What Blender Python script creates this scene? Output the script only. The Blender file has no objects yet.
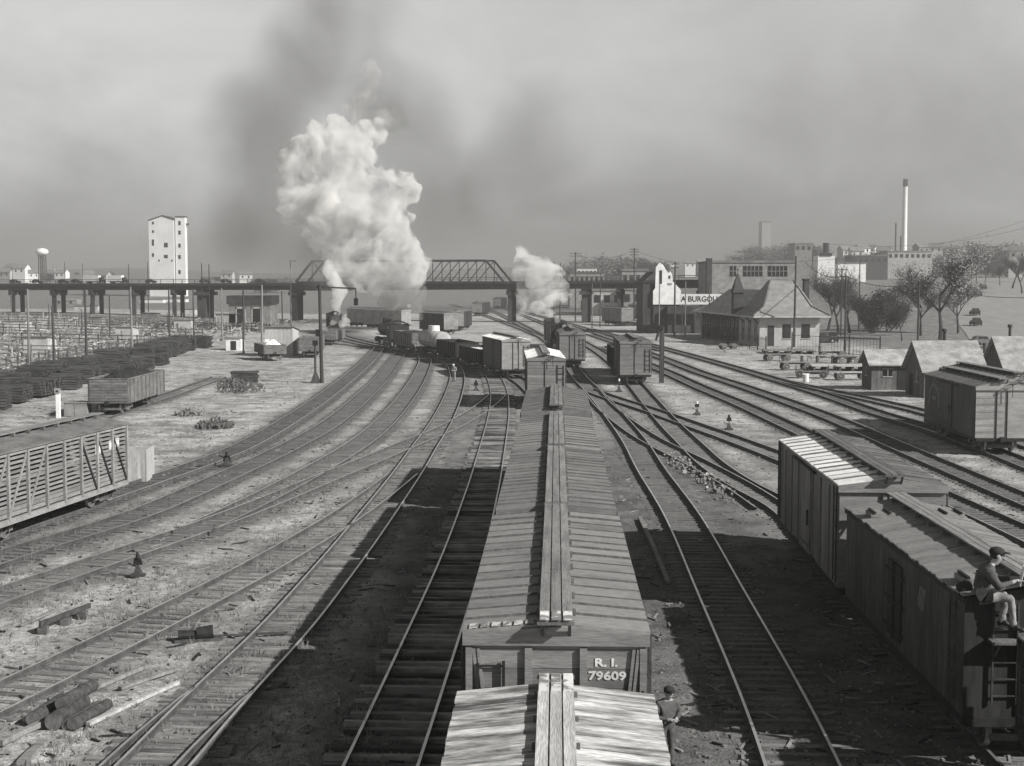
import bpy, bmesh, math, random
import numpy as np
from mathutils import Vector, Matrix, noise as mnoise

random.seed(7)
SC = bpy.context.scene
COL = SC.collection
PI = math.pi
R = math.radians

# ------------------------------------------------------------------ camera
CAM_H = 9.95
FPX = 1350.0
PITCH = math.atan((383 - 282) / FPX)
cam_d = bpy.data.cameras.new('camera')
cam_d.sensor_width = 36.0
cam_d.lens = 36.0 * FPX / 1024.0
cam_d.clip_start = 0.2
cam_d.clip_end = 12000
cam = bpy.data.objects.new('camera', cam_d)
COL.objects.link(cam)
cam.location = (0, 0, CAM_H)
cam.rotation_euler = (PI / 2 - PITCH, 0, 0)
SC.camera = cam

# ------------------------------------------------------------------ light
SUN_V = Vector((1.37, -0.74, 1.0)).normalized()          # towards the sun
SUN_EL = math.asin(SUN_V.z)
SUN_AZ = math.atan2(SUN_V.x, SUN_V.y)
world = bpy.data.worlds.new('World')
SC.world = world
world.use_nodes = True
wn, wl = world.node_tree.nodes, world.node_tree.links
wn.clear()
w_out = wn.new('ShaderNodeOutputWorld')
w_bg = wn.new('ShaderNodeBackground')
w_bg.inputs['Strength'].default_value = 0.10
sky = wn.new('ShaderNodeTexSky')
sky.sky_type = 'NISHITA'
sky.sun_disc = False
sky.sun_elevation = SUN_EL
sky.sun_rotation = SUN_AZ
sky.air_density = 1.0
sky.dust_density = 0.3
sky.ozone_density = 2.0
w_sep = wn.new('ShaderNodeSeparateColor')
wl.new(sky.outputs[0], w_sep.inputs[0])
# smoke pall lying over the town: thick and grey at the horizon, thinning upwards, uneven
w_tc = wn.new('ShaderNodeTexCoord')
w_xyz = wn.new('ShaderNodeSeparateXYZ')
wl.new(w_tc.outputs['Generated'], w_xyz.inputs[0])
w_map = wn.new('ShaderNodeMapping')
w_map.inputs['Scale'].default_value = (3.0, 3.0, 5.0)
w_map.inputs['Location'].default_value = (0.35, 0.1, 0.62)
wl.new(w_tc.outputs['Generated'], w_map.inputs[0])
w_no = wn.new('ShaderNodeTexNoise')
w_no.inputs['Scale'].default_value = 1.6
w_no.inputs['Detail'].default_value = 7.0
w_no.inputs['Roughness'].default_value = 0.58
w_no.inputs['Distortion'].default_value = 0.6
wl.new(w_map.outputs[0], w_no.inputs['Vector'])
w_sub = wn.new('ShaderNodeMath'); w_sub.operation = 'MULTIPLY_ADD'
wl.new(w_no.outputs['Fac'], w_sub.inputs[0])
w_sub.inputs[1].default_value = 0.22
wl.new(w_xyz.outputs['Z'], w_sub.inputs[2])
w_ramp = wn.new('ShaderNodeMapRange')
w_ramp.interpolation_type = 'SMOOTHSTEP'
w_ramp.inputs['From Min'].default_value = 0.06
w_ramp.inputs['From Max'].default_value = 0.36
w_ramp.inputs['To Min'].default_value = 0.30
w_ramp.inputs['To Max'].default_value = 1.36
wl.new(w_sub.outputs[0], w_ramp.inputs['Value'])
w_mul = wn.new('ShaderNodeMath'); w_mul.operation = 'MULTIPLY'
wl.new(w_sep.outputs[1], w_mul.inputs[0])
w_up = wn.new('ShaderNodeMapRange')                         # clear sky overhead, out of view, dimmed on purpose to deepen the shadows
w_up.interpolation_type = 'SMOOTHSTEP'
w_up.inputs['From Min'].default_value = 0.25
w_up.inputs['From Max'].default_value = 0.75
w_up.inputs['To Min'].default_value = 1.0
w_up.inputs['To Max'].default_value = 0.25
wl.new(w_xyz.outputs['Z'], w_up.inputs['Value'])
w_m2 = wn.new('ShaderNodeMath'); w_m2.operation = 'MULTIPLY'
wl.new(w_ramp.outputs[0], w_m2.inputs[0])
wl.new(w_up.outputs[0], w_m2.inputs[1])
wl.new(w_m2.outputs[0], w_mul.inputs[1])
w_tint = wn.new('ShaderNodeCombineColor')
for k in range(3):
    wl.new(w_mul.outputs[0], w_tint.inputs[k])
wl.new(w_tint.outputs[0], w_bg.inputs['Color'])
wl.new(w_bg.outputs[0], w_out.inputs['Surface'])

sun_d = bpy.data.lights.new('sun', 'SUN')
sun_d.energy = 5.0
sun_d.angle = R(0.5)
sun_d.color = (1.0, 0.99, 0.965)
sun = bpy.data.objects.new('sun', sun_d)
COL.objects.link(sun)
sun.rotation_euler = (-SUN_V).to_track_quat('-Z', 'Y').to_euler()
sun.location = (60, -30, 60)

vs = SC.view_settings
vs.view_transform = 'Standard'
vs.look = 'None'
vs.exposure = 0.47
vs.gamma = 1.0
vs.use_curve_mapping = False
SC.render.engine = 'CYCLES'
cy = SC.cycles
cy.use_denoising = True
cy.max_bounces = 8
cy.diffuse_bounces = 2
cy.glossy_bounces = 2
cy.transmission_bounces = 2
cy.transparent_max_bounces = 64
cy.volume_bounces = 3
cy.volume_step_rate = 3.0
cy.volume_max_steps = 64
cy.sample_clamp_indirect = 4.0

# ------------------------------------------------------------------ pixel -> place
_ct, _st = math.cos(PITCH), math.sin(PITCH)
def ray(px, py):
    u, v = (px - 512) / FPX, (383 - py) / FPX
    return Vector((u, _ct + v * _st, -_st + v * _ct))
def G(px, py, z=0.0):
    d = ray(px, py)
    t = (z - CAM_H) / d.z
    return Vector((d.x * t, d.y * t, z))
def P(px, py, y):
    """the point at forward distance y seen at a pixel"""
    d = ray(px, py)
    t = y / d.y
    return Vector((d.x * t, y, CAM_H + d.z * t))

# ------------------------------------------------------------------ materials
TINT = (1.0, 0.992, 0.972)
MATS = {}
def g(v, a=1.0):
    return (v * TINT[0], v * TINT[1], v * TINT[2], a)
def mat(name, v, var=0.25, scale=3.0, rough=0.85, bump=0.0, bscale=None, stretch=(1, 1, 1), v2=None, lo=0.35, hi=0.65,
        fine=0.0, metal=0.0, spec=0.25, lines=None):
    """grey procedural material: two-tone noise, finer grain, optional board lines (axis, spacing, depth)"""
    if name in MATS:
        return MATS[name]
    m = bpy.data.materials.new(name)
    m.use_nodes = True
    nt = m.node_tree
    n, l = nt.nodes, nt.links
    bs = n['Principled BSDF']
    bs.inputs['Roughness'].default_value = rough
    bs.inputs['Metallic'].default_value = metal
    bs.inputs['Specular IOR Level'].default_value = spec
    tc = n.new('ShaderNodeTexCoord')
    oi = n.new('ShaderNodeObjectInfo')
    off = n.new('ShaderNodeVectorMath'); off.operation = 'MULTIPLY_ADD'
    off.inputs[1].default_value = (37.0, 53.0, 29.0)
    l.new(oi.outputs['Random'], off.inputs[0])
    l.new(tc.outputs['Object'], off.inputs[2])
    mp = n.new('ShaderNodeMapping')
    mp.inputs['Scale'].default_value = stretch
    l.new(off.outputs[0], mp.inputs[0])
    no = n.new('ShaderNodeTexNoise')
    no.inputs['Scale'].default_value = scale
    no.inputs['Detail'].default_value = 8.0
    no.inputs['Roughness'].default_value = 0.62
    l.new(mp.outputs[0], no.inputs['Vector'])
    rp = n.new('ShaderNodeValToRGB')
    a, b = (v * (1 - var), v * (1 + var)) if v2 is None else (v, v2)
    rp.color_ramp.elements[0].position = lo
    rp.color_ramp.elements[1].position = hi
    rp.color_ramp.elements[0].color = g(a)
    rp.color_ramp.elements[1].color = g(b)
    l.new(no.outputs['Fac'], rp.inputs[0])
    col = rp.outputs[0]
    rv = n.new('ShaderNodeMapRange')          # each object a little lighter or darker
    rv.inputs['To Min'].default_value = 0.86
    rv.inputs['To Max'].default_value = 1.12
    l.new(oi.outputs['Random'], rv.inputs['Value'])
    vm = n.new('ShaderNodeVectorMath'); vm.operation = 'SCALE'
    l.new(col, vm.inputs[0]); l.new(rv.outputs[0], vm.inputs['Scale'])
    col = vm.outputs[0]
    hgt = no.outputs['Fac']
    if fine > 0:
        nf = n.new('ShaderNodeTexNoise')
        nf.inputs['Scale'].default_value = scale * 9
        nf.inputs['Detail'].default_value = 4.0
        l.new(mp.outputs[0], nf.inputs['Vector'])
        fr = n.new('ShaderNodeMapRange')
        fr.inputs['From Min'].default_value = 0.3
        fr.inputs['From Max'].default_value = 0.7
        fr.inputs['To Min'].default_value = 1 - fine
        fr.inputs['To Max'].default_value = 1 + fine
        l.new(nf.outputs['Fac'], fr.inputs['Value'])
        v2m = n.new('ShaderNodeVectorMath'); v2m.operation = 'SCALE'
        l.new(col, v2m.inputs[0]); l.new(fr.outputs[0], v2m.inputs['Scale'])
        col = v2m.outputs[0]
        hgt = nf.outputs['Fac']
    if lines:
        ax, sp, dep = lines                    # board joints of siding too fine to build
        sx = n.new('ShaderNodeSeparateXYZ')
        l.new(tc.outputs['Object'], sx.inputs[0])
        dv = n.new('ShaderNodeMath'); dv.operation = 'DIVIDE'
        dv.inputs[1].default_value = sp
        l.new(sx.outputs[ax], dv.inputs[0])
        fl = n.new('ShaderNodeMath'); fl.operation = 'FLOOR'
        l.new(dv.outputs[0], fl.inputs[0])
        wn_ = n.new('ShaderNodeTexWhiteNoise'); wn_.noise_dimensions = '1D'
        l.new(fl.outputs[0], wn_.inputs['W'])
        fc = n.new('ShaderNodeMath'); fc.operation = 'FRACT'
        l.new(dv.outputs[0], fc.inputs[0])
        gt = n.new('ShaderNodeMath'); gt.operation = 'GREATER_THAN'
        gt.inputs[1].default_value = 0.13
        l.new(fc.outputs[0], gt.inputs[0])
        br = n.new('ShaderNodeMath'); br.operation = 'MULTIPLY_ADD'
        l.new(wn_.outputs['Value'], br.inputs[0])
        br.inputs[1].default_value = 0.30
        br.inputs[2].default_value = 0.84
        dk = n.new('ShaderNodeMapRange')
        dk.inputs['To Min'].default_value = 1 - dep
        l.new(gt.outputs[0], dk.inputs['Value'])
        mm = n.new('ShaderNodeMath'); mm.operation = 'MULTIPLY'
        l.new(br.outputs[0], mm.inputs[0]); l.new(dk.outputs[0], mm.inputs[1])
        v3m = n.new('ShaderNodeVectorMath'); v3m.operation = 'SCALE'
        l.new(col, v3m.inputs[0]); l.new(mm.outputs[0], v3m.inputs['Scale'])
        col = v3m.outputs[0]
    l.new(col, bs.inputs['Base Color'])
    if bump > 0:
        bp = n.new('ShaderNodeBump')
        bp.inputs['Strength'].default_value = bump
        bp.inputs['Distance'].default_value = 0.04
        l.new(hgt, bp.inputs['Height'])
        l.new(bp.outputs[0], bs.inputs['Normal'])
    MATS[name] = m
    return m

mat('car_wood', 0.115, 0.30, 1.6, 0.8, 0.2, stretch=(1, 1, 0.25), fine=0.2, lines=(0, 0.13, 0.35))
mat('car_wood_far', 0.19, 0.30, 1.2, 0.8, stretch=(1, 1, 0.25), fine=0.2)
mat('car_dark', 0.08, 0.35, 1.2, 0.7, 0.1, stretch=(1, 1, 0.2), fine=0.25, lines=(0, 0.09, 0.4))
mat('car_dark_plain', 0.032, 0.35, 1.2, 0.7, 0.1, stretch=(1, 1, 0.2), fine=0.25)
mat('end_plank', 0.19, 0.22, 1.5, 0.75, 0.2, stretch=(1, 0.35, 2.5), fine=0.18)
mat('end_light', 0.30, 0.2, 1.4, 0.75, 0.15, stretch=(1, 0.4, 2), fine=0.15)
mat('roof_grey', 0.165, v2=0.225, scale=0.9, rough=0.75, bump=0.25, stretch=(1.6, 0.7, 1), lo=0.36, hi=0.47, fine=0.16)
mat('roof_smooth', 0.18, 0.18, 0.9, 0.75, 0.2, stretch=(1.2, 0.8, 1), fine=0.14)
mat('roof_dull', 0.13, 0.25, 1.0, 0.8, 0.2, stretch=(1.2, 0.8, 1), fine=0.2)
mat('roof_bleached', 0.09, v2=0.60, scale=1.1, rough=0.85, bump=0.3, stretch=(3.0, 0.5, 1), lo=0.38, hi=0.60, fine=0.35)
mat('roof_frost', 0.30, v2=0.85, scale=1.0, rough=0.8, bump=0.2, stretch=(1.2, 0.7, 1), lo=0.30, hi=0.50, fine=0.12)
mat('plank_worn', 0.21, 0.3, 2.0, 0.85, 0.3, stretch=(0.25, 3, 1), fine=0.25)
mat('plank_pale', 0.42, 0.25, 2.0, 0.85, 0.3, stretch=(0.25, 3, 1), fine=0.25)
mat('plank_dark', 0.12, 0.3, 2.0, 0.85, 0.3, stretch=(0.25, 3, 1), fine=0.25)
mat('chipped_white', 0.22, v2=0.70, scale=3.5, rough=0.8, lo=0.45, hi=0.55)
mat('iron_black', 0.022, 0.4, 4.0, 0.6, 0.15, fine=0.3)
mat('iron_rust', 0.06, 0.4, 4.0, 0.75, 0.2, fine=0.3)
mat('truck_grey', 0.11, 0.4, 3.0, 0.8, 0.2, fine=0.3)
mat('wheel_rim', 0.30, 0.2, 5.0, 0.45, metal=0.4)
mat('rail_side', 0.075, 0.35, 2.0, 0.8, fine=0.3)
mat('rail_head', 0.55, 0.2, 1.5, 0.35, metal=0.7, spec=0.5)
mat('tie_worn', 0.09, v2=0.27, scale=0.6, rough=0.94, bump=0.4, stretch=(0.5, 2, 1), lo=0.38, hi=0.64, fine=0.35)
mat('tie_dark', 0.055, v2=0.16, scale=2.2, rough=0.9, bump=0.4, stretch=(0.4, 4, 2), fine=0.3)
mat('tie_pale', 0.05, v2=0.36, scale=0.55, rough=0.92, bump=0.4, stretch=(0.4, 2, 1), lo=0.40, hi=0.62, fine=0.35)
mat('tie_buried', 0.10, v2=0.22, scale=1.6, rough=0.95, bump=0.3, stretch=(0.4, 4, 2), fine=0.3)
mat('tar_tie', 0.06, 0.6, 2.2, 0.9, 0.4, stretch=(0.4, 4, 2), fine=0.3)
mat('letter_white', 0.62, 0.15, 8.0, 0.8)
mat('letter_dim', 0.20, 0.3, 5.0, 0.8)
mat('stock_slat', 0.20, 0.25, 1.6, 0.8, 0.2, stretch=(0.3, 1, 2), fine=0.2)
mat('stock_frame', 0.24, 0.2, 2.0, 0.8, 0.2, fine=0.2)
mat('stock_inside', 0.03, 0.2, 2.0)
mat('coal', 0.025, 0.5, 6.0, 0.6, 0.6, fine=0.4)
mat('lime', 0.75, 0.12, 2.0, 0.9, 0.3)
mat('gondola', 0.16, 0.3, 1.4, 0.8, 0.2, stretch=(0.6, 1, 1), fine=0.2)
mat('concrete', 0.34, 0.2, 0.6, 0.9, 0.2, fine=0.15)
mat('concrete_dull', 0.17, 0.25, 0.4, 0.9, fine=0.15)
mat('steel_dark', 0.06, 0.3, 1.0, 0.8)
mat('white_wall', 0.78, 0.06, 0.2, 0.85, fine=0.05)
mat('white_paint', 0.75, 0.12, 1.0, 0.8, fine=0.08)
mat('pale_wall', 0.42, 0.2, 0.8, 0.9, fine=0.15)
mat('mid_wall', 0.24, 0.25, 0.8, 0.9, fine=0.15)
mat('brick', 0.16, 0.25, 0.8, 0.9, 0.2, fine=0.25)
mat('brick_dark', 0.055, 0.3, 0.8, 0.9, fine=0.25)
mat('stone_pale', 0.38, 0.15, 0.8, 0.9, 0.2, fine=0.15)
mat('shingle', 0.20, 0.2, 0.7, 0.85, 0.3, stretch=(1, 1, 2), fine=0.22)
mat('shingle_pale', 0.32, 0.3, 0.9, 0.85, 0.3, stretch=(1, 1, 2), fine=0.22)
mat('shed_board', 0.15, 0.3, 1.5, 0.85, 0.2, stretch=(2, 2, 0.3), fine=0.25, lines=(0, 0.2, 0.3))
mat('shed_pale', 0.40, 0.2, 1.5, 0.85, 0.2, stretch=(2, 2, 0.3), fine=0.2)
mat('trim_dark', 0.03, 0.3, 2.0)
mat('pole_wood', 0.055, 0.35, 2.0, 0.9, 0.2, stretch=(3, 3, 0.2), fine=0.25)
mat('pole_pale', 0.19, 0.3, 2.0, 0.9, 0.2, stretch=(3, 3, 0.2), fine=0.25)
mat('wire', 0.03, 0.1, 1.0)
mat('timber_dark', 0.10, 0.4, 2.0, 0.9, 0.4, stretch=(0.3, 3, 3), fine=0.35)
mat('log_bark', 0.075, 0.45, 4.0, 0.95, 0.6, stretch=(0.4, 2, 2), fine=0.4)
mat('log_end', 0.14, 0.3, 8.0, 0.9, 0.3)
mat('bark', 0.06, 0.35, 3.0, 0.95, 0.4, stretch=(2, 2, 0.3), fine=0.3)
mat('leaf', 0.13, 0.4, 0.6, 0.9)
mat('leaf_pale', 0.22, 0.4, 0.6, 0.9)
mat('twig', 0.14, 0.35, 0.6, 0.95)
mat('weed', 0.24, 0.35, 1.0, 0.95)
mat('weed_dark', 0.10, 0.35, 1.0, 0.95)
mat('rubble', 0.20, 0.45, 3.0, 0.95, 0.4, fine=0.3)
mat('asphalt', 0.27, 0.15, 0.3, 0.9, fine=0.15)
mat('car_paint', 0.03, 0.2, 2.0, 0.35, spec=0.5)
mat('car_paint_grey', 0.13, 0.2, 2.0, 0.35, spec=0.5)
mat('glass_dark', 0.02, 0.2, 2.0, 0.12, spec=0.6)
mat('denim', 0.095, 0.3, 6.0, 0.95, 0.5, fine=0.25)
mat('denim_pale', 0.27, 0.3, 6.0, 0.95, 0.5, fine=0.2)
mat('cloth_dark', 0.035, 0.3, 6.0, 0.95, 0.4, fine=0.25)
mat('cloth_white', 0.60, 0.15, 6.0, 0.95, 0.3)
mat('skin', 0.36, 0.1, 8.0, 0.6)
mat('leather', 0.03, 0.3, 6.0, 0.5)
mat('paper', 0.78, 0.05, 6.0, 0.8)
mat('sign_board', 0.70, 0.08, 1.0, 0.8)

# ------------------------------------------------------------------ mesh helpers
class MB:
    def __init__(s):
        s.v, s.f, s.m = [], [], []
        s.M = None
    def add(s, vs, fs, mi=0):
        b = len(s.v)
        if s.M is not None:
            vs = [s.M @ Vector(q) for q in vs]
        s.v.extend([tuple(q) for q in vs])
        s.f.extend([tuple(b + i for i in q) for q in fs])
        s.m.extend([mi] * len(fs))
        return s
    def hexa(s, p, mi=0):
        return s.add(p, [(0, 3, 2, 1), (4, 5, 6, 7), (0, 1, 5, 4), (1, 2, 6, 5), (2, 3, 7, 6), (3, 0, 4, 7)], mi)
    def box(s, x0, x1, y0, y1, z0, z1, mi=0):
        return s.hexa([(x0, y0, z0), (x1, y0, z0), (x1, y1, z0), (x0, y1, z0), (x0, y0, z1), (x1, y0, z1), (x1, y1, z1), (x0, y1, z1)], mi)
    def cbox(s, c, sx, sy, sz, mi=0):
        return s.box(c[0] - sx / 2, c[0] + sx / 2, c[1] - sy / 2, c[1] + sy / 2, c[2] - sz / 2, c[2] + sz / 2, mi)
    def bar(s, p, q, w, h, mi=0, up=(0, 0, 1)):
        p, q = Vector(p), Vector(q)
        d = (q - p).normalized()
        u = Vector(up)
        if abs(d.dot(u)) > 0.98:
            u = Vector((0, 1, 0))
        a = d.cross(u).normalized() * (w / 2)
        b = a.cross(d).normalized() * (h / 2)
        return s.hexa([p - a - b, p + a - b, p + a + b, p - a + b, q - a - b, q + a - b, q + a + b, q - a + b], mi)
    def cyl(s, p, q, r0, r1=None, n=10, mi=0, cap=True):
        if r1 is None:
            r1 = r0
        p, q = Vector(p), Vector(q)
        d = (q - p).normalized()
        u = Vector((0, 0, 1)) if abs(d.z) < 0.9 else Vector((1, 0, 0))
        a = d.cross(u).normalized()
        b = d.cross(a).normalized()
        vs, fs = [], []
        for k in range(n):
            t = 2 * PI * k / n
            o = a * math.cos(t) + b * math.sin(t)
            vs.append(p + o * r0)
            vs.append(q + o * r1)
        for k in range(n):
            i, j = 2 * k, 2 * ((k + 1) % n)
            fs.append((i, i + 1, j + 1, j))
        if cap:
            fs.append(tuple(2 * k for k in range(n)))
            fs.append(tuple(2 * k + 1 for k in range(n))[::-1])
        return s.add(vs, fs, mi)
    def quad(s, a, b, c, d, mi=0):
        return s.add([a, b, c, d], [(0, 1, 2, 3)], mi)
    def slab(s, pts, t, mi=0):
        """a plate: polygon pts (3-D) thickened by vector t"""
        t = Vector(t)
        n = len(pts)
        vs = [Vector(q) for q in pts] + [Vector(q) + t for q in pts]
        fs = [tuple(range(n))[::-1], tuple(range(n, 2 * n))]
        for k in range(n):
            j = (k + 1) % n
            fs.append((k, j, n + j, n + k))
        return s.add(vs, fs, mi)
    def ball(s, c, rx, ry, rz, mi=0, nu=12, nv=8):
        vs = [(c[0], c[1], c[2] + rz)]
        for i in range(1, nv):
            t = PI * i / nv
            for k in range(nu):
                p = 2 * PI * k / nu
                vs.append((c[0] + rx * math.sin(t) * math.cos(p), c[1] + ry * math.sin(t) * math.sin(p), c[2] + rz * math.cos(t)))
        vs.append((c[0], c[1], c[2] - rz))
        fs = []
        for k in range(nu):
            fs.append((0, 1 + k, 1 + (k + 1) % nu))
        for i in range(nv - 2):
            for k in range(nu):
                a, b = 1 + i * nu + k, 1 + i * nu + (k + 1) % nu
                fs.append((a, a + nu, b + nu, b))
        e = len(vs) - 1
        o = 1 + (nv - 2) * nu
        for k in range(nu):
            fs.append((e, o + (k + 1) % nu, o + k))
        return s.add(vs, fs, mi)
    def mesh(s, name, mats):
        me = bpy.data.meshes.new(name)
        me.from_pydata(s.v, [], s.f)
        for q in (mats if isinstance(mats, (list, tuple)) else [mats]):
            me.materials.append(MATS[q] if isinstance(q, str) else q)
        if len(me.materials) > 1:
            me.polygons.foreach_set('material_index', s.m)
        return me
    def build(s, name, mats, parent=None, smooth=False, loc=None, rz=0.0):
        me = s.mesh(name, mats)
        if smooth:
            me.polygons.foreach_set('use_smooth', [True] * len(me.polygons))
        me.update()
        o = bpy.data.objects.new(name, me)
        COL.objects.link(o)
        if parent is not None:
            o.parent = parent
        if loc is not None:
            o.location = loc
        o.rotation_euler[2] = rz
        return o

def inst(name, me, parent=None, loc=(0, 0, 0), rot=(0, 0, 0), scale=(1, 1, 1)):
    o = bpy.data.objects.new(name, me)
    COL.objects.link(o)
    o.parent = parent
    o.location = loc
    o.rotation_euler = rot
    o.scale = scale
    return o
def thing(name, label, cat, loc=(0, 0, 0), rz=0.0, group=None):
    o = bpy.data.objects.new(name, None)
    o.empty_display_size = 0.2
    COL.objects.link(o)
    o.location = loc
    o.rotation_euler = (0, 0, rz)
    return tag(o, label, cat, group)
def tag(o, label, cat, group=None):
    o['label'] = label
    o['category'] = cat
    if group:
        o['group'] = group
    return o
def kind(o, k):
    o['kind'] = k
    return o
def copy_tree(o, parent=None, label=None, group=None):
    c = o.copy()
    COL.objects.link(c)
    c.parent = parent
    if label: c['label'] = label
    if group: c['group'] = group
    for ch in list(o.children):
        copy_tree(ch, c)
    return c
def text_mesh(s, size, depth=0.004, bold=0.0):
    cu = bpy.data.curves.new('lettering', 'FONT')
    cu.body = s
    cu.size = size
    cu.extrude = depth
    cu.offset = bold
    cu.align_x = 'CENTER'
    cu.align_y = 'CENTER'
    cu.resolution_u = 3
    o = bpy.data.objects.new('lettering', cu)
    COL.objects.link(o)
    dg = bpy.context.evaluated_depsgraph_get()
    me = bpy.data.meshes.new_from_object(o.evaluated_get(dg))
    bpy.data.objects.remove(o)
    return me
ORD = ('first', 'second', 'third', 'fourth', 'fifth', 'sixth', 'seventh', 'eighth', 'ninth', 'tenth', 'eleventh', 'twelfth', 'thirteenth', 'fourteenth', 'fifteenth', 'sixteenth')
def smoothstep(a, b, x):
    t = min(1, max(0, (x - a) / (b - a)))
    return t * t * (3 - 2 * t)
# ================================================================== SETTING
# ------------------------------------------------------------------ tracks: centre lines
def catmull(pts, step=0.8):
    pts = [Vector(p) for p in pts]
    ext = [pts[0] * 2 - pts[1]] + pts + [pts[-1] * 2 - pts[-2]]
    out = []
    for i in range(1, len(ext) - 2):
        p0, p1, p2, p3 = ext[i - 1:i + 3]
        n = max(2, int((p2 - p1).length / step))
        for k in range(n):
            t = k / n
            out.append(0.5 * ((2 * p1) + (p2 - p0) * t + (2 * p0 - 5 * p1 + 4 * p2 - p3) * t * t + (3 * p1 - p0 - 3 * p2 + p3) * t ** 3))
    out.append(pts[-1])
    for _ in range(3):                                    # relax small kinks
        q = out[:]
        for i in range(2, len(out) - 2):
            q[i] = (out[i - 2] + out[i - 1] * 2 + out[i] * 3 + out[i + 1] * 2 + out[i + 2]) / 9
        out = q
    # even spacing
    res = [out[0]]
    acc = 0.0
    for a, b in zip(out, out[1:]):
        L = (b - a).length
        while acc + L >= step:
            t = (step - acc) / L
            a = a + (b - a) * t
            res.append(a.copy())
            L = (b - a).length
            acc = 0.0
        acc += L
    return res

def line(X0, sl, y0, y1):
    return [Vector((X0 + sl * (y - 21.7), y, 0.1)) for y in np.linspace(y0, y1, 6)]
def pix(*pts, pre=(), post=()):
    return list(pre) + [G(a, b, 0.1) for a, b in pts] + list(post)

LINES = {
    'stock': pix((-60, 556), (0, 532), (100, 499), (150, 482), (215, 459), (257, 440), (300, 414), (334, 390), (364, 365), (376, 352), (380, 347)),
    'left_one': pix((-60, 581), (0, 558), (88, 532), (150, 511), (233, 474), (292, 446), (332, 423), (362, 398), (383, 377), (396, 359), (402, 352)),
    'left_two': pix((190, 533), (250, 505), (300, 479), (350, 450), (379, 428), (402, 403), (417, 381), (425, 363), (424, 356)),
    'left_three': pix((-60, 618), (0, 597), (58, 577), (120, 556), (200, 529), (268, 503), (330, 477), (372, 460), (412, 443), (451, 427), (484, 407), (500, 393)),
    'left_main': pix((60, 860), (120, 806), (157, 765), (219, 697), (280, 636), (322, 586), (361, 537), (406, 476), (425, 447), (442, 421), (454, 394), (457, 374), (446, 361), (408, 352), (352, 342), (338, 336), (333, 328), (337, 318), (346, 308)),
    'left_turnout': pix((70, 842), (140, 765), (199, 711), (225, 691)),
    'left_branch': pix((-110, 752), (0, 699), (115, 643), (200, 600), (245, 577), (290, 551), (345, 518), (385, 489), (404, 474)),
    'dark_track': pix((328, 900), (382, 766), (424, 660), (462, 560), (480, 500), (489, 464), (499, 413), (498, 388), (488, 371), (467, 360), (438, 352)),
    'train': line(0.72, 0.0326, 8, 78) + [Vector((2.70, 98, 0.1)), Vector((2.6, 118, 0.1)), Vector((3.2, 140, 0.1)), Vector((5.6, 158, 0.1)), Vector((8.3, 180, 0.1))],
    'string': [Vector((2.55, 104, 0.1)), Vector((1.9, 122, 0.1)), Vector((0.3, 139, 0.1)), Vector((-2.0, 150, 0.1)), Vector((-5.6, 164, 0.1)), Vector((-10.5, 181, 0.1)), Vector((-17.5, 202, 0.1)), Vector((-25, 225, 0.1)), Vector((-33, 258, 0.1)), Vector((-36, 300, 0.1))],
    'middle': pix((850, 900), (802, 766), (764, 680), (722, 596), (683, 518), (651, 470), (634, 441), (613, 414), (593, 391), (580, 378), (572, 367), (563, 354), (550, 342), (527, 328), (495, 312), (470, 303)),
    'right_string': [Vector((10.35, 14, 0.1)), Vector((10.7, 27, 0.1)), Vector((11.05, 38.8, 0.1)), Vector((11.6, 50.3, 0.1)), Vector((12.0, 58, 0.1))] + pix((745, 487), (712, 465), (690, 444), (665, 419), (636, 385), (622, 370), (607, 357), (588, 345), (555, 328), (520, 314), (497, 305)),
    'right_cross': pix((773, 509), (738, 486), (690, 460), (650, 440), (622, 421), (603, 405), (592, 391)),
    'diagonal': pix((586, 389), (618, 400), (650, 410), (690, 424), (735, 440), (785, 459), (840, 482)),
    'main_one': pix((600, 346), (655, 367), (700, 387), (741, 404), (806, 434), (868, 463), (936, 494), (1024, 534), (1100, 570)),
    'main_two': pix((590, 334), (654, 355), (699, 372), (748, 388), (824, 415), (892, 444), (955, 471), (1024, 500), (1100, 532)),
    'main_three': pix((590, 329), (656, 346), (726, 365), (787, 383), (832, 397), (878, 413), (943, 432), (1008, 457), (1078, 485)),
    'siding': pix((775, 379), (800, 385), (863, 398), (928, 413), (990, 432), (1050, 452), (1090, 466)),
    'far_one': pix((447, 303), (475, 312), (515, 326), (540, 336)),
    'far_two': pix((480, 300), (520, 311), (570, 324), (612, 338), (655, 351)),
    'pen_siding': [Vector((-30.4, 70, 0.1)), Vector((-30.1, 85, 0.1)), Vector((-30.0, 105, 0.1)), Vector((-30.0, 120, 0.1)), Vector((-30.4, 140, 0.1))],
}
TRACKS = {k: catmull(v) for k, v in LINES.items()}
def on_track(name, y):
    """point and heading of a centre line at forward distance y"""
    t = TRACKS[name]
    best = min(range(1, len(t) - 1), key=lambda i: abs(t[i].y - y))
    d = (t[best + 1] - t[best - 1]).normalized()
    return Vector((t[best].x, t[best].y, 0)), d

# ------------------------------------------------------------------ the ground
def hgt_np(x, y):
    s = lambda a, b, v: (lambda t: t * t * (3 - 2 * t))(np.clip((v - a) / (b - a), 0, 1))
    h = 22 * s(560, 1700, y) + 9.0 * s(235, 560, y) * s(48, 120, x)
    h = h + 1.6 * s(110, 260, y) * s(-60, -130, x)
    bumpy = np.sin(x * 0.011 + 1.3) * np.cos(y * 0.004 + x * 0.003) * 6.0 * s(700, 1600, y)
    return h + bumpy
def hgt(x, y):
    return float(hgt_np(np.array([float(x)]), np.array([float(y)]))[0])

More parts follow.
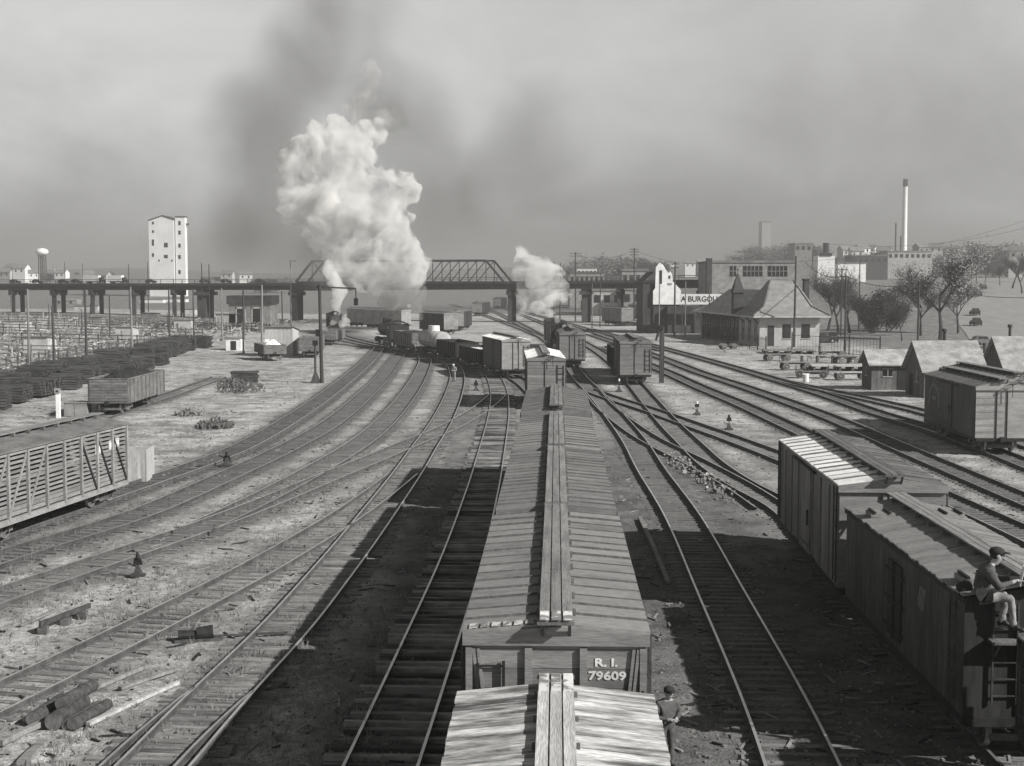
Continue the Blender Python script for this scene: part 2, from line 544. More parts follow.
rows = []
d = 12.0
while d < 3200:
    rows.append(d)
    d *= 1.0095
cols = np.concatenate([np.linspace(-1.3, -0.5, 30)[:-1], np.linspace(-0.5, 0.5, 260), np.linspace(0.5, 1.3, 30)[1:]])
RY = np.repeat(np.array(rows), len(cols))
RX = np.tile(cols, len(rows)) * np.maximum(RY, 60 + 0 * RY) 
near = RY < 60
RX[near] = np.tile(cols, len(rows))[near] * 60
gx, gy = RX, RY
cinder_shade = np.zeros(len(gx)); dist_min = np.full(len(gx), 1e9)
STRENGTH = {'dark_track': 0.75, 'train': 0.6, 'middle': 0.55, 'right_string': 0.55, 'stock': 0.85, 'left_one': 0.7, 'left_two': 0.5, 'left_three': 0.55,
            'left_main': 0.42, 'left_branch': 0.35, 'string': 1.0, 'far_one': 0.7, 'far_two': 0.7, 'main_one': 0.5, 'main_two': 0.5, 'main_three': 0.55}
sel = np.where((gy < 330) & (np.abs(gx) < 90))[0]
for name, t in TRACKS.items():
    tp = np.array([(p.x, p.y) for p in t])
    lo, hi = tp.min(0) - 4, tp.max(0) + 4
    ii = sel[(gx[sel] > lo[0]) & (gx[sel] < hi[0]) & (gy[sel] > lo[1]) & (gy[sel] < hi[1])]
    for c0 in range(0, len(ii), 4000):
        q = ii[c0:c0 + 4000]
        dd = np.sqrt((gx[q, None] - tp[None, :, 0]) ** 2 + (gy[q, None] - tp[None, :, 1]) ** 2).min(1)
        cinder_shade[q] = np.maximum(cinder_shade[q], STRENGTH.get(name, 0.45) * np.clip((2.1 - dd) / 1.1, 0, 1))
        dist_min[q] = np.minimum(dist_min[q], dd)
# oily, sooty ground round the engines and under the long string
st = np.array([(p.x, p.y) for p in TRACKS['string'][10:]])
q = sel[(gy[sel] > 110)]
for c0 in range(0, len(q), 4000):
    w = q[c0:c0 + 4000]
    dd = np.sqrt((gx[w, None] - st[None, :, 0]) ** 2 + (gy[w, None] - st[None, :, 1]) ** 2).min(1)
    cinder_shade[w] = np.maximum(cinder_shade[w], 0.8 * np.clip((7 - dd) / 5, 0, 1))
cinder_shade = np.maximum(cinder_shade, 0.8 * np.clip((gx + 5.2) / 1.5, 0, 1) * np.clip((12.5 - gx) / 3, 0, 1) * np.clip((118 - gy) / 45, 0, 1))   # ground between the near trains coloured darker to deepen their shade
stk = TRACKS['stock']
sty = np.array([p.y for p in stk]); stx = np.array([p.x for p in stk])
left_of = np.interp(gy, sty, stx) - gx
sand = np.clip((left_of - 1.5) / 2.0, 0, 1) * (gx > -62) * (gy < 230) * (gy > 60)
sand = np.maximum(sand, 0.55 * np.clip((gx - 15) / 10, 0, 1) * (gy < 260) * (gx < 60))
sand = np.maximum(sand, 0.9 * (gx < -45) * (gy > 95) * (gy < 420) * (gx > -200))
pth = TRACKS['left_three']                                 # trodden pale path beside the third left track
py_ = np.array([p.y for p in pth]); px_ = np.array([p.x for p in pth])
off = np.interp(gy, py_, px_) - gx
on_path = np.clip(1 - np.abs(off - 1.45) / 0.55, 0, 1) * (gy > 40) * (gy < 82) * (gx < 0)
sand = np.maximum(sand, 1.5 * on_path)
cinder_shade = cinder_shade * (1 - np.clip(on_path * 1.6, 0, 1))
grass = np.clip((gx - 52) / 6, 0, 1) * (gy > 200) + (gy > 420)
grass = np.clip(grass, 0, 1)
rng = np.random.default_rng(3)
gz = hgt_np(gx, gy) + np.where((gy < 330) & (dist_min > 1.6), rng.normal(0, 0.018, len(gx)), 0) - 0.004
gz = gz + 0.10 * np.clip(left_of / 20, 0, 1) * np.sin(gx * 0.5) * np.sin(gy * 0.23) * (gy < 230)
nc = len(cols)
faces = []
for r_ in range(len(rows) - 1):
    b = r_ * nc
    for c_ in range(nc - 1):
        faces.append((b + c_, b + c_ + 1, b + nc + c_ + 1, b + nc + c_))
gm = bpy.data.meshes.new('ground')
gm.from_pydata(list(zip(gx.tolist(), gy.tolist(), gz.tolist())), [], faces)
at = gm.color_attributes.new('soil', 'FLOAT_COLOR', 'POINT')
at.data.foreach_set('color', np.stack([cinder_shade, sand, grass, np.ones(len(gx))], 1).ravel())
gm.polygons.foreach_set('use_smooth', [True] * len(gm.polygons))
def ground_material():
    m = bpy.data.materials.new('yard_ground'); m.use_nodes = True
    n, l = m.node_tree.nodes, m.node_tree.links
    bs = n['Principled BSDF']
    bs.inputs['Roughness'].default_value = 0.95
    bs.inputs['Specular IOR Level'].default_value = 0.1
    ge = n.new('ShaderNodeNewGeometry')
    def noise(scale, detail=8, rough=0.6, st=(1, 1, 1)):
        mp = n.new('ShaderNodeMapping'); mp.inputs['Scale'].default_value = st
        l.new(ge.outputs['Position'], mp.inputs[0])
        t = n.new('ShaderNodeTexNoise')
        t.inputs['Scale'].default_value = scale; t.inputs['Detail'].default_value = detail; t.inputs['Roughness'].default_value = rough
        l.new(mp.outputs[0], t.inputs['Vector'])
        return t.outputs['Fac']
    def ramp(f, a, b, lo, hi):
        r = n.new('ShaderNodeMapRange'); r.inputs['From Min'].default_value = lo; r.inputs['From Max'].default_value = hi
        r.inputs['To Min'].default_value = a; r.inputs['To Max'].default_value = b
        l.new(f, r.inputs['Value'])
        return r.outputs[0]
    def math_(op, a, b):
        q = n.new('ShaderNodeMath'); q.operation = op
        for i, s in enumerate((a, b)):
            if isinstance(s, (int, float)): q.inputs[i].default_value = s
            else: l.new(s, q.inputs[i])
        return q.outputs[0]
    def mix(f, a, b):
        q = n.new('ShaderNodeMix'); q.data_type = 'FLOAT'; q.clamp_factor = True
        l.new(f, q.inputs['Factor'])
        for i, s in (('A', a), ('B', b)):
            k = 2 if i == 'A' else 3
            if isinstance(s, (int, float)): q.inputs[k].default_value = s
            else: l.new(s, q.inputs[k])
        return q.outputs[0]
    ca = n.new('ShaderNodeVertexColor'); ca.layer_name = 'soil'
    sp = n.new('ShaderNodeSeparateColor'); l.new(ca.outputs['Color'], sp.inputs[0])
    big, mid, fine, grit = noise(0.09, 5), noise(0.55, 8), noise(3.5, 8, 0.7), noise(16, 4, 0.7)
    base = math_('MULTIPLY', ramp(big, 0.24, 0.43, 0.35, 0.66), ramp(mid, 0.62, 1.32, 0.32, 0.68))
    sandv = math_('MULTIPLY', ramp(mid, 0.16, 0.45, 0.33, 0.62), ramp(big, 0.75, 1.15, 0.35, 0.65))
    cind_shade = ramp(mid, 0.035, 0.10, 0.35, 0.65)  # track bed tone, also the painted shade between the near trains
    grs = ramp(mid, 0.10, 0.25, 0.35, 0.65)
    c = mix(math_('MULTIPLY', sp.outputs[1], ramp(fine, 0.5, 1.2, 0.3, 0.65)), base, sandv)
    c = mix(sp.outputs[2], c, grs)
    c = mix(math_('MULTIPLY', sp.outputs[0], ramp(fine, 0.45, 1.35, 0.35, 0.62)), c, cind_shade)
    spot = ramp(noise(0.33, 6, 0.7), 0.0, 0.75, 0.60, 0.74)      # oil and soot patches
    c = mix(spot, c, 0.07)
    c = math_('MULTIPLY', c, ramp(fine, 0.45, 1.6, 0.32, 0.68))
    c = math_('MULTIPLY', c, ramp(grit, 0.55, 1.5, 0.32, 0.68))
    cc = n.new('ShaderNodeVectorMath'); cc.operation = 'SCALE'; cc.inputs[0].default_value = TINT
    l.new(c, cc.inputs['Scale']); l.new(cc.outputs[0], bs.inputs['Base Color'])
    bp = n.new('ShaderNodeBump'); bp.inputs['Strength'].default_value = 0.8; bp.inputs['Distance'].default_value = 0.05
    l.new(math_('ADD', fine, grit), bp.inputs['Height']); l.new(bp.outputs[0], bs.inputs['Normal'])
    return m
MATS['ground'] = ground_material()
gm.materials.append(MATS['ground'])
ground = kind(inst('ground', gm), 'structure')
b = MB()
b.box(-6000, 6000, -400, 7000, -3.0, -1.2)
kind(b.build('lower_ground', 'ground'), 'structure')

# ------------------------------------------------------------------ rails and ties
def sweep(pts, off, prof):
    n = len(prof)
    vs, fs, mi = [], [], []
    for i, p in enumerate(pts):
        a, c = pts[max(0, i - 1)], pts[min(len(pts) - 1, i + 1)]
        d = Vector((c.x - a.x, c.y - a.y, 0)).normalized()
        s = Vector((d.y, -d.x, 0))
        for (u, w) in prof:
            vs.append((p.x + s.x * (off + u), p.y + s.y * (off + u), w))
    for i in range(len(pts) - 1):
        for k in range(n - 1):
            fs.append((i * n + k, i * n + k + 1, (i + 1) * n + k + 1, (i + 1) * n + k))
            mi.append(1 if k == n // 2 - 1 or (n % 2 and k in (n // 2 - 1, n // 2)) else 0)
    return vs, fs, mi
RAIL = [(-0.07, 0.03), (-0.055, 0.05), (-0.022, 0.065), (-0.036, 0.15), (-0.034, 0.185), (0.034, 0.185), (0.036, 0.15), (0.022, 0.065), (0.055, 0.05), (0.07, 0.03)]
TIE_STYLE = {'dark_track': ('tie_pale', 0.115), 'left_main': ('tie_worn', 0.04), 'left_turnout': ('tie_worn', 0.04), 'left_branch': ('tie_worn', 0.022), 'middle': ('tie_buried', 0.022),
             'stock': ('tie_dark', 0.03), 'left_one': ('tie_buried', 0.03), 'main_one': ('tie_dark', 0.035), 'main_two': ('tie_dark', 0.035), 'main_three': ('tie_dark', 0.035)}
_tie = MB().box(-1.25, 1.25, -0.11, 0.11, -0.14, 0.0).mesh('tie', 'tie_pale')
_tie_w = MB().box(-1.25, 1.25, -0.11, 0.11, -0.14, 0.0).mesh('tie', 'tie_worn')
_tie_b = MB().box(-1.25, 1.25, -0.11, 0.11, -0.14, 0.0).mesh('tie', 'tie_buried')
TIE_SOLO = {'dark_track': (26, 77, _tie), 'left_main': (27, 74, _tie_w), 'left_branch': (40, 62, _tie_w), 'middle': (26, 50, _tie_b)}
n_solo = 0
for name, pts in TRACKS.items():
    trk = bpy.data.objects.new('railway_track', None)
    COL.objects.link(trk)
    kind(trk, 'structure')
    for off in (-0.7525, 0.7525):
        vs, fs, mi = sweep(pts, off, RAIL)
        b = MB(); b.v, b.f, b.m = vs, fs, mi
        b.build('rail', ['rail_side', 'rail_head'], trk)
    mt, top = TIE_STYLE.get(name, ('tie_buried', 0.02))
    solo = TIE_SOLO.get(name)
    rest = MB()
    acc, nxt = 0.0, 0.0
    for i in range(1, len(pts)):
        a, c = pts[i - 1], pts[i]
        L = (c - a).length
        while nxt <= acc + L:
            p = a + (c - a) * ((nxt - acc) / L)
            ang = math.atan2(c.y - a.y, c.x - a.x) - PI / 2 + random.gauss(0, 0.018)
            j = random.gauss(0, 0.05)
            zt = top + random.uniform(-0.02, 0.015)
            if solo and solo[0] < p.y < solo[1] and n_solo < 300:
                o = inst('tie', solo[2], trk, (p.x + j, p.y, zt), (0, 0, ang), (random.uniform(0.95, 1.06), random.uniform(0.75, 1.05), 1))
                n_solo += 1
            elif p.y > 20:
                ca_, sa_ = math.cos(ang), math.sin(ang)
                w, h = 1.25 * random.uniform(0.95, 1.05), 0.11
                q = [(p.x + j + ca_ * u - sa_ * v, p.y + sa_ * u + ca_ * v) for u, v in ((-w, -h), (w, -h), (w, h), (-w, h))]
                rest.hexa([(x, y, zt - 0.1) for x, y in q] + [(x, y, zt) for x, y in q])
            nxt += 0.54 + random.uniform(-0.03, 0.03)
        acc += L
    if rest.v:
        kind(rest.build('tie', mt, trk), 'stuff')
# ================================================================== ROLLING STOCK (local: x along the car, y across, z up from the tie tops)
RT = 0.185                                               # rail top
def heading(d):
    return math.atan2(d.y, d.x)

_wheel = {}
def wheel_mesh(r=0.42):
    if r not in _wheel:
        b = MB()
        b.cyl((0, -0.06, 0), (0, 0.06, 0), r, n=18)
        b.cyl((0, -0.085, 0), (0, -0.06, 0), r * 0.86, n=18, mi=1)
        b.cyl((0, 0.06, 0), (0, 0.085, 0), r * 0.86, n=18, mi=1)
        b.cyl((0, -0.14, 0), (0, 0.14, 0), r * 0.22, n=10, mi=0)
        _wheel[r] = b.mesh('wheel', ['wheel_rim', 'truck_grey'])
    return _wheel[r]
_truck = {}
def truck_mesh(m):
    if m not in _truck:
        b = MB()
        for s in (-1, 1):
            y = s * 0.98
            b.bar((-0.95, y, 0.78), (0.95, y, 0.78), 0.10, 0.12)
            b.bar((-0.95, y, 0.78), (-0.42, y, 0.40), 0.10, 0.10)
            b.bar((0.95, y, 0.78), (0.42, y, 0.40), 0.10, 0.10)
            b.bar((-0.42, y, 0.40), (0.42, y, 0.40), 0.10, 0.10)
            b.bar((-0.3, y, 0.40), (-0.3, y, 0.78), 0.09, 0.09)
            b.bar((0.3, y, 0.40), (0.3, y, 0.78), 0.09, 0.09)
            for x in (-0.86, 0.86):
                b.cbox((x, y, 0.62), 0.30, 0.20, 0.30)
            for x in (-0.14, 0, 0.14):
                b.cyl((x, y, 0.46), (x, y, 0.72), 0.055, n=8)
        b.cbox((0, 0, 0.66), 0.36, 2.1, 0.22)
        for x in (-0.86, 0.86):
            b.cyl((x, -0.95, 0.605), (x, 0.95, 0.605), 0.07, n=8)
            b.bar((x * 1.45, -0.75, 0.5), (x * 1.45, 0.75, 0.5), 0.08, 0.16)
        _truck[m] = b.mesh('truck', m)
    return _truck[m]
def trucks(root, L, inset=1.55, m='truck_grey'):
    for s in (-1, 1):
        t = inst('truck', truck_mesh(m), root, (s * (L / 2 - inset), 0, 0))
        for x in (-0.86, 0.86):
            for y in (-0.78, 0.78):
                inst('wheel', wheel_mesh(), t, (x, y, 0.605))
def coupler(root, L):
    for s in (-1, 1):
        b = MB()
        b.bar((s * (L / 2 - 0.1), 0, 0.98), (s * (L / 2 + 0.38), 0, 0.98), 0.14, 0.2)
        b.cbox((s * (L / 2 + 0.42), 0.04, 0.98), 0.2, 0.3, 0.28)
        b.build('coupler', 'iron_black', root)
def grab_irons(root, x, s, y0, y1, zs, n_off=0.07):
    return ladder(root, (x + s * n_off, y0, zs[0] - 0.2), (x + s * n_off, y1, zs[0] - 0.2), zs[-1] - zs[0] + 0.4, len(zs), name='end_ladder')
def ladder(root, p0, p1, axis, n, m='iron_black', name='ladder'):
    """rungs between two uprights; p0 and p1 are the feet, axis the height"""
    b = MB()
    p0, p1 = Vector(p0), Vector(p1)
    for p in (p0, p1):
        b.bar(p, p + Vector((0, 0, axis)), 0.04, 0.04)
    for k in range(n):
        z = Vector((0, 0, axis * (k + 0.5) / n))
        b.bar(p0 + z, p1 + z, 0.028, 0.028)
    return b.build(name, m, root)

_saddle = {}
def running_board(root, L, z, over=0.35, m='plank_worn', w=0.168, near_end=1, worn=None, lod=2):
    rb = None
    x0, x1 = -L / 2 - over, L / 2 + over
    n = max(4, int(L / 1.1))
    key = round(z, 3)
    if key not in _saddle:
        _saddle[key] = MB().box(-0.05, 0.05, -0.33, 0.33, -0.15, -0.032).mesh('running_board_saddle', 'plank_dark')
    if lod > 0:
        for k in range(n):
            inst('running_board_saddle', _saddle[key], root, (-L / 2 + L * (k + 0.5) / n, 0, z))
    for s in (-1, 1):
        b = MB()
        for y in (-0.22, 0.22):
            b.bar((s * (L / 2 + over - 0.05), y, z - 0.05), (s * (L / 2 + 0.03), y, z - 0.36), 0.05, 0.05)
        b.box(s * (L / 2 + over) - 0.05, s * (L / 2 + over) + 0.05, -0.30, 0.30, z - 0.07, z - 0.032)
        b.build('running_board_bracket', 'plank_dark', root)
    for k in (-1, 0, 1):
        b = MB()
        y = k * (w + 0.022)
        seg = 3 if lod > 1 else 1
        for q in range(seg):
            a = x0 + (x1 - x0) * q / seg
            c = x0 + (x1 - x0) * (q + 1) / seg
            b.box(a + 0.006, c - 0.006, y - w / 2, y + w / 2, z - 0.03 + 0.004 * q, z + 0.012 + 0.006 * (q % 2))
        pl = b.build('running_board_plank', m, root)
        if worn:
            b = MB()
            b.box(worn[0], worn[1], y - w / 2 + 0.012, y + w / 2 - 0.01, z + 0.012, z + 0.0235)
            b.build('worn_paint', 'chipped_white', pl)

def roof_profile(W, ez, rz, t):
    return (ez + (rz - ez) * (1 - abs(t)))
def boxcar(name, label, loc, rz, group=None, L=11.0, W=2.95, z0=1.02, ez=3.98, rz_=4.28, roof='seams', roof_m='roof_grey', side_m='car_wood', end_m='end_plank',
           door=True, lod=2, n_roof=16, rb_m='plank_worn', rb_over=0.3, end_style='posts', brake=True, worn=None, eave=0.06, slide=0, roof_solo=False, lad=True,
           trunk_inset=1.55, fascia=True, rb_lift=0.17, end_lad=True, seam_m=None):
    r = thing(name, label, 'boxcar', loc, rz, group)
    h = W / 2
    # body shell: pentagon swept along the length
    b = MB()
    pen = [(-h, z0), (h, z0), (h, ez - 0.03), (0, rz_ - 0.05), (-h, ez - 0.03)]
    vs = [(-L / 2, y, z) for y, z in pen] + [(L / 2, y, z) for y, z in pen]
    b.add(vs, [(0, 1, 6, 5), (1, 2, 7, 6), (2, 3, 8, 7), (3, 4, 9, 8), (4, 0, 5, 9)], 0)
    b.add(vs, [(4, 3, 2, 1, 0), (5, 6, 7, 8, 9)], 1)
    b.build('body', [side_m, end_m if end_style != 'side' else side_m], r)
    # sills
    b = MB()
    for s in (-1, 1):
        b.box(-L / 2, L / 2, s * h - 0.03 * s - 0.04, s * h - 0.03 * s + 0.04, z0 - 0.16, z0 - 0.003)
        b.box(-L / 2 + 0.5, L / 2 - 0.5, s * 0.35 - 0.08, s * 0.35 + 0.08, z0 - 0.34, z0 - 0.003)
        b.box(s * L / 2 - 0.06, s * L / 2 + 0.03, -h + 0.05, h - 0.05, z0 - 0.2, z0 - 0.004)
        for y in (-0.7, 0.7):
            b.bar((-L / 2 + 1.0, y, z0 - 0.05), (-1.4, y, z0 - 0.48), 0.03, 0.03)
            b.bar((L / 2 - 1.0, y, z0 - 0.05), (1.4, y, z0 - 0.48), 0.03, 0.03)
            b.bar((-1.4, y, z0 - 0.48), (1.4, y, z0 - 0.48), 0.03, 0.03)
    b.build('underframe', 'iron_black', r)
    trucks(r, L, trunk_inset)
    coupler(r, L)
    # roof
    tk = 0.045
    def sheet(xa, xb, s, lift=0.0, ov=eave):
        y1 = s * (h + ov)
        ze = ez - (rz_ - ez) * ov / h
        return [(xa, 0, rz_ + lift), (xb, 0, rz_ + lift), (xb, y1, ze + lift), (xa, y1, ze + lift)]
    if roof == 'boards':                                  # cross boards, each its own piece
        n = n_roof
        for s in (-1, 1):
            for k in range(n):
                xa = -L / 2 - 0.05 + (L + 0.1) * k / n
                xb = -L / 2 - 0.05 + (L + 0.1) * (k + 1) / n
                b = MB()
                b.slab(sheet(xa + 0.011, xb - 0.013, s, random.uniform(0, 0.026), eave + random.uniform(-0.015, 0.02)), (0, 0, tk))
                b.build('roof_board', roof_m, r)
    else:
        b = MB()
        seam = MB()
        for s in (-1, 1):
            n = n_roof
            if roof_solo:
                for k in range(n):
                    xa = -L / 2 - 0.03 + (L + 0.06) * k / n
                    xb = -L / 2 - 0.03 + (L + 0.06) * (k + 1) / n
                    q = MB()
                    q.slab(sheet(xa + 0.01, xb - 0.012, s, random.uniform(0, 0.02)), (0, 0, tk))
                    q.slab(sheet(xb - 0.05, xb - 0.016, s, 0.0455), (0, 0, 0.03 + 0.02 * (random.random() < 0.5)), 1)
                    q.build('roof_panel', [roof_m, seam_m or roof_m], r)
            else:
                b.slab(sheet(-L / 2 - 0.03, L / 2 + 0.03, s), (0, 0, tk))
                for k in range(n + 1):
                    x = -L / 2 + L * k / n
                    seam.slab(sheet(x - 0.025, x + 0.025, s, tk + 0.003), (0, 0, 0.035))
        if b.v:
            b.build('roof', roof_m, r)
            if lod: kind(seam.build('roof_seam', roof_m, r), 'stuff')
    running_board(r, L, rz_ + rb_lift, rb_over, rb_m, worn=worn, lod=lod)
    # fascia boards on the ends and ends' dressing
    for s in (-1, 1):
        x = s * L / 2
        if fascia:
            b = MB()
            q = [(x, -h - 0.05, ez - 0.18), (x, h + 0.05, ez - 0.18), (x, h + 0.05, ez + 0.02), (x, 0, rz_ + 0.01), (x, -h - 0.05, ez + 0.02)]
            b.slab(q, (s * 0.09, 0, 0))
            b.build('end_fascia', end_m, r)
        if lod >= 1:
            if end_style == 'posts':
                b = MB()
                for y in (-0.45, 0.45):
                    b.box(x + (0 if s > 0 else -0.085), x + (0.085 if s > 0 else 0), y - 0.06, y + 0.06, z0, ez - 0.222)
                for q in (-1, 1):
                    b.box(x + (0 if s > 0 else -0.075), x + (0.075 if s > 0 else 0), q * h - 0.11 * (q > 0), q * h + 0.11 * (q < 0), z0, ez - 0.222)
                    for dx in (0.0, 0.075):
                        b.bar((x + s * 0.045, q * (h - 0.13 - dx), ez - 0.24), (x + s * 0.045, q * (h - 0.42 - dx), z0 + 0.1), 0.04, 0.05)
                b.build('end_post', 'end_plank', r)
                n = 9
                for k in range(n):                        # end planks, one above the other
                    za = z0 + (ez - 0.24 - z0) * k / n
                    zb = z0 + (ez - 0.24 - z0) * (k + 1) / n - 0.012
                    if zb < ez - 1.7 and lod > 1 and s < 0:
                        continue
                    b = MB()
                    b.box(x - (0.0 if s > 0 else 0.022), x + (0.022 if s > 0 else 0.0), -h + 0.12, h - 0.12, za, zb)
                    b.build('end_board', end_m, r)
                    if lod < 2 and k > 7:
                        break
            elif end_style == 'planks':
                n = 11
                for k in range(n):
                    za = z0 + (ez - 0.24 - z0) * k / n
                    zb = z0 + (ez - 0.24 - z0) * (k + 1) / n - 0.02
                    b = MB()
                    b.box(x - (0.0 if s > 0 else 0.03), x + (0.03 if s > 0 else 0.0), -h + 0.02, h - 0.02, za, zb)
                    b.build('end_board', end_m, r)
                b = MB()
                b.bar((x + s * 0.06, 0.1, 1.2), (x + s * 0.06, 0.1, ez + 0.35), 0.04, 0.04)
                b.build('brake_staff', 'iron_black', r)
            elif end_style == 'plain':
                b = MB()
                for y in (-0.3, 0.3):
                    b.box(x + (0 if s > 0 else -0.05), x + (0.05 if s > 0 else 0), y - 0.025, y + 0.025, z0, ez - 0.222)
                b.build('end_post', 'iron_black', r)
            if brake and s < 0:
                b = MB()
                b.cyl((x - 0.28, -0.5, ez - 0.55), (x - 0.28, -0.5, ez + 0.2), 0.02, n=6)
                b.cyl((x - 0.30, -0.5, ez + 0.16), (x - 0.26, -0.5, ez + 0.2), 0.03, n=6)
                w = 12
                for k in range(w):
                    t0, t1 = 2 * PI * k / w, 2 * PI * (k + 1) / w
                    p = lambda t: (x - 0.28 + 0.2 * math.cos(t), -0.5 + 0.2 * math.sin(t), ez + 0.19)
                    b.bar(p(t0), p(t1), 0.03, 0.03)
                    if k % 3 == 0:
                        b.bar((x - 0.28, -0.5, ez + 0.19), p(t0), 0.02, 0.02)
                b.build('brake_wheel', 'iron_black', r)
            if lad and end_lad:
                grab_irons(r, x, s, -h + 0.12, -h + 0.6, [1.5, 1.95, 2.4, 2.85, 3.3])
    # side doors, ladders
    if door:
        for s in (-1, 1):
            y = s * h
            d = MB()
            d.box(-0.95 + slide, 0.95 + slide, y - 0.002 if s > 0 else y - 0.065, y + 0.065 if s > 0 else y + 0.002, z0 + 0.06, ez - 0.22)
            dr = d.build('door', side_m, r)
            if lod >= 1:
                q = MB()
                yy = y + s * 0.075
                q.box(-0.97 + slide, -0.86 + slide, min(y, yy), max(y, yy), z0 + 0.05, ez - 0.2)
                q.box(0.86 + slide, 0.97 + slide, min(y, yy), max(y, yy), z0 + 0.05, ez - 0.2)
                q.bar((-0.95 + slide, yy - s * 0.02, z0 + 0.3), (0.95 + slide, yy - s * 0.02, z0 + 0.3), 0.02, 0.09)
                q.build('door_frame', side_m, dr)
                q = MB()
                q.box(-1.9, 2.3, min(y, y + s * 0.1), max(y, y + s * 0.1), ez - 0.2, ez - 0.13)
                q.box(-1.9, 2.3, min(y, y + s * 0.06), max(y, y + s * 0.06), z0 - 0.01, z0 + 0.04)
                q.build('door_track', 'iron_black', r)
                if lod > 1:
                    q = MB()
                    q.box(-0.7 + slide, -0.62 + slide, min(y, y + s * 0.13), max(y, y + s * 0.13), 2.0, 2.5)
                    q.build('door_handle', 'iron_rust', dr)
    if lad and lod >= 1:
        for s in (-1, 1):
            for e in (-1, 1):
                x = e * (L / 2 - 0.3)
                ladder(r, (x - 0.2, s * (h + 0.07), 1.15), (x + 0.2, s * (h + 0.07), 1.15), ez - 1.2, 6, 'iron_rust', 'side_ladder')
    return r

def gondola(name, label, loc, rz, group=None, L=11.0, W=2.9, z0=1.05, top=2.3, m='gondola', load=None, heap=0.7, ribs=10, solo=True):
    r = thing(name, label, 'gondola', loc, rz, group)
    h = W / 2
    b = MB()
    b.box(-L / 2, L / 2, -h, h, z0 - 0.15, z0)
    b.box(-L / 2, L / 2, -h, -h + 0.08, z0 + 0.001, top)
    b.box(-L / 2, L / 2, h - 0.08, h, z0 + 0.001, top)
    b.box(-L / 2 + 0.001, -L / 2 + 0.08, -h + 0.081, h - 0.081, z0 + 0.001, top)
    b.box(L / 2 - 0.08, L / 2 - 0.001, -h + 0.081, h - 0.081, z0 + 0.001, top)
    b.build('body', m, r)
    b = MB()
    for s in (-1, 1):
        b.box(-L / 2 - 0.02, L / 2 + 0.02, s * h - 0.06, s * h + 0.06, top + 0.002, top + 0.06)
        b.box(s * L / 2 - 0.06, s * L / 2 + 0.06, -h + 0.07, h - 0.07, top + 0.003, top + 0.055)
    b.build('rim', m, r)
    sm = MB().box(-0.06, 0.06, -0.05, 0.05, z0 - 0.16, top).mesh('stake', m)
    for s in (-1, 1):
        for k in range(ribs):
            x = -L / 2 + 0.3 + (L - 0.6) * k / (ribs - 1)
            inst('stake', sm, r, (x, s * (h + 0.051), 0))
    bm_ = MB().box(-0.02, 0.02, -h + 0.1, h - 0.1, 0, 0.17).mesh('end_board', m)
    nb = max(2, int((top - z0) / 0.2))
    for s in (-1, 1):
        for k in range(nb):
            inst('end_board', bm_, r, (s * (L / 2 + 0.022), 0, z0 + 0.02 + k * (top - z0 - 0.03) / nb))
    b = MB()
    b.box(-L / 2 + 0.6, L / 2 - 0.6, -0.4, 0.4, z0 - 0.45, z0 - 0.151)
    b.build('underframe', 'iron_black', r)
    trucks(r, L)
    coupler(r, L)
    if load:
        b = MB()
        nx, ny = 26, 12
        vs, fs = [], []
        for i in range(nx + 1):
            for j in range(ny + 1):
                u, v = i / nx, j / ny
                x = -L / 2 + 0.1 + (L - 0.2) * u
                y = -h + 0.1 + (W - 0.2) * v
                hh = heap * (math.sin(PI * u) ** 0.5) * (math.sin(PI * v) ** 0.7) * (0.7 + 0.6 * abs(mnoise.noise(Vector((x * 0.6, y * 0.6, rz)))))
                vs.append((x, y, top - 0.35 + hh + random.uniform(-0.05, 0.05)))
        for i in range(nx):
            for j in range(ny):
                a = i * (ny + 1) + j
                fs.append((a, a + ny + 1, a + ny + 2, a + 1))
        b.add(vs, fs)
        kind(b.build('load', load, r), 'stuff')
    return r

# ---------------------------------------------------------------- the long train in the middle
def train_at(y):
    return Vector((0.72 + 0.0326 * (y - 21.7), y, 0))
TR = math.atan2(1, 0.0326)
def centre(y0, L):
    return train_at(y0 + L / 2)
# nearest car, bleached cross boards
c1 = boxcar('boxcar', 'nearest boxcar with bleached streaky cross-board roof at the bottom edge', centre(20.9 - 11.6, 11.6), TR, 'boxcars of the middle train',
            L=11.6, W=2.98, ez=3.42, rz_=3.58, rb_lift=0.12, roof='boards', roof_m='roof_bleached', n_roof=44, rb_m='plank_pale', worn=(5.15, 6.05), brake=False, rb_over=0.28)
c2 = boxcar('boxcar', 'boxcar lettered R.I. 79609 with panelled grey roof', centre(21.75, 10.9), TR, 'boxcars of the middle train',
            L=10.9, W=2.96, ez=4.20, rz_=4.33, roof='seams', roof_m='roof_grey', n_roof=15, roof_solo=True, brake=False, end_lad=False, seam_m='plank_dark', worn=(-5.78, -5.2), slide=0.0)
c3 = boxcar('boxcar', 'grey roofed boxcar third in the middle train beyond the lettered car', centre(33.6, 10.9), TR, 'boxcars of the middle train',
            L=10.9, W=2.92, ez=4.20, rz_=4.33, roof='seams', roof_m='roof_smooth', seam_m='roof_dull', n_roof=17, roof_solo=True, brake=False)
c4 = boxcar('boxcar', 'short flat grey roofed boxcar fourth in the middle train', centre(45.2, 10.6), TR, 'boxcars of the middle train',
            L=10.6, W=2.85, ez=4.26, rz_=4.40, roof='seams', roof_m='roof_grey', seam_m='roof_dull', n_roof=14, roof_solo=True, brake=False)
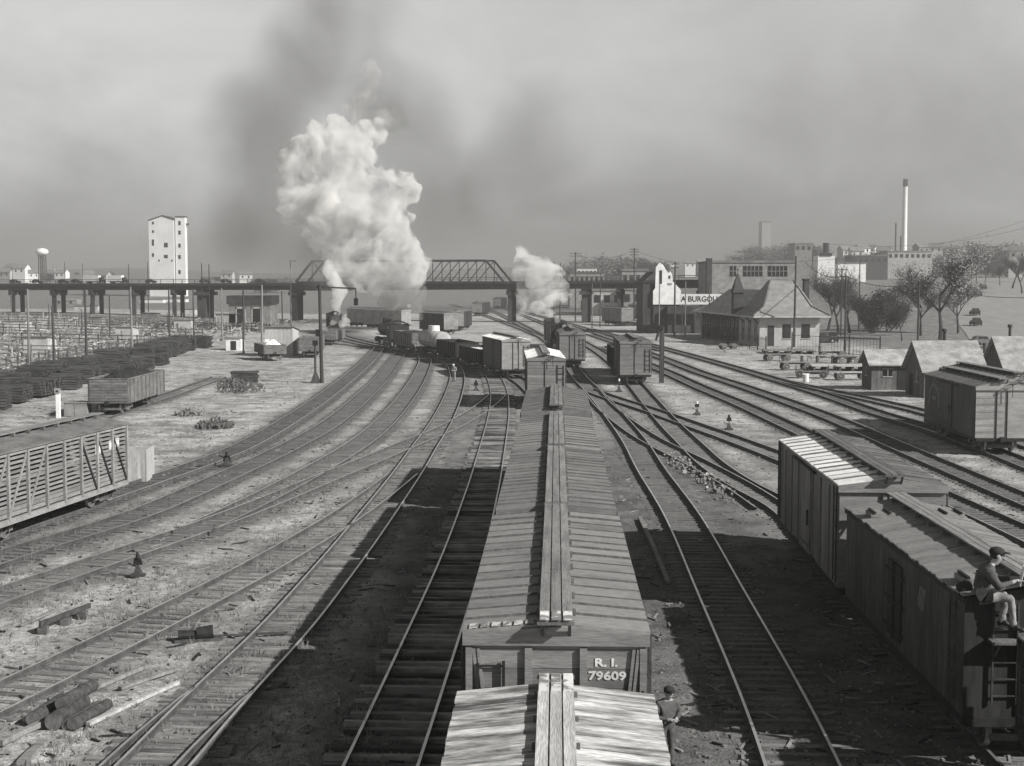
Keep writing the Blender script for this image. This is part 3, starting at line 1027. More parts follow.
c5 = boxcar('boxcar', 'taller dull roofed boxcar at the far end of the middle train', centre(57.2, 11.0), TR, 'boxcars of the middle train',
            L=11.0, W=2.9, ez=4.42, rz_=4.62, roof='seams', roof_m='roof_dull', n_roof=10, roof_solo=False, brake=False, rb_over=0.2)
# white-chipped patches on the edge of the lettered car's roof, and its lettering
b = MB()
for k in range(7):
    y = 1.36 - k * 0.185
    z = 4.33 - (4.33 - 4.20) * abs(y) / 1.48 + 0.075
    b.slab([(-5.46, y - 0.07, z + 0.012), (-5.18, y - 0.07, z + 0.012), (-5.18, y + 0.07, z - 0.010), (-5.46, y + 0.07, z - 0.010)], (0, 0, 0.012))
b.build('chipped_paint', 'chipped_white', c2)
for s, z, y, sz in (('R. I.', 3.73, -0.82, 0.19), ('79609', 3.51, -0.84, 0.195)):
    me = text_mesh(s, sz, 0.004, 0.006)
    me.materials.append(MATS['letter_white'])
    o = inst('lettering', me, c2, (-5.45 - 0.03, y, z), (PI / 2, 0, -PI / 2), (1.28, 0.98, 1))
g1 = MB()
g1.bar((-5.53, 1.28, 2.7), (-5.53, 1.28, 3.72), 0.045, 0.045)
g1.bar((-5.53, 0.86, 2.7), (-5.53, 0.86, 3.76), 0.05, 0.05)
g1.bar((-5.53, 1.28, 3.68), (-5.53, 0.86, 3.68), 0.03, 0.03)
g1.build('corner_ladder', 'iron_black', c2)

# car standing ahead of the gap: horizontal plank end toward us
def on_line(name, y_near, L, **kw):
    """centre and heading of a car of length L whose near end stands at y_near"""
    p, d = on_track(name, y_near)
    q, d2 = on_track(name, y_near + L * abs(d.y))
    dd = (q - p).normalized()
    return p + dd * (L / 2), heading(dd)
p, a = on_line('train', 105, 11.0)
boxcar('boxcar', 'boxcar with horizontal plank end and pale patched roof, alone beyond the middle train', p, a, L=11.0, W=2.95, ez=4.0, rz_=4.35, end_style='planks', roof_m='roof_frost', n_roof=10,
       end_m='end_plank', side_m='car_dark', lod=1)
p, a = on_line('middle', 156, 11.0)
bc7 = boxcar('boxcar', 'grey boxcar with vertical boarded end in front of the middle engine', p, a, L=11.0, W=2.95, ez=4.0, rz_=4.5, end_style='plain', roof_m='roof_dull', n_roof=10, end_m='end_plank', side_m='car_dark', lod=1)
p, a = on_line('string', 138, 11.0)
boxcar('boxcar', 'pale ended boxcar with black side at the near end of the curved string', p, a, 'curved string of cars', L=11.0, W=2.9, ez=4.0, rz_=4.3, end_style='plain', roof_m='roof_frost', n_roof=10, end_m='end_light', side_m='car_dark', lod=1)
p, a = on_line('right_string', 130, 11.0)
boxcar('boxcar', 'dark grey boxcar beside the post, horizontal boarded end with a patch', p, a, L=11.0, W=3.02, ez=4.2, rz_=4.5, end_style='planks', roof_m='roof_dull', n_roof=10, end_m='end_plank', side_m='car_dark', lod=1)
p, a = on_line('right_string', 143, 11.5)
gondola('gondola', 'dark gondola with rubble load behind the patched boxcar', p, a, L=11.5, top=2.9, m='car_dark_plain', load='rubble', heap=0.5)

# ---------------------------------------------------------------- right-hand string
def seg(a, c):
    a, c = Vector(a), Vector(c)
    return (a + c) / 2, heading((c - a).normalized())
p, a = seg((11.07, 38.9, 0), (11.6, 50.3, 0))
rb1 = boxcar('boxcar', 'steel boxcar with white frosted roof panels in the right string', p, a, 'cars of the right string', L=11.4, W=3.05, ez=4.03, rz_=4.25, roof='seams', roof_m='roof_frost', n_roof=14,
             roof_solo=True, seam_m='roof_dull', side_m='car_wood_far', end_style='plain', rb_m='plank_dark', slide=-0.2, brake=False)
# its right roof slope is bare grey: swap that side's panels
for o in rb1.children:
    if o.name.startswith('roof_panel'):
        ys = [v.co.y for v in o.data.vertices]
        if sum(ys) < 0:
            o.data.materials[0] = MATS['roof_dull']
# vertical side panels with rivet posts
for k in range(9):
    x = -5.6 + 11.2 * k / 8
    if abs(x + 0.2) < 1.05:
        continue
    b = MB()
    b.box(x - 0.04, x + 0.04, 1.526, 1.565, 1.03, 3.85)
    b.build('side_post', 'car_wood_far', rb1)
p, a = seg((10.70, 27.2, 0), (10.95, 38.0, 0))
reefer = boxcar('refrigerator_car', 'black sided refrigerator car on which the seated man rides', p, a, 'cars of the right string', L=10.8, W=2.84, ez=3.52, rz_=3.78, roof='boards', roof_m='roof_grey', n_roof=40,
                side_m='car_dark', end_m='car_dark_plain', door=False, end_style='plain', rb_m='plank_worn', brake=False, fascia=False, lad=False, rb_over=0.25)
reefer['category'] = 'refrigerator car'
for s in (-1, 1):                                          # narrow hinged double doors
    y = s * 1.42
    for k in (-1, 1):
        b = MB()
        b.box(0.02 * k if k > 0 else -0.62, 0.62 if k > 0 else -0.02, min(y, y + s * 0.05), max(y, y + s * 0.05), 1.25, 3.1)
        dr = b.build('door', 'car_dark_plain', reefer)
        for z in (1.45, 2.15, 2.85):
            b = MB()
            b.bar((0.1 * k, y + s * 0.065, z), (0.85 * k, y + s * 0.065, z), 0.03, 0.07)
            b.build('hinge', 'iron_black', dr)
    b = MB()
    b.bar((0, y + s * 0.08, 1.2), (0, y + s * 0.08, 3.2), 0.05, 0.05)
    b.bar((0, y + s * 0.09, 2.0), (0.35, y + s * 0.09, 2.0), 0.03, 0.05)
    b.build('door_bar', 'iron_rust', reefer)
b = MB()                                                    # faded monogram
for k in range(4):
    b.bar((-2.35 + k * 0.13, 1.4235, 2.45 + 0.02 * k), (-2.55 + k * 0.13, 1.4235, 3.0), 0.075, 0.004, up=(0, 1, 0))
b.build('faded_lettering', 'letter_dim', reefer)
for k, (x, sx) in enumerate(((3.6, 1), (3.6, -1), (-4.4, 1), (-4.4, -1))):   # ice hatches
    b = MB()
    b.box(x - 0.33, x + 0.33, sx * 0.95 - 0.3, sx * 0.95 + 0.3, 3.64, 3.74)
    h_ = b.build('ice_hatch', 'roof_grey', reefer)
    b = MB()
    b.bar((x - 0.36, sx * 0.95 - 0.2, 3.77), (x + 0.36, sx * 0.95 - 0.2, 3.77), 0.06, 0.05)
    b.bar((x - 0.36, sx * 0.95 + 0.2, 3.77), (x + 0.36, sx * 0.95 + 0.2, 3.77), 0.06, 0.05)
    b.build('hatch_bar', 'iron_black', h_)
b = MB()
b.box(-5.44, 5.44, 1.40, 1.475, 3.40, 3.50)
b.box(-5.44, 5.44, -1.475, -1.40, 3.40, 3.50)
b.build('eave_board', 'car_dark_plain', reefer)
ladder(reefer, (-5.05, 1.50, 1.3), (-4.65, 1.50, 1.3), 2.1, 6, 'iron_rust')
ladder(reefer, (-5.46, 0.35, 1.3), (-5.46, 0.85, 1.3), 2.1, 6, 'iron_rust', 'end_ladder')
b = MB()                                                    # brake platform and staff on the near end
b.box(-5.78, -5.43, -0.75, 0.95, 2.62, 2.67)
b.bar((-5.75, -0.6, 2.62), (-5.43, -0.6, 2.3), 0.04, 0.04)
b.bar((-5.75, 0.8, 2.62), (-5.43, 0.8, 2.3), 0.04, 0.04)
b.build('brake_step', 'plank_dark', reefer)
b = MB()
b.cyl((-5.62, -0.62, 2.67), (-5.62, -0.62, 4.25), 0.022, n=8)
for k in range(14):
    t0, t1 = 2 * PI * k / 14, 2 * PI * (k + 1) / 14
    pp = lambda t: (-5.62 + 0.21 * math.cos(t), -0.62 + 0.21 * math.sin(t), 4.22)
    b.bar(pp(t0), pp(t1), 0.03, 0.03)
    if k % 3 == 0:
        b.bar((-5.62, -0.62, 4.22), pp(t0), 0.02, 0.02)
b.build('brake_wheel', 'iron_black', reefer)
p, a = seg((10.65, 14.6, 0), (10.95, 25.8, 0))
boxcar('boxcar', 'dark low roofed car at the right edge in front of the seated man', p, a, 'cars of the right string', L=11.2, W=2.1, ez=3.05, rz_=3.2, roof='seams', roof_m='roof_dull', n_roof=10, side_m='car_dark', end_m='car_dark_plain',
       end_style='plain', brake=False, lod=1)

# ---------------------------------------------------------------- far right boxcar with round herald
p, a = on_line('main_three', 77, 10.7)
hc = boxcar('boxcar', 'black sided boxcar with round herald beside the sheds', p, a, 'cars on the outer main track', L=10.7, W=2.95, ez=3.95, rz_=4.3, side_m='car_dark', end_m='end_light', roof_m='roof_dull', n_roof=12, end_style='plain', lod=2, brake=True, lad=False, slide=0.2)
b = MB()
n = 22
for k in range(n):
    t0, t1 = PI * (-0.08 + 1.16 * k / n), PI * (-0.08 + 1.16 * (k + 0.72) / n)
    for r0, r1 in ((0.98, 1.2),):
        q = [(3.2 - math.cos(t0) * r0, 1.4785, 2.35 + math.sin(t0) * r0), (3.2 - math.cos(t1) * r0, 1.4785, 2.35 + math.sin(t1) * r0),
             (3.2 - math.cos(t1) * r1, 1.4785, 2.35 + math.sin(t1) * r1), (3.2 - math.cos(t0) * r1, 1.4785, 2.35 + math.sin(t0) * r1)]
        b.slab(q, (0, 0.004, 0))
for k in range(5):
    b.box(2.75 + k * 0.2, 2.88 + k * 0.2, 1.4775, 1.4825, 2.5, 2.72)
for (x, z) in ((1.7, 3.2), (1.7, 1.6), (3.9, 1.7)):
    b.box(x, x + 0.2, 1.4775, 1.4825, z, z + 0.12)
b.build('herald', 'letter_dim', hc)
for k in range(6):
    b = MB()
    b.bar((-5.41, -0.2, 1.4 + 0.4 * k), (-5.41, 1.4, 1.4 + 0.4 * k), 0.015, 0.012)
    b.build('end_strap', 'iron_rust', hc)
p, a = on_line('siding', 84, 10.7)
boxcar('boxcar', 'pale ended boxcar at the right edge beyond the herald boxcar', p, a, L=10.7, W=2.95, ez=3.9, rz_=4.2, side_m='car_dark', end_m='end_light', roof_m='roof_dull', n_roof=10, end_style='plain', lod=1, lad=False)

# ---------------------------------------------------------------- stock car at the left
p0, d0 = on_track('stock', 49.0)
p1, d1 = on_track('stock', 60.4)
p, a = seg(p0, p1)
SL = (p1 - p0).length
sc = thing('stock_car', 'slat sided livestock car standing at the left edge', 'stock car', p, a)
b = MB()
b.box(-SL / 2, SL / 2, -1.38, 1.38, 0.98, 1.1)
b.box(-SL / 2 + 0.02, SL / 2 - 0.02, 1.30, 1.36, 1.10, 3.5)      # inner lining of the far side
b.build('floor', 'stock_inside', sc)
zs = [1.12 + 0.178 * k for k in range(13)]
sl_w = MB().box(-SL / 2, SL / 2, -0.02, 0.02, 0, 0.098).mesh('slat', 'stock_slat')
sl_n = MB().box(-SL / 2, SL / 2, -0.02, 0.02, 0, 0.15).mesh('slat', 'stock_slat')
for k, z in enumerate(zs):
    for y in (-1.40, 1.40):
        inst('slat', sl_n if k in (0, 1, 7) else sl_w, sc, (0, y, z))
pst = MB().box(-0.07, 0.07, -0.05, 0.05, 1.0, 3.52).mesh('side_post', 'stock_frame')
for k in range(9):
    x = -SL / 2 + 0.08 + (SL - 0.16) * k / 8
    for y in (-1.472, 1.472):
        inst('side_post', pst, sc, (x, y, 0))
for k in range(8):
    x0 = -SL / 2 + 0.1 + (SL - 0.2) * k / 8
    x1 = x0 + (SL - 0.2) / 8
    if k in (3, 4):
        continue
    for y in (-1.448, 1.448):
        b = MB()
        up = (k < 3)
        b.bar((x0, y, 1.05 if up else 3.45), (x1, y, 3.45 if up else 1.05), 0.045, 0.10, up=(0, 0, 1))
        b.build('side_brace', 'stock_frame' if k < 5 else 'iron_black', sc)
b = MB()
for s in (-1, 1):
    b.box(s * SL / 2 - 0.06, s * SL / 2 + 0.06, -1.42, 1.42, 1.0, 1.12)
    b.box(-SL / 2, SL / 2, s * 1.44 - 0.05, s * 1.44 + 0.05, 0.84, 1.06)
    b.box(-SL / 2, SL / 2, s * 1.43 - 0.05, s * 1.43 + 0.05, 3.44, 3.56)
b.build('sill', 'stock_frame', sc)
for s in (-1, 1):
    for k, z in enumerate(zs):
        b = MB()
        b.box(s * SL / 2 - 0.025, s * SL / 2 + 0.025, -1.38, 1.38, z, z + 0.12)
        b.build('end_slat', 'stock_slat', sc)
b = MB()
for s in (-1, 1):
    b.slab([(-SL / 2 - 0.08, 0, 3.86), (SL / 2 + 0.08, 0, 3.86), (SL / 2 + 0.08, s * 1.55, 3.57), (-SL / 2 - 0.08, s * 1.55, 3.57)], (0, 0, 0.05))
b.build('roof', 'gondola', sc)
running_board(sc, SL, 4.04, 0.2, 'plank_worn')
trucks(sc, SL, 1.5)
coupler(sc, SL)
for x, z, w in ((3.1, 2.78, 0.5), (4.35, 2.82, 0.4), (4.95, 2.86, 0.45)):
    b = MB()
    b.box(x - w / 2, x + w / 2, -1.452, -1.428, z - 0.2, z + 0.2)
    bd = b.build('letter_board', 'pale_wall', sc)
    b = MB()
    for q in range(3):
        b.box(x - w * 0.35 + q * w * 0.26, x - w * 0.35 + q * w * 0.26 + 0.07, -1.4585, -1.4525, z - 0.1, z + 0.1)
    b.build('lettering', 'letter_white', bd)
b = MB()
b.box(-SL / 2 + 0.6, SL / 2 - 0.6, -0.4, 0.4, 0.6, 0.975)
b.build('underframe', 'iron_black', sc)

# ---------------------------------------------------------------- gondolas of the left ground
gondola('gondola', 'wooden gondola heaped with coal standing behind the stock car', (-30.0, 105.2, 0), PI / 2 + 0.0, L=10.4, W=3.0, z0=1.1, top=2.75, m='gondola', load='coal', heap=0.9)
p = G(266, 361)
gondola('gondola', 'low ore car heaped with white lime near the pale shed', (p.x, p.y + 3, 0), PI / 2 + 0.35, L=7.0, W=2.8, top=2.0, m='gondola', load='lime', heap=1.1, ribs=6)
p = G(307, 358)
gondola('gondola', 'empty grey gondola beside the pale shed and tall post', (p.x, p.y + 4, 0), PI / 2 + 0.10, L=9.0, W=3.0, top=2.6, m='gondola', ribs=8)
p = G(333, 346)
gondola('gondola', 'low gondola standing beyond the tall post near the engine', (p.x - 1, p.y + 6, 0), PI / 2 - 0.02, L=10.0, W=2.9, top=2.3, m='gondola', ribs=8)

# ---------------------------------------------------------------- the curved string
p, a = on_line('string', 151.0, 10.8)
gondola('gondola', 'black gondola with pale spoil coupled behind the pale ended boxcar', p, a, 'curved string of cars', L=10.6, top=2.4, m='car_dark_plain', load='lime', heap=0.3)
p, a = on_line('string', 163.5, 10.8)
gondola('gondola', 'plain dark gondola in the curved string next to the tank dome', p, a, 'curved string of cars', L=10.6, top=2.6, m='car_dark_plain')
def tank_car(name, label, loc, rz, group=None):
    r = thing(name, label, 'tank car', loc, rz, group)
    b = MB(); b.cyl((-4.6, 0, 2.35), (4.6, 0, 2.35), 1.15, n=24)
    b.ball((-4.6, 0, 2.35), 0.35, 1.15, 1.15); b.ball((4.6, 0, 2.35), 0.35, 1.15, 1.15)
    b.build('tank', 'pale_wall', r, True)
    b = MB(); b.cyl((0, 0, 3.3), (0, 0, 4.15), 0.75, n=20); b.build('dome', 'white_paint', r)
    b = MB(); b.box(-5.2, 5.2, -1.3, 1.3, 0.95, 1.15); b.build('frame', 'iron_black', r)
    b = MB()
    for s in (-1, 1):
        b.bar((-4.8, s * 1.35, 2.0), (4.8, s * 1.35, 2.0), 0.04, 0.04)
        for x in (-4.6, -2.3, 0, 2.3, 4.6):
            b.bar((x, s * 1.35, 1.1), (x, s * 1.35, 2.0), 0.03, 0.03)
    b.build('handrail', 'iron_black', r)
    trucks(r, 10.4); coupler(r, 10.4)
    return r
p, a = on_line('string', 175.5, 10.6)
tank_car('tank_car', 'white tank car with tall dome in the curved string', p, a, 'curved string of cars')
p, a = on_line('string', 187.0, 10.6)
gondola('gondola', 'grey gondola with a pale patch between tank car and engine', p, a, 'curved string of cars', L=10.4, top=2.9, m='gondola', load='coal', heap=0.6)

# ---------------------------------------------------------------- steam engines
def engine(name, label, loc, rz, steamy=False):
    """smokebox end at +x"""
    r = thing(name, label, 'steam engine', loc, rz)
    b = MB()
    b.cyl((-2.5, 0, 2.75), (4.6, 0, 2.75), 1.02, 0.95, n=24)
    b.cyl((4.6, 0, 2.75), (5.5, 0, 2.75), 0.97, 0.97, n=24)
    bo = b.build('boiler', 'iron_black', r)
    b = MB()
    b.cyl((5.5, 0, 2.75), (5.6, 0, 2.75), 0.86, 0.80, n=24)
    b.cyl((5.6, 0, 2.75), (5.68, 0, 2.75), 0.3, 0.26, n=16)
    b.build('smokebox_door', 'iron_rust', bo)
    b = MB()
    b.cyl((4.7, 0, 3.6), (4.7, 0, 4.45), 0.30, 0.36, n=16)
    b.build('smokestack', 'iron_black', bo)
    b = MB(); b.cyl((2.6, 0, 3.5), (2.6, 0, 4.15), 0.42, 0.38, n=16); b.ball((2.6, 0, 4.15), 0.38, 0.38, 0.2)
    b.build('sand_dome', 'iron_black', bo)
    b = MB(); b.cyl((0.6, 0, 3.5), (0.6, 0, 4.2), 0.46, 0.42, n=16); b.ball((0.6, 0, 4.2), 0.42, 0.42, 0.22)
    b.build('steam_dome', 'iron_black', bo)
    b = MB()
    b.cyl((5.35, 0, 4.0), (5.75, 0, 4.0), 0.27, 0.29, n=16)
    b.build('headlight', ['wheel_rim'], r)
    b = MB()
    b.box(-4.6, -2.5, -1.45, 1.45, 1.5, 3.7)
    b.slab([(-4.9, -1.55, 3.702), (-2.3, -1.55, 3.702), (-2.3, 0, 4.25), (-4.9, 0, 4.25)], (0, 0, 0.06))
    b.slab([(-4.9, 1.55, 3.702), (-2.3, 1.55, 3.702), (-2.3, 0, 4.25), (-4.9, 0, 4.25)], (0, 0, 0.06))
    cb = b.build('cab', 'iron_black', r)
    for s in (-1, 1):
        b = MB(); b.box(-4.0, -3.1, s * 1.455 - 0.01, s * 1.455 + 0.01, 2.6, 3.4); b.build('cab_window', 'glass_dark', cb)
    b = MB()
    b.box(-4.6, 5.6, -0.75, 0.75, 1.0, 1.5)
    b.box(-2.4, 5.3, -1.4, -1.0, 1.95, 2.03); b.box(-2.4, 5.3, 1.0, 1.4, 1.95, 2.03)
    b.box(5.6, 5.85, -1.4, 1.4, 0.95, 1.35)
    b.build('frame', 'iron_black', r)
    for s in (-1, 1):
        b = MB(); b.cyl((4.2, s * 1.12, 1.25), (5.3, s * 1.12, 1.25), 0.42, n=16); b.build('cylinder', 'iron_rust', r)
        b = MB()
        b.bar((-1.8, s * 1.02, 0.95), (4.2, s * 1.02, 1.15), 0.05, 0.12)
        b.build('side_rod', 'wheel_rim', r)
        for x in (-1.8, 0.1, 2.0):
            inst('driving_wheel', wheel_mesh(0.75), r, (x, s * 0.78, 0.935))
        inst('pilot_wheel', wheel_mesh(), r, (4.9, s * 0.78, 0.605))
    b = MB()
    for k in range(9):
        y = -1.2 + 2.4 * k / 8
        b.bar((5.85, y, 1.2), (6.5, y * 0.6, 0.3), 0.06, 0.06)
    b.bar((6.5, -0.72, 0.3), (6.5, 0.72, 0.3), 0.08, 0.08)
    b.build('pilot', 'iron_rust', r)
    return r
def tender(root_label, loc, rz, group=None):
    r = thing('tender', root_label, 'tender', loc, rz, group)
    b = MB(); b.box(-3.6, 3.6, -1.45, 1.45, 1.05, 3.0); b.build('tank', 'iron_black', r)
    b = MB()
    for s in (-1, 1):
        b.box(-1.2, 3.5, s * 1.42 - 0.04, s * 1.42 + 0.04, 3.002, 3.7)
    b.box(-1.25, -1.17, -1.38, 1.38, 3.002, 3.7)
    b.build('coal_board', 'iron_black', r)
    b = MB()
    for k in range(120):
        x, y = random.uniform(-1.0, 3.4), random.uniform(-1.3, 1.3)
        z = 3.3 + 0.6 * (1 - (y / 1.4) ** 2)
        s = random.uniform(0.12, 0.3)
        b.cbox((x, y, z), s, s, s)
    kind(b.build('coal', 'coal', r), 'stuff')
    trucks(r, 7.2, 1.4, 'iron_black'); coupler(r, 7.2)
    return r
def engine_set(track, y, lab, tl, flip=False):
    p, d = on_track(track, y)
    e = engine('steam_engine', lab, p, heading(-d))
    q, d2 = on_track(track, y + 10.2 * abs(d.y) + 0.4)
    tender(tl, q, heading(-d2))
    return e
# left engine, facing us in a cloud of white steam
engine_set('left_main', 262, 'steam engine on the left, round front wrapped in white steam', 'tender behind the left steam engine')
# engine at the head of the curved string
p, d = on_track('string', 204)
engine('steam_engine', 'black engine under the dark smoke at the far end of the curved string', p, heading(d))
# middle engine
p, d = on_track('middle', 187)
engine('steam_engine', 'steam engine behind the grey boxcar blowing white steam in the middle', p, heading(-d))
q, d2 = on_track('middle', 196.8)
tender('tender coupled behind the middle steam engine', q, heading(-d2))
p, a = on_line('middle', 203, 11)
boxcar('boxcar', 'black boxcar coupled behind the middle engine', p, a, L=11, ez=4.0, rz_=4.3, side_m='car_dark', end_m='car_dark_plain', lod=0, end_style='none', roof_m='car_dark_plain', lad=False)

# ---------------------------------------------------------------- distant cars
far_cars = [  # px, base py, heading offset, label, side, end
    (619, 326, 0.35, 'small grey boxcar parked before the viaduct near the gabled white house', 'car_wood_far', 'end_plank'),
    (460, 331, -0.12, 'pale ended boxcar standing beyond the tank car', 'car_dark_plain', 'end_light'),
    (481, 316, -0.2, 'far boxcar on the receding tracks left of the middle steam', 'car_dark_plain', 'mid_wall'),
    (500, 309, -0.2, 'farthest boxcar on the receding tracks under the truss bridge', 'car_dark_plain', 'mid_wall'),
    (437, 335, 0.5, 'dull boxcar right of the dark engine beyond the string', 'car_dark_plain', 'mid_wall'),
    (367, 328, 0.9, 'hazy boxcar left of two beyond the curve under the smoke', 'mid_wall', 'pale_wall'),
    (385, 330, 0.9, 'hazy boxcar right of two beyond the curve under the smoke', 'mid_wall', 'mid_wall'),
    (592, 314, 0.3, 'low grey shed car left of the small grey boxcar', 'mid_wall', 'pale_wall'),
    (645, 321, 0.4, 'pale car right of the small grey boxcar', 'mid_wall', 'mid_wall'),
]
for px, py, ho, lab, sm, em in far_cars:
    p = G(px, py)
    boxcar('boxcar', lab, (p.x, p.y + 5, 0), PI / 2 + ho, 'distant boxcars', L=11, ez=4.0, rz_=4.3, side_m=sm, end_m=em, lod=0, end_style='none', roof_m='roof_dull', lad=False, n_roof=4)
# ================================================================== BUILDINGS AND LARGE STRUCTURES
def hit_line(px, A, B):
    """point of the plan line A-B that lies in pixel column px"""
    s = (px - 512) / FPX / _ct
    # x = s*y along the ray (plan); A + t(B-A)
    dx, dy = B[0] - A[0], B[1] - A[1]
    t = (s * A[1] - A[0]) / (dx - s * dy)
    return Vector((A[0] + dx * t, A[1] + dy * t, 0)), t

# ---------------------------------------------------------------- viaduct
VA, VB, VC, VD = (-224, 391, 9.4), (-56, 353, 9.7), (32.5, 330, 10.4), (55, 324.6, 10.6)
via = thing('viaduct', 'long road viaduct on piers with a truss span crossing behind the yard', 'viaduct', (0, 0, 0))
def vdeck(a, c, depth, name, w=7.5):
    a, c = Vector(a), Vector(c)
    d = (c - a); d.z = 0; d.normalize()
    n = Vector((d.y, -d.x, 0)) * (w / 2)
    b = MB()
    t = Vector((0, 0, 0.7))
    b.hexa([a - n - t, c - n - t, c + n - t, a + n - t, a - n, c - n, c + n, a + n])
    b.build(name, 'steel_dark', via)
    for s in (-1, 1):
        b = MB()
        m = n * 0.82 * s
        b.bar(a + m - Vector((0, 0, 0.702 + depth / 2)), c + m - Vector((0, 0, 0.702 + depth / 2)), 0.5, depth)
        b.build('girder', 'steel_dark', via)
        L = (c - a).length
        k_n = int(L / 6)
        b = MB()
        m = n * 0.97 * s
        b.bar(a + m + Vector((0, 0, 1.0)), c + m + Vector((0, 0, 1.0)), 0.16, 0.14)
        b.bar(a + m + Vector((0, 0, 0.55)), c + m + Vector((0, 0, 0.55)), 0.08, 0.08)
        for k in range(k_n):
            q = a + (c - a) * (k / k_n) + m
            b.bar(q, q + Vector((0, 0, 1.0)), 0.2, 0.2)
        b.build('railing', 'concrete_dull', via)
vdeck(VA, VB, 1.1, 'deck')
vdeck(VB, VC, 1.3, 'deck')
vdeck(VC, VD, 1.3, 'deck')
def vpier(p, z, dirv, w=1.3, gap=4.2, m='concrete_dull'):
    n = Vector((dirv.y, -dirv.x, 0)).normalized()
    b = MB()
    for s in (-1, 1):
        q = p + n * gap / 2 * s
        b.box(q.x - w / 2, q.x + w / 2, q.y - w / 2, q.y + w / 2, -1, z - 1.2)
        b.box(q.x - w * 0.9, q.x + w * 0.9, q.y - w * 0.9, q.y + w * 0.9, z - 1.2, z - 0.3)
    b.bar(p - n * gap * 0.8 + Vector((0, 0, z - 0.15)), p + n * gap * 0.8 + Vector((0, 0, z - 0.15)), w, 0.9)
    b.build('pier', m, via)
dl = Vector((VB[0] - VA[0], VB[1] - VA[1], 0))
for px in (-20, 20, 61, 99, 140, 180):
    p, t = hit_line(px, VA, VB)
    vpier(p, VA[2] + (VB[2] - VA[2]) * t - 2.0, dl, 0.95, 4.6, 'steel_dark')
for px, w in ((207, 2.2), (298, 1.5)):
    p, t = hit_line(px, VA, VB)
    vpier(p, VA[2] + (VB[2] - VA[2]) * t - 2.0, dl, w, 4.0, 'brick_dark')
dr_ = Vector((VC[0] - VB[0], VC[1] - VB[1], 0))
for px, w in ((512, 1.6), (586, 2.0), (620, 1.1), (640, 1.1)):
    p, t = hit_line(px, VB, VC)
    vpier(p, VB[2] + (VC[2] - VB[2]) * t - 2.2, dr_, w * 0.7, 4.0, 'brick_dark')
for px in (668, 700, 735):
    p, t = hit_line(px, VC, VD)
    vpier(p, 8.2, dr_, 0.9, 4.0, 'brick_dark')
pa, ta = hit_line(303, VB, VC)
pb, tb = hit_line(508, VB, VC)
N_ = 12
for s in (-1, 1):
    nn = Vector((dr_.y, -dr_.x, 0)).normalized() * 3.9 * s
    lo = lambda k: pa + (pb - pa) * (k / N_) + nn + Vector((0, 0, 9.9))
    hi = lambda k: lo(k) + Vector((0, 0, 5.4))
    b = MB()
    b.bar(hi(1), hi(N_ - 1), 0.4, 0.45); b.bar(lo(0), lo(N_), 0.5, 0.5)
    b.bar(lo(0), hi(1), 0.5, 0.5); b.bar(lo(N_), hi(N_ - 1), 0.5, 0.5)
    b.build('truss_chord', 'steel_dark', via)
    for k in range(1, N_):
        b = MB()
        b.bar(lo(k), hi(k), 0.22, 0.22)
        if k < N_ - 1:
            if k < N_ / 2:
                b.bar(hi(k), lo(k + 1), 0.2, 0.2)
            else:
                b.bar(lo(k), hi(k + 1), 0.2, 0.2)
        b.build('truss_web', 'steel_dark', via)

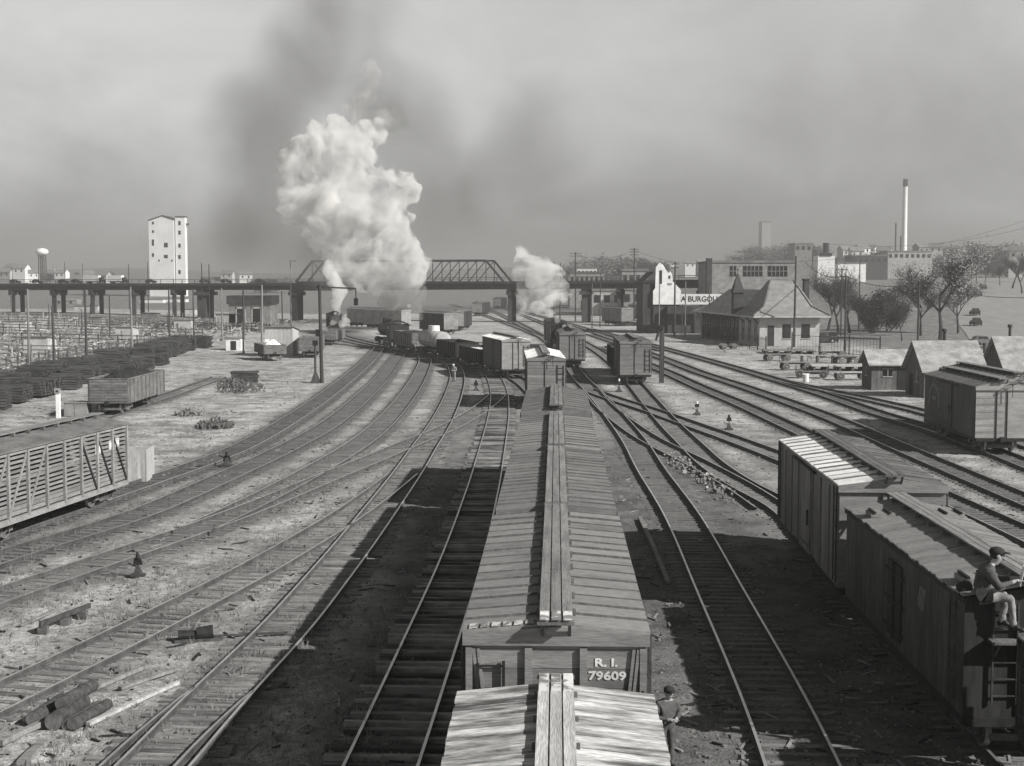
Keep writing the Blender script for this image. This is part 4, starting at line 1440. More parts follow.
# ---------------------------------------------------------------- simple buildings
def gable_house(name, label, cat, loc, rz, w, dp, eh, rh, wall_m, roof_m, group=None, over=0.35, chimney=False, windows=(), door=None, axis='x', trim=None, stove=None):
    """gable roof with its ridge along local x (or y); front is -y; windows: (side, u, z, w, h)"""
    r = thing(name, label, cat, loc, rz, group)
    b = MB()
    if axis == 'x':
        pen = lambda x: [(x, -dp / 2, -0.3), (x, dp / 2, -0.3), (x, dp / 2, eh), (x, 0, rh), (x, -dp / 2, eh)]
        vs = pen(-w / 2) + pen(w / 2)
    else:
        pen = lambda y: [(w / 2, y, -0.3), (-w / 2, y, -0.3), (-w / 2, y, eh), (0, y, rh), (w / 2, y, eh)]
        vs = pen(-dp / 2) + pen(dp / 2)
    b.add(vs, [(0, 1, 6, 5), (1, 2, 7, 6), (2, 3, 8, 7), (3, 4, 9, 8), (4, 0, 5, 9), (4, 3, 2, 1, 0), (5, 6, 7, 8, 9)])
    b.build('wall', wall_m, r)
    for s in (-1, 1):
        b = MB()
        if axis == 'x':
            sl = (rh - eh) / (dp / 2)
            b.slab([(-w / 2 - over, 0, rh + 0.02), (w / 2 + over, 0, rh + 0.02), (w / 2 + over, s * (dp / 2 + over), eh - sl * over + 0.02), (-w / 2 - over, s * (dp / 2 + over), eh - sl * over + 0.02)], (0, 0, 0.12))
        else:
            sl = (rh - eh) / (w / 2)
            b.slab([(0, -dp / 2 - over, rh + 0.02), (0, dp / 2 + over, rh + 0.02), (s * (w / 2 + over), dp / 2 + over, eh - sl * over + 0.02), (s * (w / 2 + over), -dp / 2 - over, eh - sl * over + 0.02)], (0, 0, 0.12))
        rf = b.build('roof', roof_m, r)
    if chimney:
        b = MB(); b.box(-0.4, 0.4, -0.3, 0.5, rh - 0.8, rh + 1.2); b.build('chimney', 'brick', r)
    if stove:
        b = MB(); b.cyl((stove[0], stove[1], eh), (stove[0], stove[1], rh + 0.9), 0.13, n=10); b.cyl((stove[0], stove[1], rh + 0.9), (stove[0], stove[1], rh + 1.15), 0.24, 0.2, n=10)
        b.build('stovepipe', 'iron_rust', r)
    for (sd, u, z, ww, hh) in windows:
        b = MB(); f = MB()
        if sd == 'front':
            b.box(u - ww / 2, u + ww / 2, -dp / 2 - 0.03, -dp / 2 + 0.02, z, z + hh)
            f.box(u - ww / 2 - 0.08, u + ww / 2 + 0.08, -dp / 2 - 0.06, -dp / 2 - 0.032, z - 0.1, z - 0.01)
            f.box(u - 0.03, u + 0.03, -dp / 2 - 0.06, -dp / 2 - 0.032, z, z + hh)
            f.box(u - ww / 2 - 0.08, u + ww / 2 + 0.08, -dp / 2 - 0.06, -dp / 2 - 0.032, z + hh + 0.01, z + hh + 0.1)
        else:
            x = -w / 2
            b.box(x - 0.03, x + 0.02, u - ww / 2, u + ww / 2, z, z + hh)
            f.box(x - 0.06, x - 0.032, u - ww / 2 - 0.08, u + ww / 2 + 0.08, z - 0.1, z - 0.01)
            f.box(x - 0.06, x - 0.032, u - 0.03, u + 0.03, z, z + hh)
        wo = b.build('window', 'glass_dark', r)
        f.build('frame', trim or 'shed_pale', wo)
    if door:
        sd, u, ww, hh = door
        b = MB()
        if sd == 'front':
            b.box(u - ww / 2, u + ww / 2, -dp / 2 - 0.04, -dp / 2 + 0.02, 0, hh)
        else:
            b.box(-w / 2 - 0.04, -w / 2 + 0.02, u - ww / 2, u + ww / 2, 0, hh)
        b.build('door', 'trim_dark', r)
    return r

# three crossing shanties beside the outer track
p = G(899, 390)
gable_house('shanty', 'leftmost wooden shanty with pale low roof beside the outer track', 'shed', (p.x + 0.2, p.y + 1.6, 0), 0.0, 5.6, 3.4, 2.45, 3.55, 'shed_board', 'shingle_pale', 'track side shanties',
            windows=(('front', -1.3, 1.3, 0.8, 0.6), ('front', 1.3, 1.3, 0.8, 0.6), ('left', 0.0, 1.3, 0.7, 0.8)), door=('front', 0.0, 0.8, 1.9))
p = G(953, 398)
gable_house('shanty', 'middle shanty with steep pale roof and stovepipe behind the herald boxcar', 'shed', (p.x, p.y + 2.6, 0), 0.06, 5.2, 4.6, 2.5, 4.7, 'shed_board', 'shingle_pale', 'track side shanties',
            windows=(('front', 1.0, 1.2, 0.8, 0.9), ('left', -0.6, 1.3, 0.7, 1.0)), door=('left', 0.9, 0.8, 1.9), stove=(0.3, 0.8))
p = G(1028, 396)
gable_house('shanty', 'dark gabled shanty at the right edge with pale roof', 'shed', (p.x + 0.8, p.y + 2.6, 0), 0.10, 6.0, 4.4, 2.5, 5.0, 'shed_board', 'shingle_pale', 'track side shanties',
            windows=(('left', 0.5, 1.2, 0.8, 0.9),), stove=(-1.2, 0.9))
p = G(985, 383)
gable_house('shanty', 'small pale lean-to shed between the two steep shanties', 'shed', (p.x, p.y + 2, 0), 0.0, 2.6, 2.4, 2.2, 2.7, 'shed_pale', 'shingle_pale', 'track side shanties', stove=(0.7, 0.4))

# ---------------------------------------------------------------- depot
dep = thing('depot', 'railway depot with flared hip roof and pointed turret', 'station', (37.3, 208.5, 0), R(4.5))
def hip(b, x0, x1, y0, y1, ze, fl, zf, zr, rx0, rx1, ry0, ry1, mi=0):
    """bell-cast hip roof: eave ring, flare ring, ridge quad"""
    e = [(x0, y0, ze), (x1, y0, ze), (x1, y1, ze), (x0, y1, ze)]
    f = [(x0 + fl, y0 + fl, zf), (x1 - fl, y0 + fl, zf), (x1 - fl, y1 - fl, zf), (x0 + fl, y1 - fl, zf)]
    t = [(rx0, ry0, zr), (rx1, ry0, zr), (rx1, ry1, zr), (rx0, ry1, zr)]
    b.add(e + f + t, [(0, 1, 5, 4), (1, 2, 6, 5), (2, 3, 7, 6), (3, 0, 4, 7), (4, 5, 9, 8), (5, 6, 10, 9), (6, 7, 11, 10), (7, 4, 8, 11), (8, 9, 10, 11), (3, 2, 1, 0)], mi)
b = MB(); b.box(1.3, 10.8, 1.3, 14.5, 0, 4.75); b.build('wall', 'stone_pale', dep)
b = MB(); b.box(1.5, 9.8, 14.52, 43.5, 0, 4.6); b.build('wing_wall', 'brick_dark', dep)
b = MB(); hip(b, 0, 12.2, 0, 15.5, 4.7, 2.3, 6.1, 10.3, 4.6, 8.2, 7.0, 8.6); b.build('roof', 'shingle', dep)
b = MB(); hip(b, 0.2, 11.4, 12.5, 45, 4.66, 2.2, 5.7, 8.7, 5.5, 6.1, 14.0, 38.5); b.build('wing_roof', 'shingle_pale', dep)  # paler shingles stand in for sunlight this slope hardly catches
b = MB(); b.box(0, 12.2, -0.06, -0.005, 4.45, 4.7); b.box(-0.06, -0.005, -0.06, 45, 4.40, 4.65); b.build('eave_fascia', 'pale_wall', dep)
for p0_, p1_ in (((0, 0, 4.78), (2.3, 2.3, 6.16)), ((2.3, 2.3, 6.16), (4.6, 7.0, 10.36)), ((12.2, 0, 4.78), (9.9, 2.3, 6.16)), ((9.9, 2.3, 6.16), (8.2, 7.0, 10.36)), ((4.6, 7, 10.36), (8.2, 7, 10.36))):
    b = MB(); b.bar(p0_, p1_, 0.3, 0.16); b.build('hip_cap', 'shingle', dep)
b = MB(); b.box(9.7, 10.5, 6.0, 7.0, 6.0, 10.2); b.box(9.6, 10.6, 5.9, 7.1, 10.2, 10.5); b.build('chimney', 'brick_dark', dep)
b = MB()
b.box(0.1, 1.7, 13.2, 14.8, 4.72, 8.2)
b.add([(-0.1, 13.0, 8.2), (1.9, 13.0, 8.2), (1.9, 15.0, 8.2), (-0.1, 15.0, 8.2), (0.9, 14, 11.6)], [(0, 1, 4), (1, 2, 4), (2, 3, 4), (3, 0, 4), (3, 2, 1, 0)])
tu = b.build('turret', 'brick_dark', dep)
b = MB(); b.cyl((0.9, 14, 11.5), (0.9, 14, 12.3), 0.06, 0.02, n=6); b.ball((0.9, 14, 12.0), 0.15, 0.15, 0.15, nu=8, nv=6); b.build('finial', 'trim_dark', tu)
for k in range(10):
    y = 16.5 + k * 2.75
    b = MB(); b.box(1.44, 1.502, y - 0.55, y + 0.55, 0.9, 3.9)
    w_ = b.build('window', 'glass_dark', dep)
    b = MB(); b.box(1.40, 1.438, y - 0.75, y - 0.58, 0.8, 4.0); b.box(1.40, 1.438, y + 0.58, y + 0.75, 0.8, 4.0); b.box(1.40, 1.438, y - 0.57, y + 0.57, 2.4, 2.5)
    b.build('window_frame', 'mid_wall', w_)
for k in range(3):
    y = 3.5 + k * 4.0
    b = MB(); b.box(1.24, 1.302, y - 0.6, y + 0.6, 0.6, 3.9); w_ = b.build('window', 'glass_dark', dep)
    b = MB(); b.box(1.2, 1.238, y - 0.78, y - 0.62, 0.5, 4.0); b.box(1.2, 1.238, y + 0.62, y + 0.78, 0.5, 4.0); b.build('window_frame', 'mid_wall', w_)
for x, w_w, z0_, h_ in ((5.6, 1.3, 1.2, 2.2), (8.6, 1.3, 1.2, 2.2), (3.1, 1.0, 0.0, 3.2)):
    b = MB(); b.box(x - w_w / 2, x + w_w / 2, 1.24, 1.302, z0_, z0_ + h_); w_ = b.build('window' if z0_ > 0.5 else 'door', 'glass_dark' if z0_ > 0.5 else 'trim_dark', dep)
    b = MB(); b.box(x - w_w / 2 - 0.1, x + w_w / 2 + 0.1, 1.2, 1.238, z0_ - 0.15 if z0_ > 0.5 else h_ + 0.02, z0_ - 0.01 if z0_ > 0.5 else h_ + 0.2); b.build('sill' if z0_ > 0.5 else 'lintel', 'stone_pale', w_)
for y in np.arange(2, 44, 4.6):                             # eave brackets on the track side
    b = MB(); b.bar((1.3, y, 3.4), (0.25, y, 4.55), 0.14, 0.16); b.build('eave_bracket', 'trim_dark', dep)

# platform fence of iron pickets
def picket_fence(name, label, a, c, h, step, m='iron_black', group=None, pr=0.03):
    a, c = Vector(a), Vector(c)
    r = thing(name, label, 'fence', a, 0, group)
    d = c - a
    L = d.length
    b = MB()
    for z in (0.25, h - 0.2):
        b.bar((0, 0, z), (d.x, d.y, z), 0.05, 0.06)
    b.build('rail', m, r)
    n = int(L / step)
    pm = MB().bar((0, 0, 0), (0, 0, h), pr, pr).mesh('picket', m)
    for k in range(n + 1):
        q = d * (k / n)
        inst('picket', pm, r, (q.x, q.y, 0))
    n = max(2, int(L / 5))
    qm = MB().bar((0, 0, -0.3), (0, 0, h + 0.25), 0.14, 0.14).mesh('post', m)
    for k in range(n + 1):
        q = d * (k / n)
        inst('post', qm, r, (q.x, q.y + 0.08, 0))
    return r
picket_fence('iron_fence', 'iron picket fence before the dark side of the depot', G(766, 352), (34.0, 240, 0), 2.0, 0.6)
picket_fence('iron_fence', 'tall iron picket fence right of the depot toward the shanties', G(792, 352), G(880, 358), 2.6, 0.62)

# ---------------------------------------------------------------- building behind the depot
p = P(712, 262, 300); q = P(795, 262, 300)
wh = thing('warehouse', 'flat roofed pale brick warehouse with wide windows behind the depot', 'building', (p.x, 300, 0))
w_ = q.x - p.x
b = MB(); b.box(0, w_, 0, 22, 0, 14.2); b.build('wall', 'mid_wall', wh)
b = MB(); b.box(-0.2, w_ + 0.2, -0.2, 22.2, 14.2, 14.7); b.build('cornice', 'concrete_dull', wh)
b = MB(); b.box(-1.2, -0.02, -0.4, 1.2, 0, 15.2); b.build('pilaster', 'brick_dark', wh)
for x0, x1 in ((4.0, 5.4), (6.9, 11.2), (12.4, 16.7)):
    b = MB(); b.box(x0, x1, -0.06, 0.01, 11.2, 13.5); o = b.build('window', 'glass_dark', wh)
    n_ = max(2, int((x1 - x0) / 0.8))
    b = MB()
    for k in range(1, n_):
        x = x0 + (x1 - x0) * k / n_
        b.box(x - 0.06, x + 0.06, -0.1, -0.062, 11.2, 13.5)
    b.box(x0, x1, -0.12, -0.102, 12.3, 12.42)
    b.build('mullion', 'mid_wall', o)
for x in np.arange(2, w_ - 1, 3.2):
    b = MB(); b.box(x, x + 1.6, -0.06, 0.01, 4.5, 7.5); b.build('window', 'glass_dark', wh)

# white gabled house with stepped bell-cote front
c0 = G(667, 331); c0.y = 262; c0.x = P(667, 300, 262).x
ch = thing('gabled_mill', 'white fronted gabled mill with a dark side beside the viaduct', 'building', (c0.x, c0.y, 0), R(0))
hw = 2.6
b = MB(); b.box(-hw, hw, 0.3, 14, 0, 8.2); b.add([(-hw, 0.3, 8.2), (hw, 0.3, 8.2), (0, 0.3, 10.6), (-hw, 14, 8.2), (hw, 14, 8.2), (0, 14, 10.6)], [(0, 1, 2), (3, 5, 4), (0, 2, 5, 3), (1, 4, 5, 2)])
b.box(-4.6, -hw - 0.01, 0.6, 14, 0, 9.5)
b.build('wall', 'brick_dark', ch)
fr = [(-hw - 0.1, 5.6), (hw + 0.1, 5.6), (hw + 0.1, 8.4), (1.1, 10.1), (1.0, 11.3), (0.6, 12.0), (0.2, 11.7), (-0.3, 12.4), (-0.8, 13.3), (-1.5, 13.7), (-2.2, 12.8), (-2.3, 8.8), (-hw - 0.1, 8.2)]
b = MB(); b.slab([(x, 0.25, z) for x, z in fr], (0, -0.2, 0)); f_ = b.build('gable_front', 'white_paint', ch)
for bx in ((-1.5, -1.0, 9.6, 12.2), (0.3, 0.62, 10.6, 11.2)):
    b = MB(); b.box(bx[0], bx[1], 0.0, 0.048, bx[2], bx[3]); b.build('bell_opening', 'trim_dark', f_)
b = MB(); b.box(0.05, 0.9, 0.0, 0.048, 9.35, 9.75); b.build('name_panel', 'mid_wall', f_)
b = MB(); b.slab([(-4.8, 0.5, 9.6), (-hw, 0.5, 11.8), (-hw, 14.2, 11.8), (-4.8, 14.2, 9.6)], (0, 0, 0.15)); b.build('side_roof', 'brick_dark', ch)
# signboard with lettering
pb0, pb1 = P(680, 294, 258), P(724, 304.5, 258)
sg = thing('signboard', 'long white signboard with dark capital letters beside the mill', 'sign', (pb0.x, 258, 0))
w_ = pb1.x - pb0.x
b = MB(); b.box(0, w_, 0, 0.15, pb1.z, pb0.z); b.build('panel', 'sign_board', sg)
b = MB()
for x in (0.5, w_ / 2, w_ - 0.5):
    b.box(x - 0.12, x + 0.12, 0.16, 0.4, 0, pb1.z + 0.4)
b.build('support', 'pole_wood', sg)
me = text_mesh('A BURGOU', 1.6, 0.01, 0.03)
me.materials.append(MATS['trim_dark'])
inst('lettering', me, sg, (w_ * 0.44, -0.02, (pb0.z + pb1.z) / 2), (PI / 2, 0, 0), (0.86, 0.9, 1))
b = MB(); b.box(0, w_ + 6, 3, 14, 0, pb1.z - 0.4)
wl_ = tag(b.build('dark_storehouse', 'brick_dark', None, loc=(pb0.x - 2, 258, 0)), 'low black storehouse under the white signboard', 'building')

# ---------------------------------------------------------------- white elevator tower
D = 700
p0_, p1_, p2_ = P(148.5, 221, D), P(173.5, 221, D), P(184, 217, D)
el = thing('grain_elevator', 'tall white windowed elevator tower behind the viaduct', 'tower', (p0_.x, D, 0))
w1, w2 = p1_.x - p0_.x, p2_.x - p0_.x
zt = p0_.z
pk = P(163, 216, D).z
b = MB(); b.slab([(0, 0, 0), (w1, 0, 0), (w1, 0, zt + 0.6), (w1 * 0.55, 0, pk), (0, 0, zt)], (0, 16, 0)); b.build('main_block', 'white_wall', el)
b = MB(); b.box(w1 + 0.5, w2, 1.2, 6, 0, P(180, 217, D).z); b.build('side_block', 'white_wall', el)
b = MB(); b.box(w1 + 0.002, w1 + 0.498, 2.6, 5.9, 0, zt - 0.5); b.build('recess', 'concrete_dull', el)
b = MB(); b.slab([(-0.3, -0.3, zt), (w1 * 0.55, -0.3, pk), (w1 * 0.55, -0.3, pk + 0.5), (-0.3, -0.3, zt + 0.5)], (0, 16.5, 0)); b.slab([(w1 * 0.55, -0.3, pk), (w1 + 0.2, -0.3, zt + 0.6), (w1 + 0.2, -0.3, zt + 1.1), (w1 * 0.55, -0.3, pk + 0.5)], (0, 16.5, 0)); b.box(w1 + 0.3, w2 + 0.3, 0.9, 6.2, P(180, 217, D).z, P(180, 217, D).z + 0.5)
b.build('coping', 'steel_dark', el)
for px, py, ww, hh in ((153, 223, 1.0, 1.3), (153, 231.5, 1.0, 1.3), (153, 242.5, 1.1, 3.2), (153, 255, 1.0, 1.9), (166, 245, 1.9, 2.3), (166, 256.5, 1.9, 1.7), (159, 260.5, 0.7, 0.9), (172, 260.5, 0.7, 0.9)):
    q = P(px, py, D)
    b = MB(); b.box(q.x - p0_.x - ww / 2, q.x - p0_.x + ww / 2, -0.1, 0.02, q.z - hh / 2, q.z + hh / 2); b.build('window', 'glass_dark', el)
for py in (223, 232.5, 245.5, 257, 272):
    q = P(179, py, D)
    b = MB(); b.box(q.x - p0_.x - 0.6, q.x - p0_.x + 0.6, 1.1, 1.22, q.z - 1.0, q.z + 1.0); b.build('window', 'glass_dark', el)
b = MB(); b.box(w2 + 0.01, w2 + 1.4, 4, 5, zt - 2, zt - 1); b.build('hoist_arm', 'steel_dark', el)

# water tower far left
D = 900
q = P(42, 252, D)
wt = thing('water_tower', 'pale water tower on legs on the far left horizon', 'water tower', (q.x, D, 0))
b = MB(); b.ball((0, 0, q.z), 4.2, 4.2, 2.6, nu=18, nv=10); b.build('tank', 'white_wall', wt, True)
b = MB()
for k in range(4):
    t = PI / 4 + k * PI / 2
    b.bar((3.0 * math.cos(t), 3.0 * math.sin(t), 0), (2.4 * math.cos(t), 2.4 * math.sin(t), q.z - 1.5), 0.6, 0.6)
b.build('leg', 'steel_dark', wt)
b = MB(); b.cyl((0, 0, 0), (0, 0, q.z - 1), 0.5, n=8); b.build('riser_pipe', 'steel_dark', wt)

# chimney at the right, with the works below it
D = 820
q = P(905.5, 179, D); q2 = P(905.5, 252, D)
sk = thing('factory_chimney', 'tall white factory chimney with black top on the right horizon', 'chimney', (q.x, D, 0))
b = MB(); b.cyl((0, 0, 0), (0, 0, q.z - 4.5), 1.9, 1.35, n=18); b.build('shaft', 'white_wall', sk)
b = MB(); b.cyl((0, 0, q.z - 4.5), (0, 0, q.z), 1.5, 1.4, n=18); b.build('black_top', 'trim_dark', sk)
for px, py in ((896, 223), (901, 236)):
    q = P(px, py, D + 20)
    b = MB(); b.cyl((0, 0, 0), (0, 0, q.z), 0.5, 0.45, n=10)
    tag(b.build('iron_stack', 'steel_dark', None, loc=(q.x, D + 20, 0)), 'thin dark iron stack left of the white chimney, %s' % ('taller' if py < 230 else 'shorter one nearest it'), 'chimney')
def block(name, label, px0, px1, py0, D, wall, dp=18, group=None, wins=0, base=None):
    a_, c_ = P(px0, py0, D), P(px1, py0, D)
    z0 = hgt((a_.x + c_.x) / 2, D) - 1
    r = thing(name, label, 'building', (a_.x, D, 0), 0, group)
    w = c_.x - a_.x
    b = MB(); b.box(0, w, 0, dp, z0, a_.z); b.build('wall', wall, r)
    b = MB(); b.box(-0.3, w + 0.3, -0.3, dp + 0.3, a_.z, a_.z + 0.7); b.build('roof', 'concrete_dull', r)
    for k in range(wins):
        x = w * (k + 0.5) / wins
        b = MB(); b.box(x - w / wins * 0.28, x + w / wins * 0.28, -0.12, 0.02, a_.z - 3.4, a_.z - 1.2); b.build('window', 'glass_dark', r)
    return r
block('factory', 'low pale works under the white chimney', 888, 932, 252, 815, 'pale_wall', wins=8)
block('factory', 'long dark factory left of the white chimney', 852, 888, 256, 780, 'brick_dark', wins=6)
block('factory', 'pale square block right of the depot pole on the skyline', 795, 812, 244, 800, 'mid_wall', wins=3)
block('storehouse', 'low white roofed storehouse with bright wall on the right skyline', 838, 866, 263.5, 700, 'white_wall', wins=0)
block('grain_block', 'hazy pale tower block on the skyline above the warehouse', 762, 771, 222, 1500, 'pale_wall', dp=20)
block('factory', 'pale long low factory beyond the viaduct left of the mill', 622, 648, 271, 420, 'mid_wall', wins=4)
block('factory', 'row of pale lit walls beyond the viaduct behind the middle steam', 570, 604, 273.5, 520, 'pale_wall', wins=7)
block('factory', 'white upper storey beyond the viaduct behind the middle steam', 577, 597, 268, 560, 'white_wall', wins=5)
block('storehouse', 'pale storehouse seen under the viaduct right of the middle steam', 592, 622, 291, 400, 'pale_wall', wins=3)
block('storehouse', 'low pale store under the viaduct by the thin piers', 622, 642, 290, 395, 'mid_wall', wins=2)
# rooftop tank right of the depot pole
q = P(826, 255, 640)
rt = thing('roof_tank', 'dark tank on a stand with white base on the right skyline', 'tank', (q.x, 640, 0))
b = MB(); b.cyl((0, 0, P(826, 254, 640).z), (0, 0, P(826, 243, 640).z), 1.5, 1.4, n=14); b.build('tank', 'trim_dark', rt)
b = MB(); b.box(-2.6, 2.6, -1.5, 1.5, P(826, 255, 640).z - 0.4, P(826, 253, 640).z); b.box(-0.3, 0.3, -0.3, 0.3, 0, P(826, 255, 640).z - 0.4); b.build('stand', 'trim_dark', rt)
b = MB(); b.box(-4, 4, -1, 9, 0, P(826, 255, 640).z - 0.42); b.build('base_house', 'white_wall', rt)

# brick shed under the viaduct at the left
a_ = G(229, 327); c_ = P(270, 300, a_.y)
bs_ = thing('pump_house', 'dark brick house with two tall framed openings under the left viaduct', 'building', (a_.x, a_.y, 0))
w_ = c_.x - a_.x; H_ = P(229, 297, a_.y).z
b = MB(); b.box(0, w_, 0, 9, 0, H_); b.build('wall', 'mid_wall', bs_)
b = MB(); b.box(-0.4, w_ + 0.4, -0.4, 9.4, H_ - 1.6, H_ + 0.3); b.build('roof', 'brick_dark', bs_)
for u in (0.22, 0.60):
    b = MB(); b.box(w_ * u - 0.2, w_ * u + 1.5, -0.05, 0.02, 0.8, H_ - 2.6); o = b.build('window', 'glass_dark', bs_)
    b = MB(); b.box(w_ * u - 0.5, w_ * u - 0.22, -0.1, -0.052, 0.6, H_ - 2.2); b.box(w_ * u + 1.52, w_ * u + 1.8, -0.1, -0.052, 0.6, H_ - 2.2); b.box(w_ * u - 0.5, w_ * u + 1.8, -0.1, -0.053, H_ - 2.58, H_ - 2.2)
    b.build('frame', 'shed_pale', o)

# ---------------------------------------------------------------- sheds of the left yard
def yard_shed(px0, px1, py0, py1, label, m='pale_wall', dp=3.5, doors=0, rf='shingle'):
    g0 = G(px0, py1)
    x1 = P(px1, py1, g0.y).x
    zt = P(px0, py0, g0.y).z
    w = x1 - g0.x
    r = thing('yard_shed', label, 'shed', (g0.x, g0.y, hgt(g0.x, g0.y)), 0, 'pale sheds of the left yard')
    zt -= hgt(g0.x, g0.y)
    zt = max(1.4, zt)
    b = MB(); b.add([(0, 0, -0.3), (w, 0, -0.3), (w, dp, -0.3), (0, dp, -0.3), (0, 0, zt), (w, 0, zt), (w, dp, zt * 0.85), (0, dp, zt * 0.85)], [(0, 3, 2, 1), (4, 5, 6, 7), (0, 1, 5, 4), (1, 2, 6, 5), (2, 3, 7, 6), (3, 0, 4, 7)])
    b.build('wall', m, r)
    b = MB(); b.hexa([(-0.2, -0.25, zt + 0.02), (w + 0.2, -0.25, zt + 0.02), (w + 0.2, dp + 0.2, zt * 0.85 + 0.02), (-0.2, dp + 0.2, zt * 0.85 + 0.02), (-0.2, -0.25, zt + 0.12), (w + 0.2, -0.25, zt + 0.12), (w + 0.2, dp + 0.2, zt * 0.85 + 0.12), (-0.2, dp + 0.2, zt * 0.85 + 0.12)])
    b.build('roof', rf, r)
    for k in range(doors):
        x = w * (k + 0.5) / doors
        b = MB(); b.box(x - 0.4, x + 0.4, -0.04, 0.02, 0, zt * 0.75); b.build('door', 'trim_dark', r)
    return r
yard_shed(7, 26, 323, 333, 'low pale shed farthest left before the viaduct')
yard_shed(24, 48, 337, 357, 'large pale board shed beside the second tall pole from the left')
yard_shed(115, 133, 327, 343, 'pale blank shed left of the pole below the white tower')
yard_shed(174, 191, 320, 331, 'small pale shed right of the white tower base')
yard_shed(141, 157, 313, 322, 'dull shed under the white tower', 'mid_wall')
yard_shed(89, 102, 317, 329, 'pale shed beside the third pole from the left', 'mid_wall')
yard_shed(74, 98, 306, 316, 'long pale roofed shed close to the viaduct piers', 'pale_wall', 6)
yard_shed(216, 240, 314, 327, 'pale sloping shed in front of the pump house', 'shed_pale')
yard_shed(226, 241, 338, 350, 'small white hut beside the leaning pole', 'white_paint', 3, 1)
yard_shed(265, 293, 327, 356, 'tall pale windowless shed behind the lime car', 'shed_pale', 5)
yard_shed(184, 195, 309, 317, 'tiny pale shed by the big viaduct pier', 'pale_wall', 3)
yard_shed(197, 207, 337, 347, 'little pale box shed at the end of the tie stacks', 'pale_wall', 2.5)
yard_shed(53, 77, 302, 308, 'white topped open shelter between viaduct piers', 'mid_wall', 5, 2, 'white_paint')
yard_shed(166, 186, 300, 306, 'white litter covered roof shed under the viaduct', 'white_paint', 5)
yard_shed(140, 163, 300, 307, 'bright white walled shed below the tower under the viaduct', 'white_wall', 5)
# bin beside the stock car and small box behind it
g0 = G(119, 482)
bn = thing('board_bin', 'pale board bin beside the end of the stock car', 'bin', (g0.x, g0.y, 0), R(3))
for k in range(6):
    b = MB(); b.box(0.22 * k, 0.22 * k + 0.21, 0, 0.05, 0, 1.6 + 0.03 * (k % 2)); b.build('board', 'shed_pale', bn)
b = MB(); b.box(1.33, 1.38, 0.0, 1.8, 0, 1.6); b.box(0, 1.33, 1.75, 1.8, 0, 1.55); b.box(-0.06, -0.005, 0.0, 1.8, 0, 1.75); b.build('side', 'shed_pale', bn)
g0 = G(64, 416)
b = MB(); b.box(0, 1.7, 0, 1.2, 0, 0.95); b.box(-0.05, 1.75, -0.05, 1.25, 0.953, 1.03); b.box(0.8, 0.88, -0.03, -0.003, 0, 0.95)
tag(b.build('tool_box', 'mid_wall', None, loc=g0), 'low grey tool box beside the coal gondola', 'box')

# ---------------------------------------------------------------- houses on the far slopes
HOUSE = {}
def far_house(px, py, D, sc, label, wall='white_wall', rf='shingle', group='houses on the far slopes'):
    q = P(px, py, D)
    z = hgt(q.x, D)
    z = max(z, q.z) if q.z - z < 8 else q.z
    key = (wall, rf)
    r = thing('house', label, 'house', (q.x, D, z), random.uniform(-0.4, 0.4), group)
    if key not in HOUSE:
        b = MB(); b.add([(-4, -3.5, -9), (4, -3.5, -9), (4, 3.5, -9), (-4, 3.5, -9), (-4, -3.5, 3.6), (4, -3.5, 3.6), (4, 3.5, 3.6), (-4, 3.5, 3.6), (-4, 0, 6), (4, 0, 6)],
                        [(0, 1, 5, 4), (1, 2, 6, 9, 5), (2, 3, 7, 6), (3, 0, 4, 8, 7)])
        c = MB(); c.slab([(-4.4, -3.9, 3.4), (4.4, -3.9, 3.4), (4.4, 0, 6.1), (-4.4, 0, 6.1)], (0, 0, 0.2)); c.slab([(-4.4, 3.9, 3.4), (4.4, 3.9, 3.4), (4.4, 0, 6.1), (-4.4, 0, 6.1)], (0, 0, 0.2))
        w = MB()
        w.box(-0.5, 0.5, -3.56, -3.48, 1.2, 2.7)
        HOUSE[key] = (b.mesh('wall', wall), c.mesh('roof', rf), w.mesh('window', 'glass_dark'))
    me = HOUSE[key]
    inst('wall', me[0], r); inst('roof', me[1], r)
    inst('window', me[2], r, (-2, 0, 0)); inst('window', me[2], r, (1.8, 0, 0))
    r.scale = (sc, sc, sc)
    return r
for i, (px, py, D) in enumerate(sorted(((870, 250, 900), (862, 251, 880), (846, 253, 860), (856, 254, 840), (877, 252, 920), (884, 254, 870), (921, 250, 950), (936, 250, 900), (948, 251, 930), (958, 250, 960), (995, 247, 900), (1008, 252, 760), (1018, 256, 700), (968, 247, 1000)))):
    far_house(px, py + 3, D, random.uniform(0.7, 1.1), ORD[i] + ' pale house from the left on the hazy right skyline round the chimney', random.choice(['white_wall', 'pale_wall', 'mid_wall']))
for i, (px, py, D) in enumerate(sorted(((22, 271, 1000), (34, 275, 950), (62, 275, 1100), (88, 276, 1000), (12, 268, 1200), (58, 268, 1400), (8, 275, 1000), (104, 278, 900), (228, 276, 900), (246, 277, 950)))):
    far_house(px, py + 3, D, random.uniform(0.8, 1.3), ORD[i] + ' small pale house from the left on the horizon beyond the viaduct', random.choice(['white_wall', 'pale_wall']))
for i, (px, py, D) in enumerate(sorted(((585, 268, 900), (600, 267, 1000), (612, 270, 850), (628, 267, 950), (650, 268, 900), (690, 264, 900), (703, 265, 950), (738, 258, 1000), (750, 256, 1050), (640, 262, 1200), (671, 262, 1200), (660, 266, 1000)))):
    far_house(px, py + 4, D, random.uniform(0.8, 1.2), ORD[i] + ' hazy house from the left on the central skyline above the viaduct', random.choice(['white_wall', 'pale_wall', 'mid_wall']))

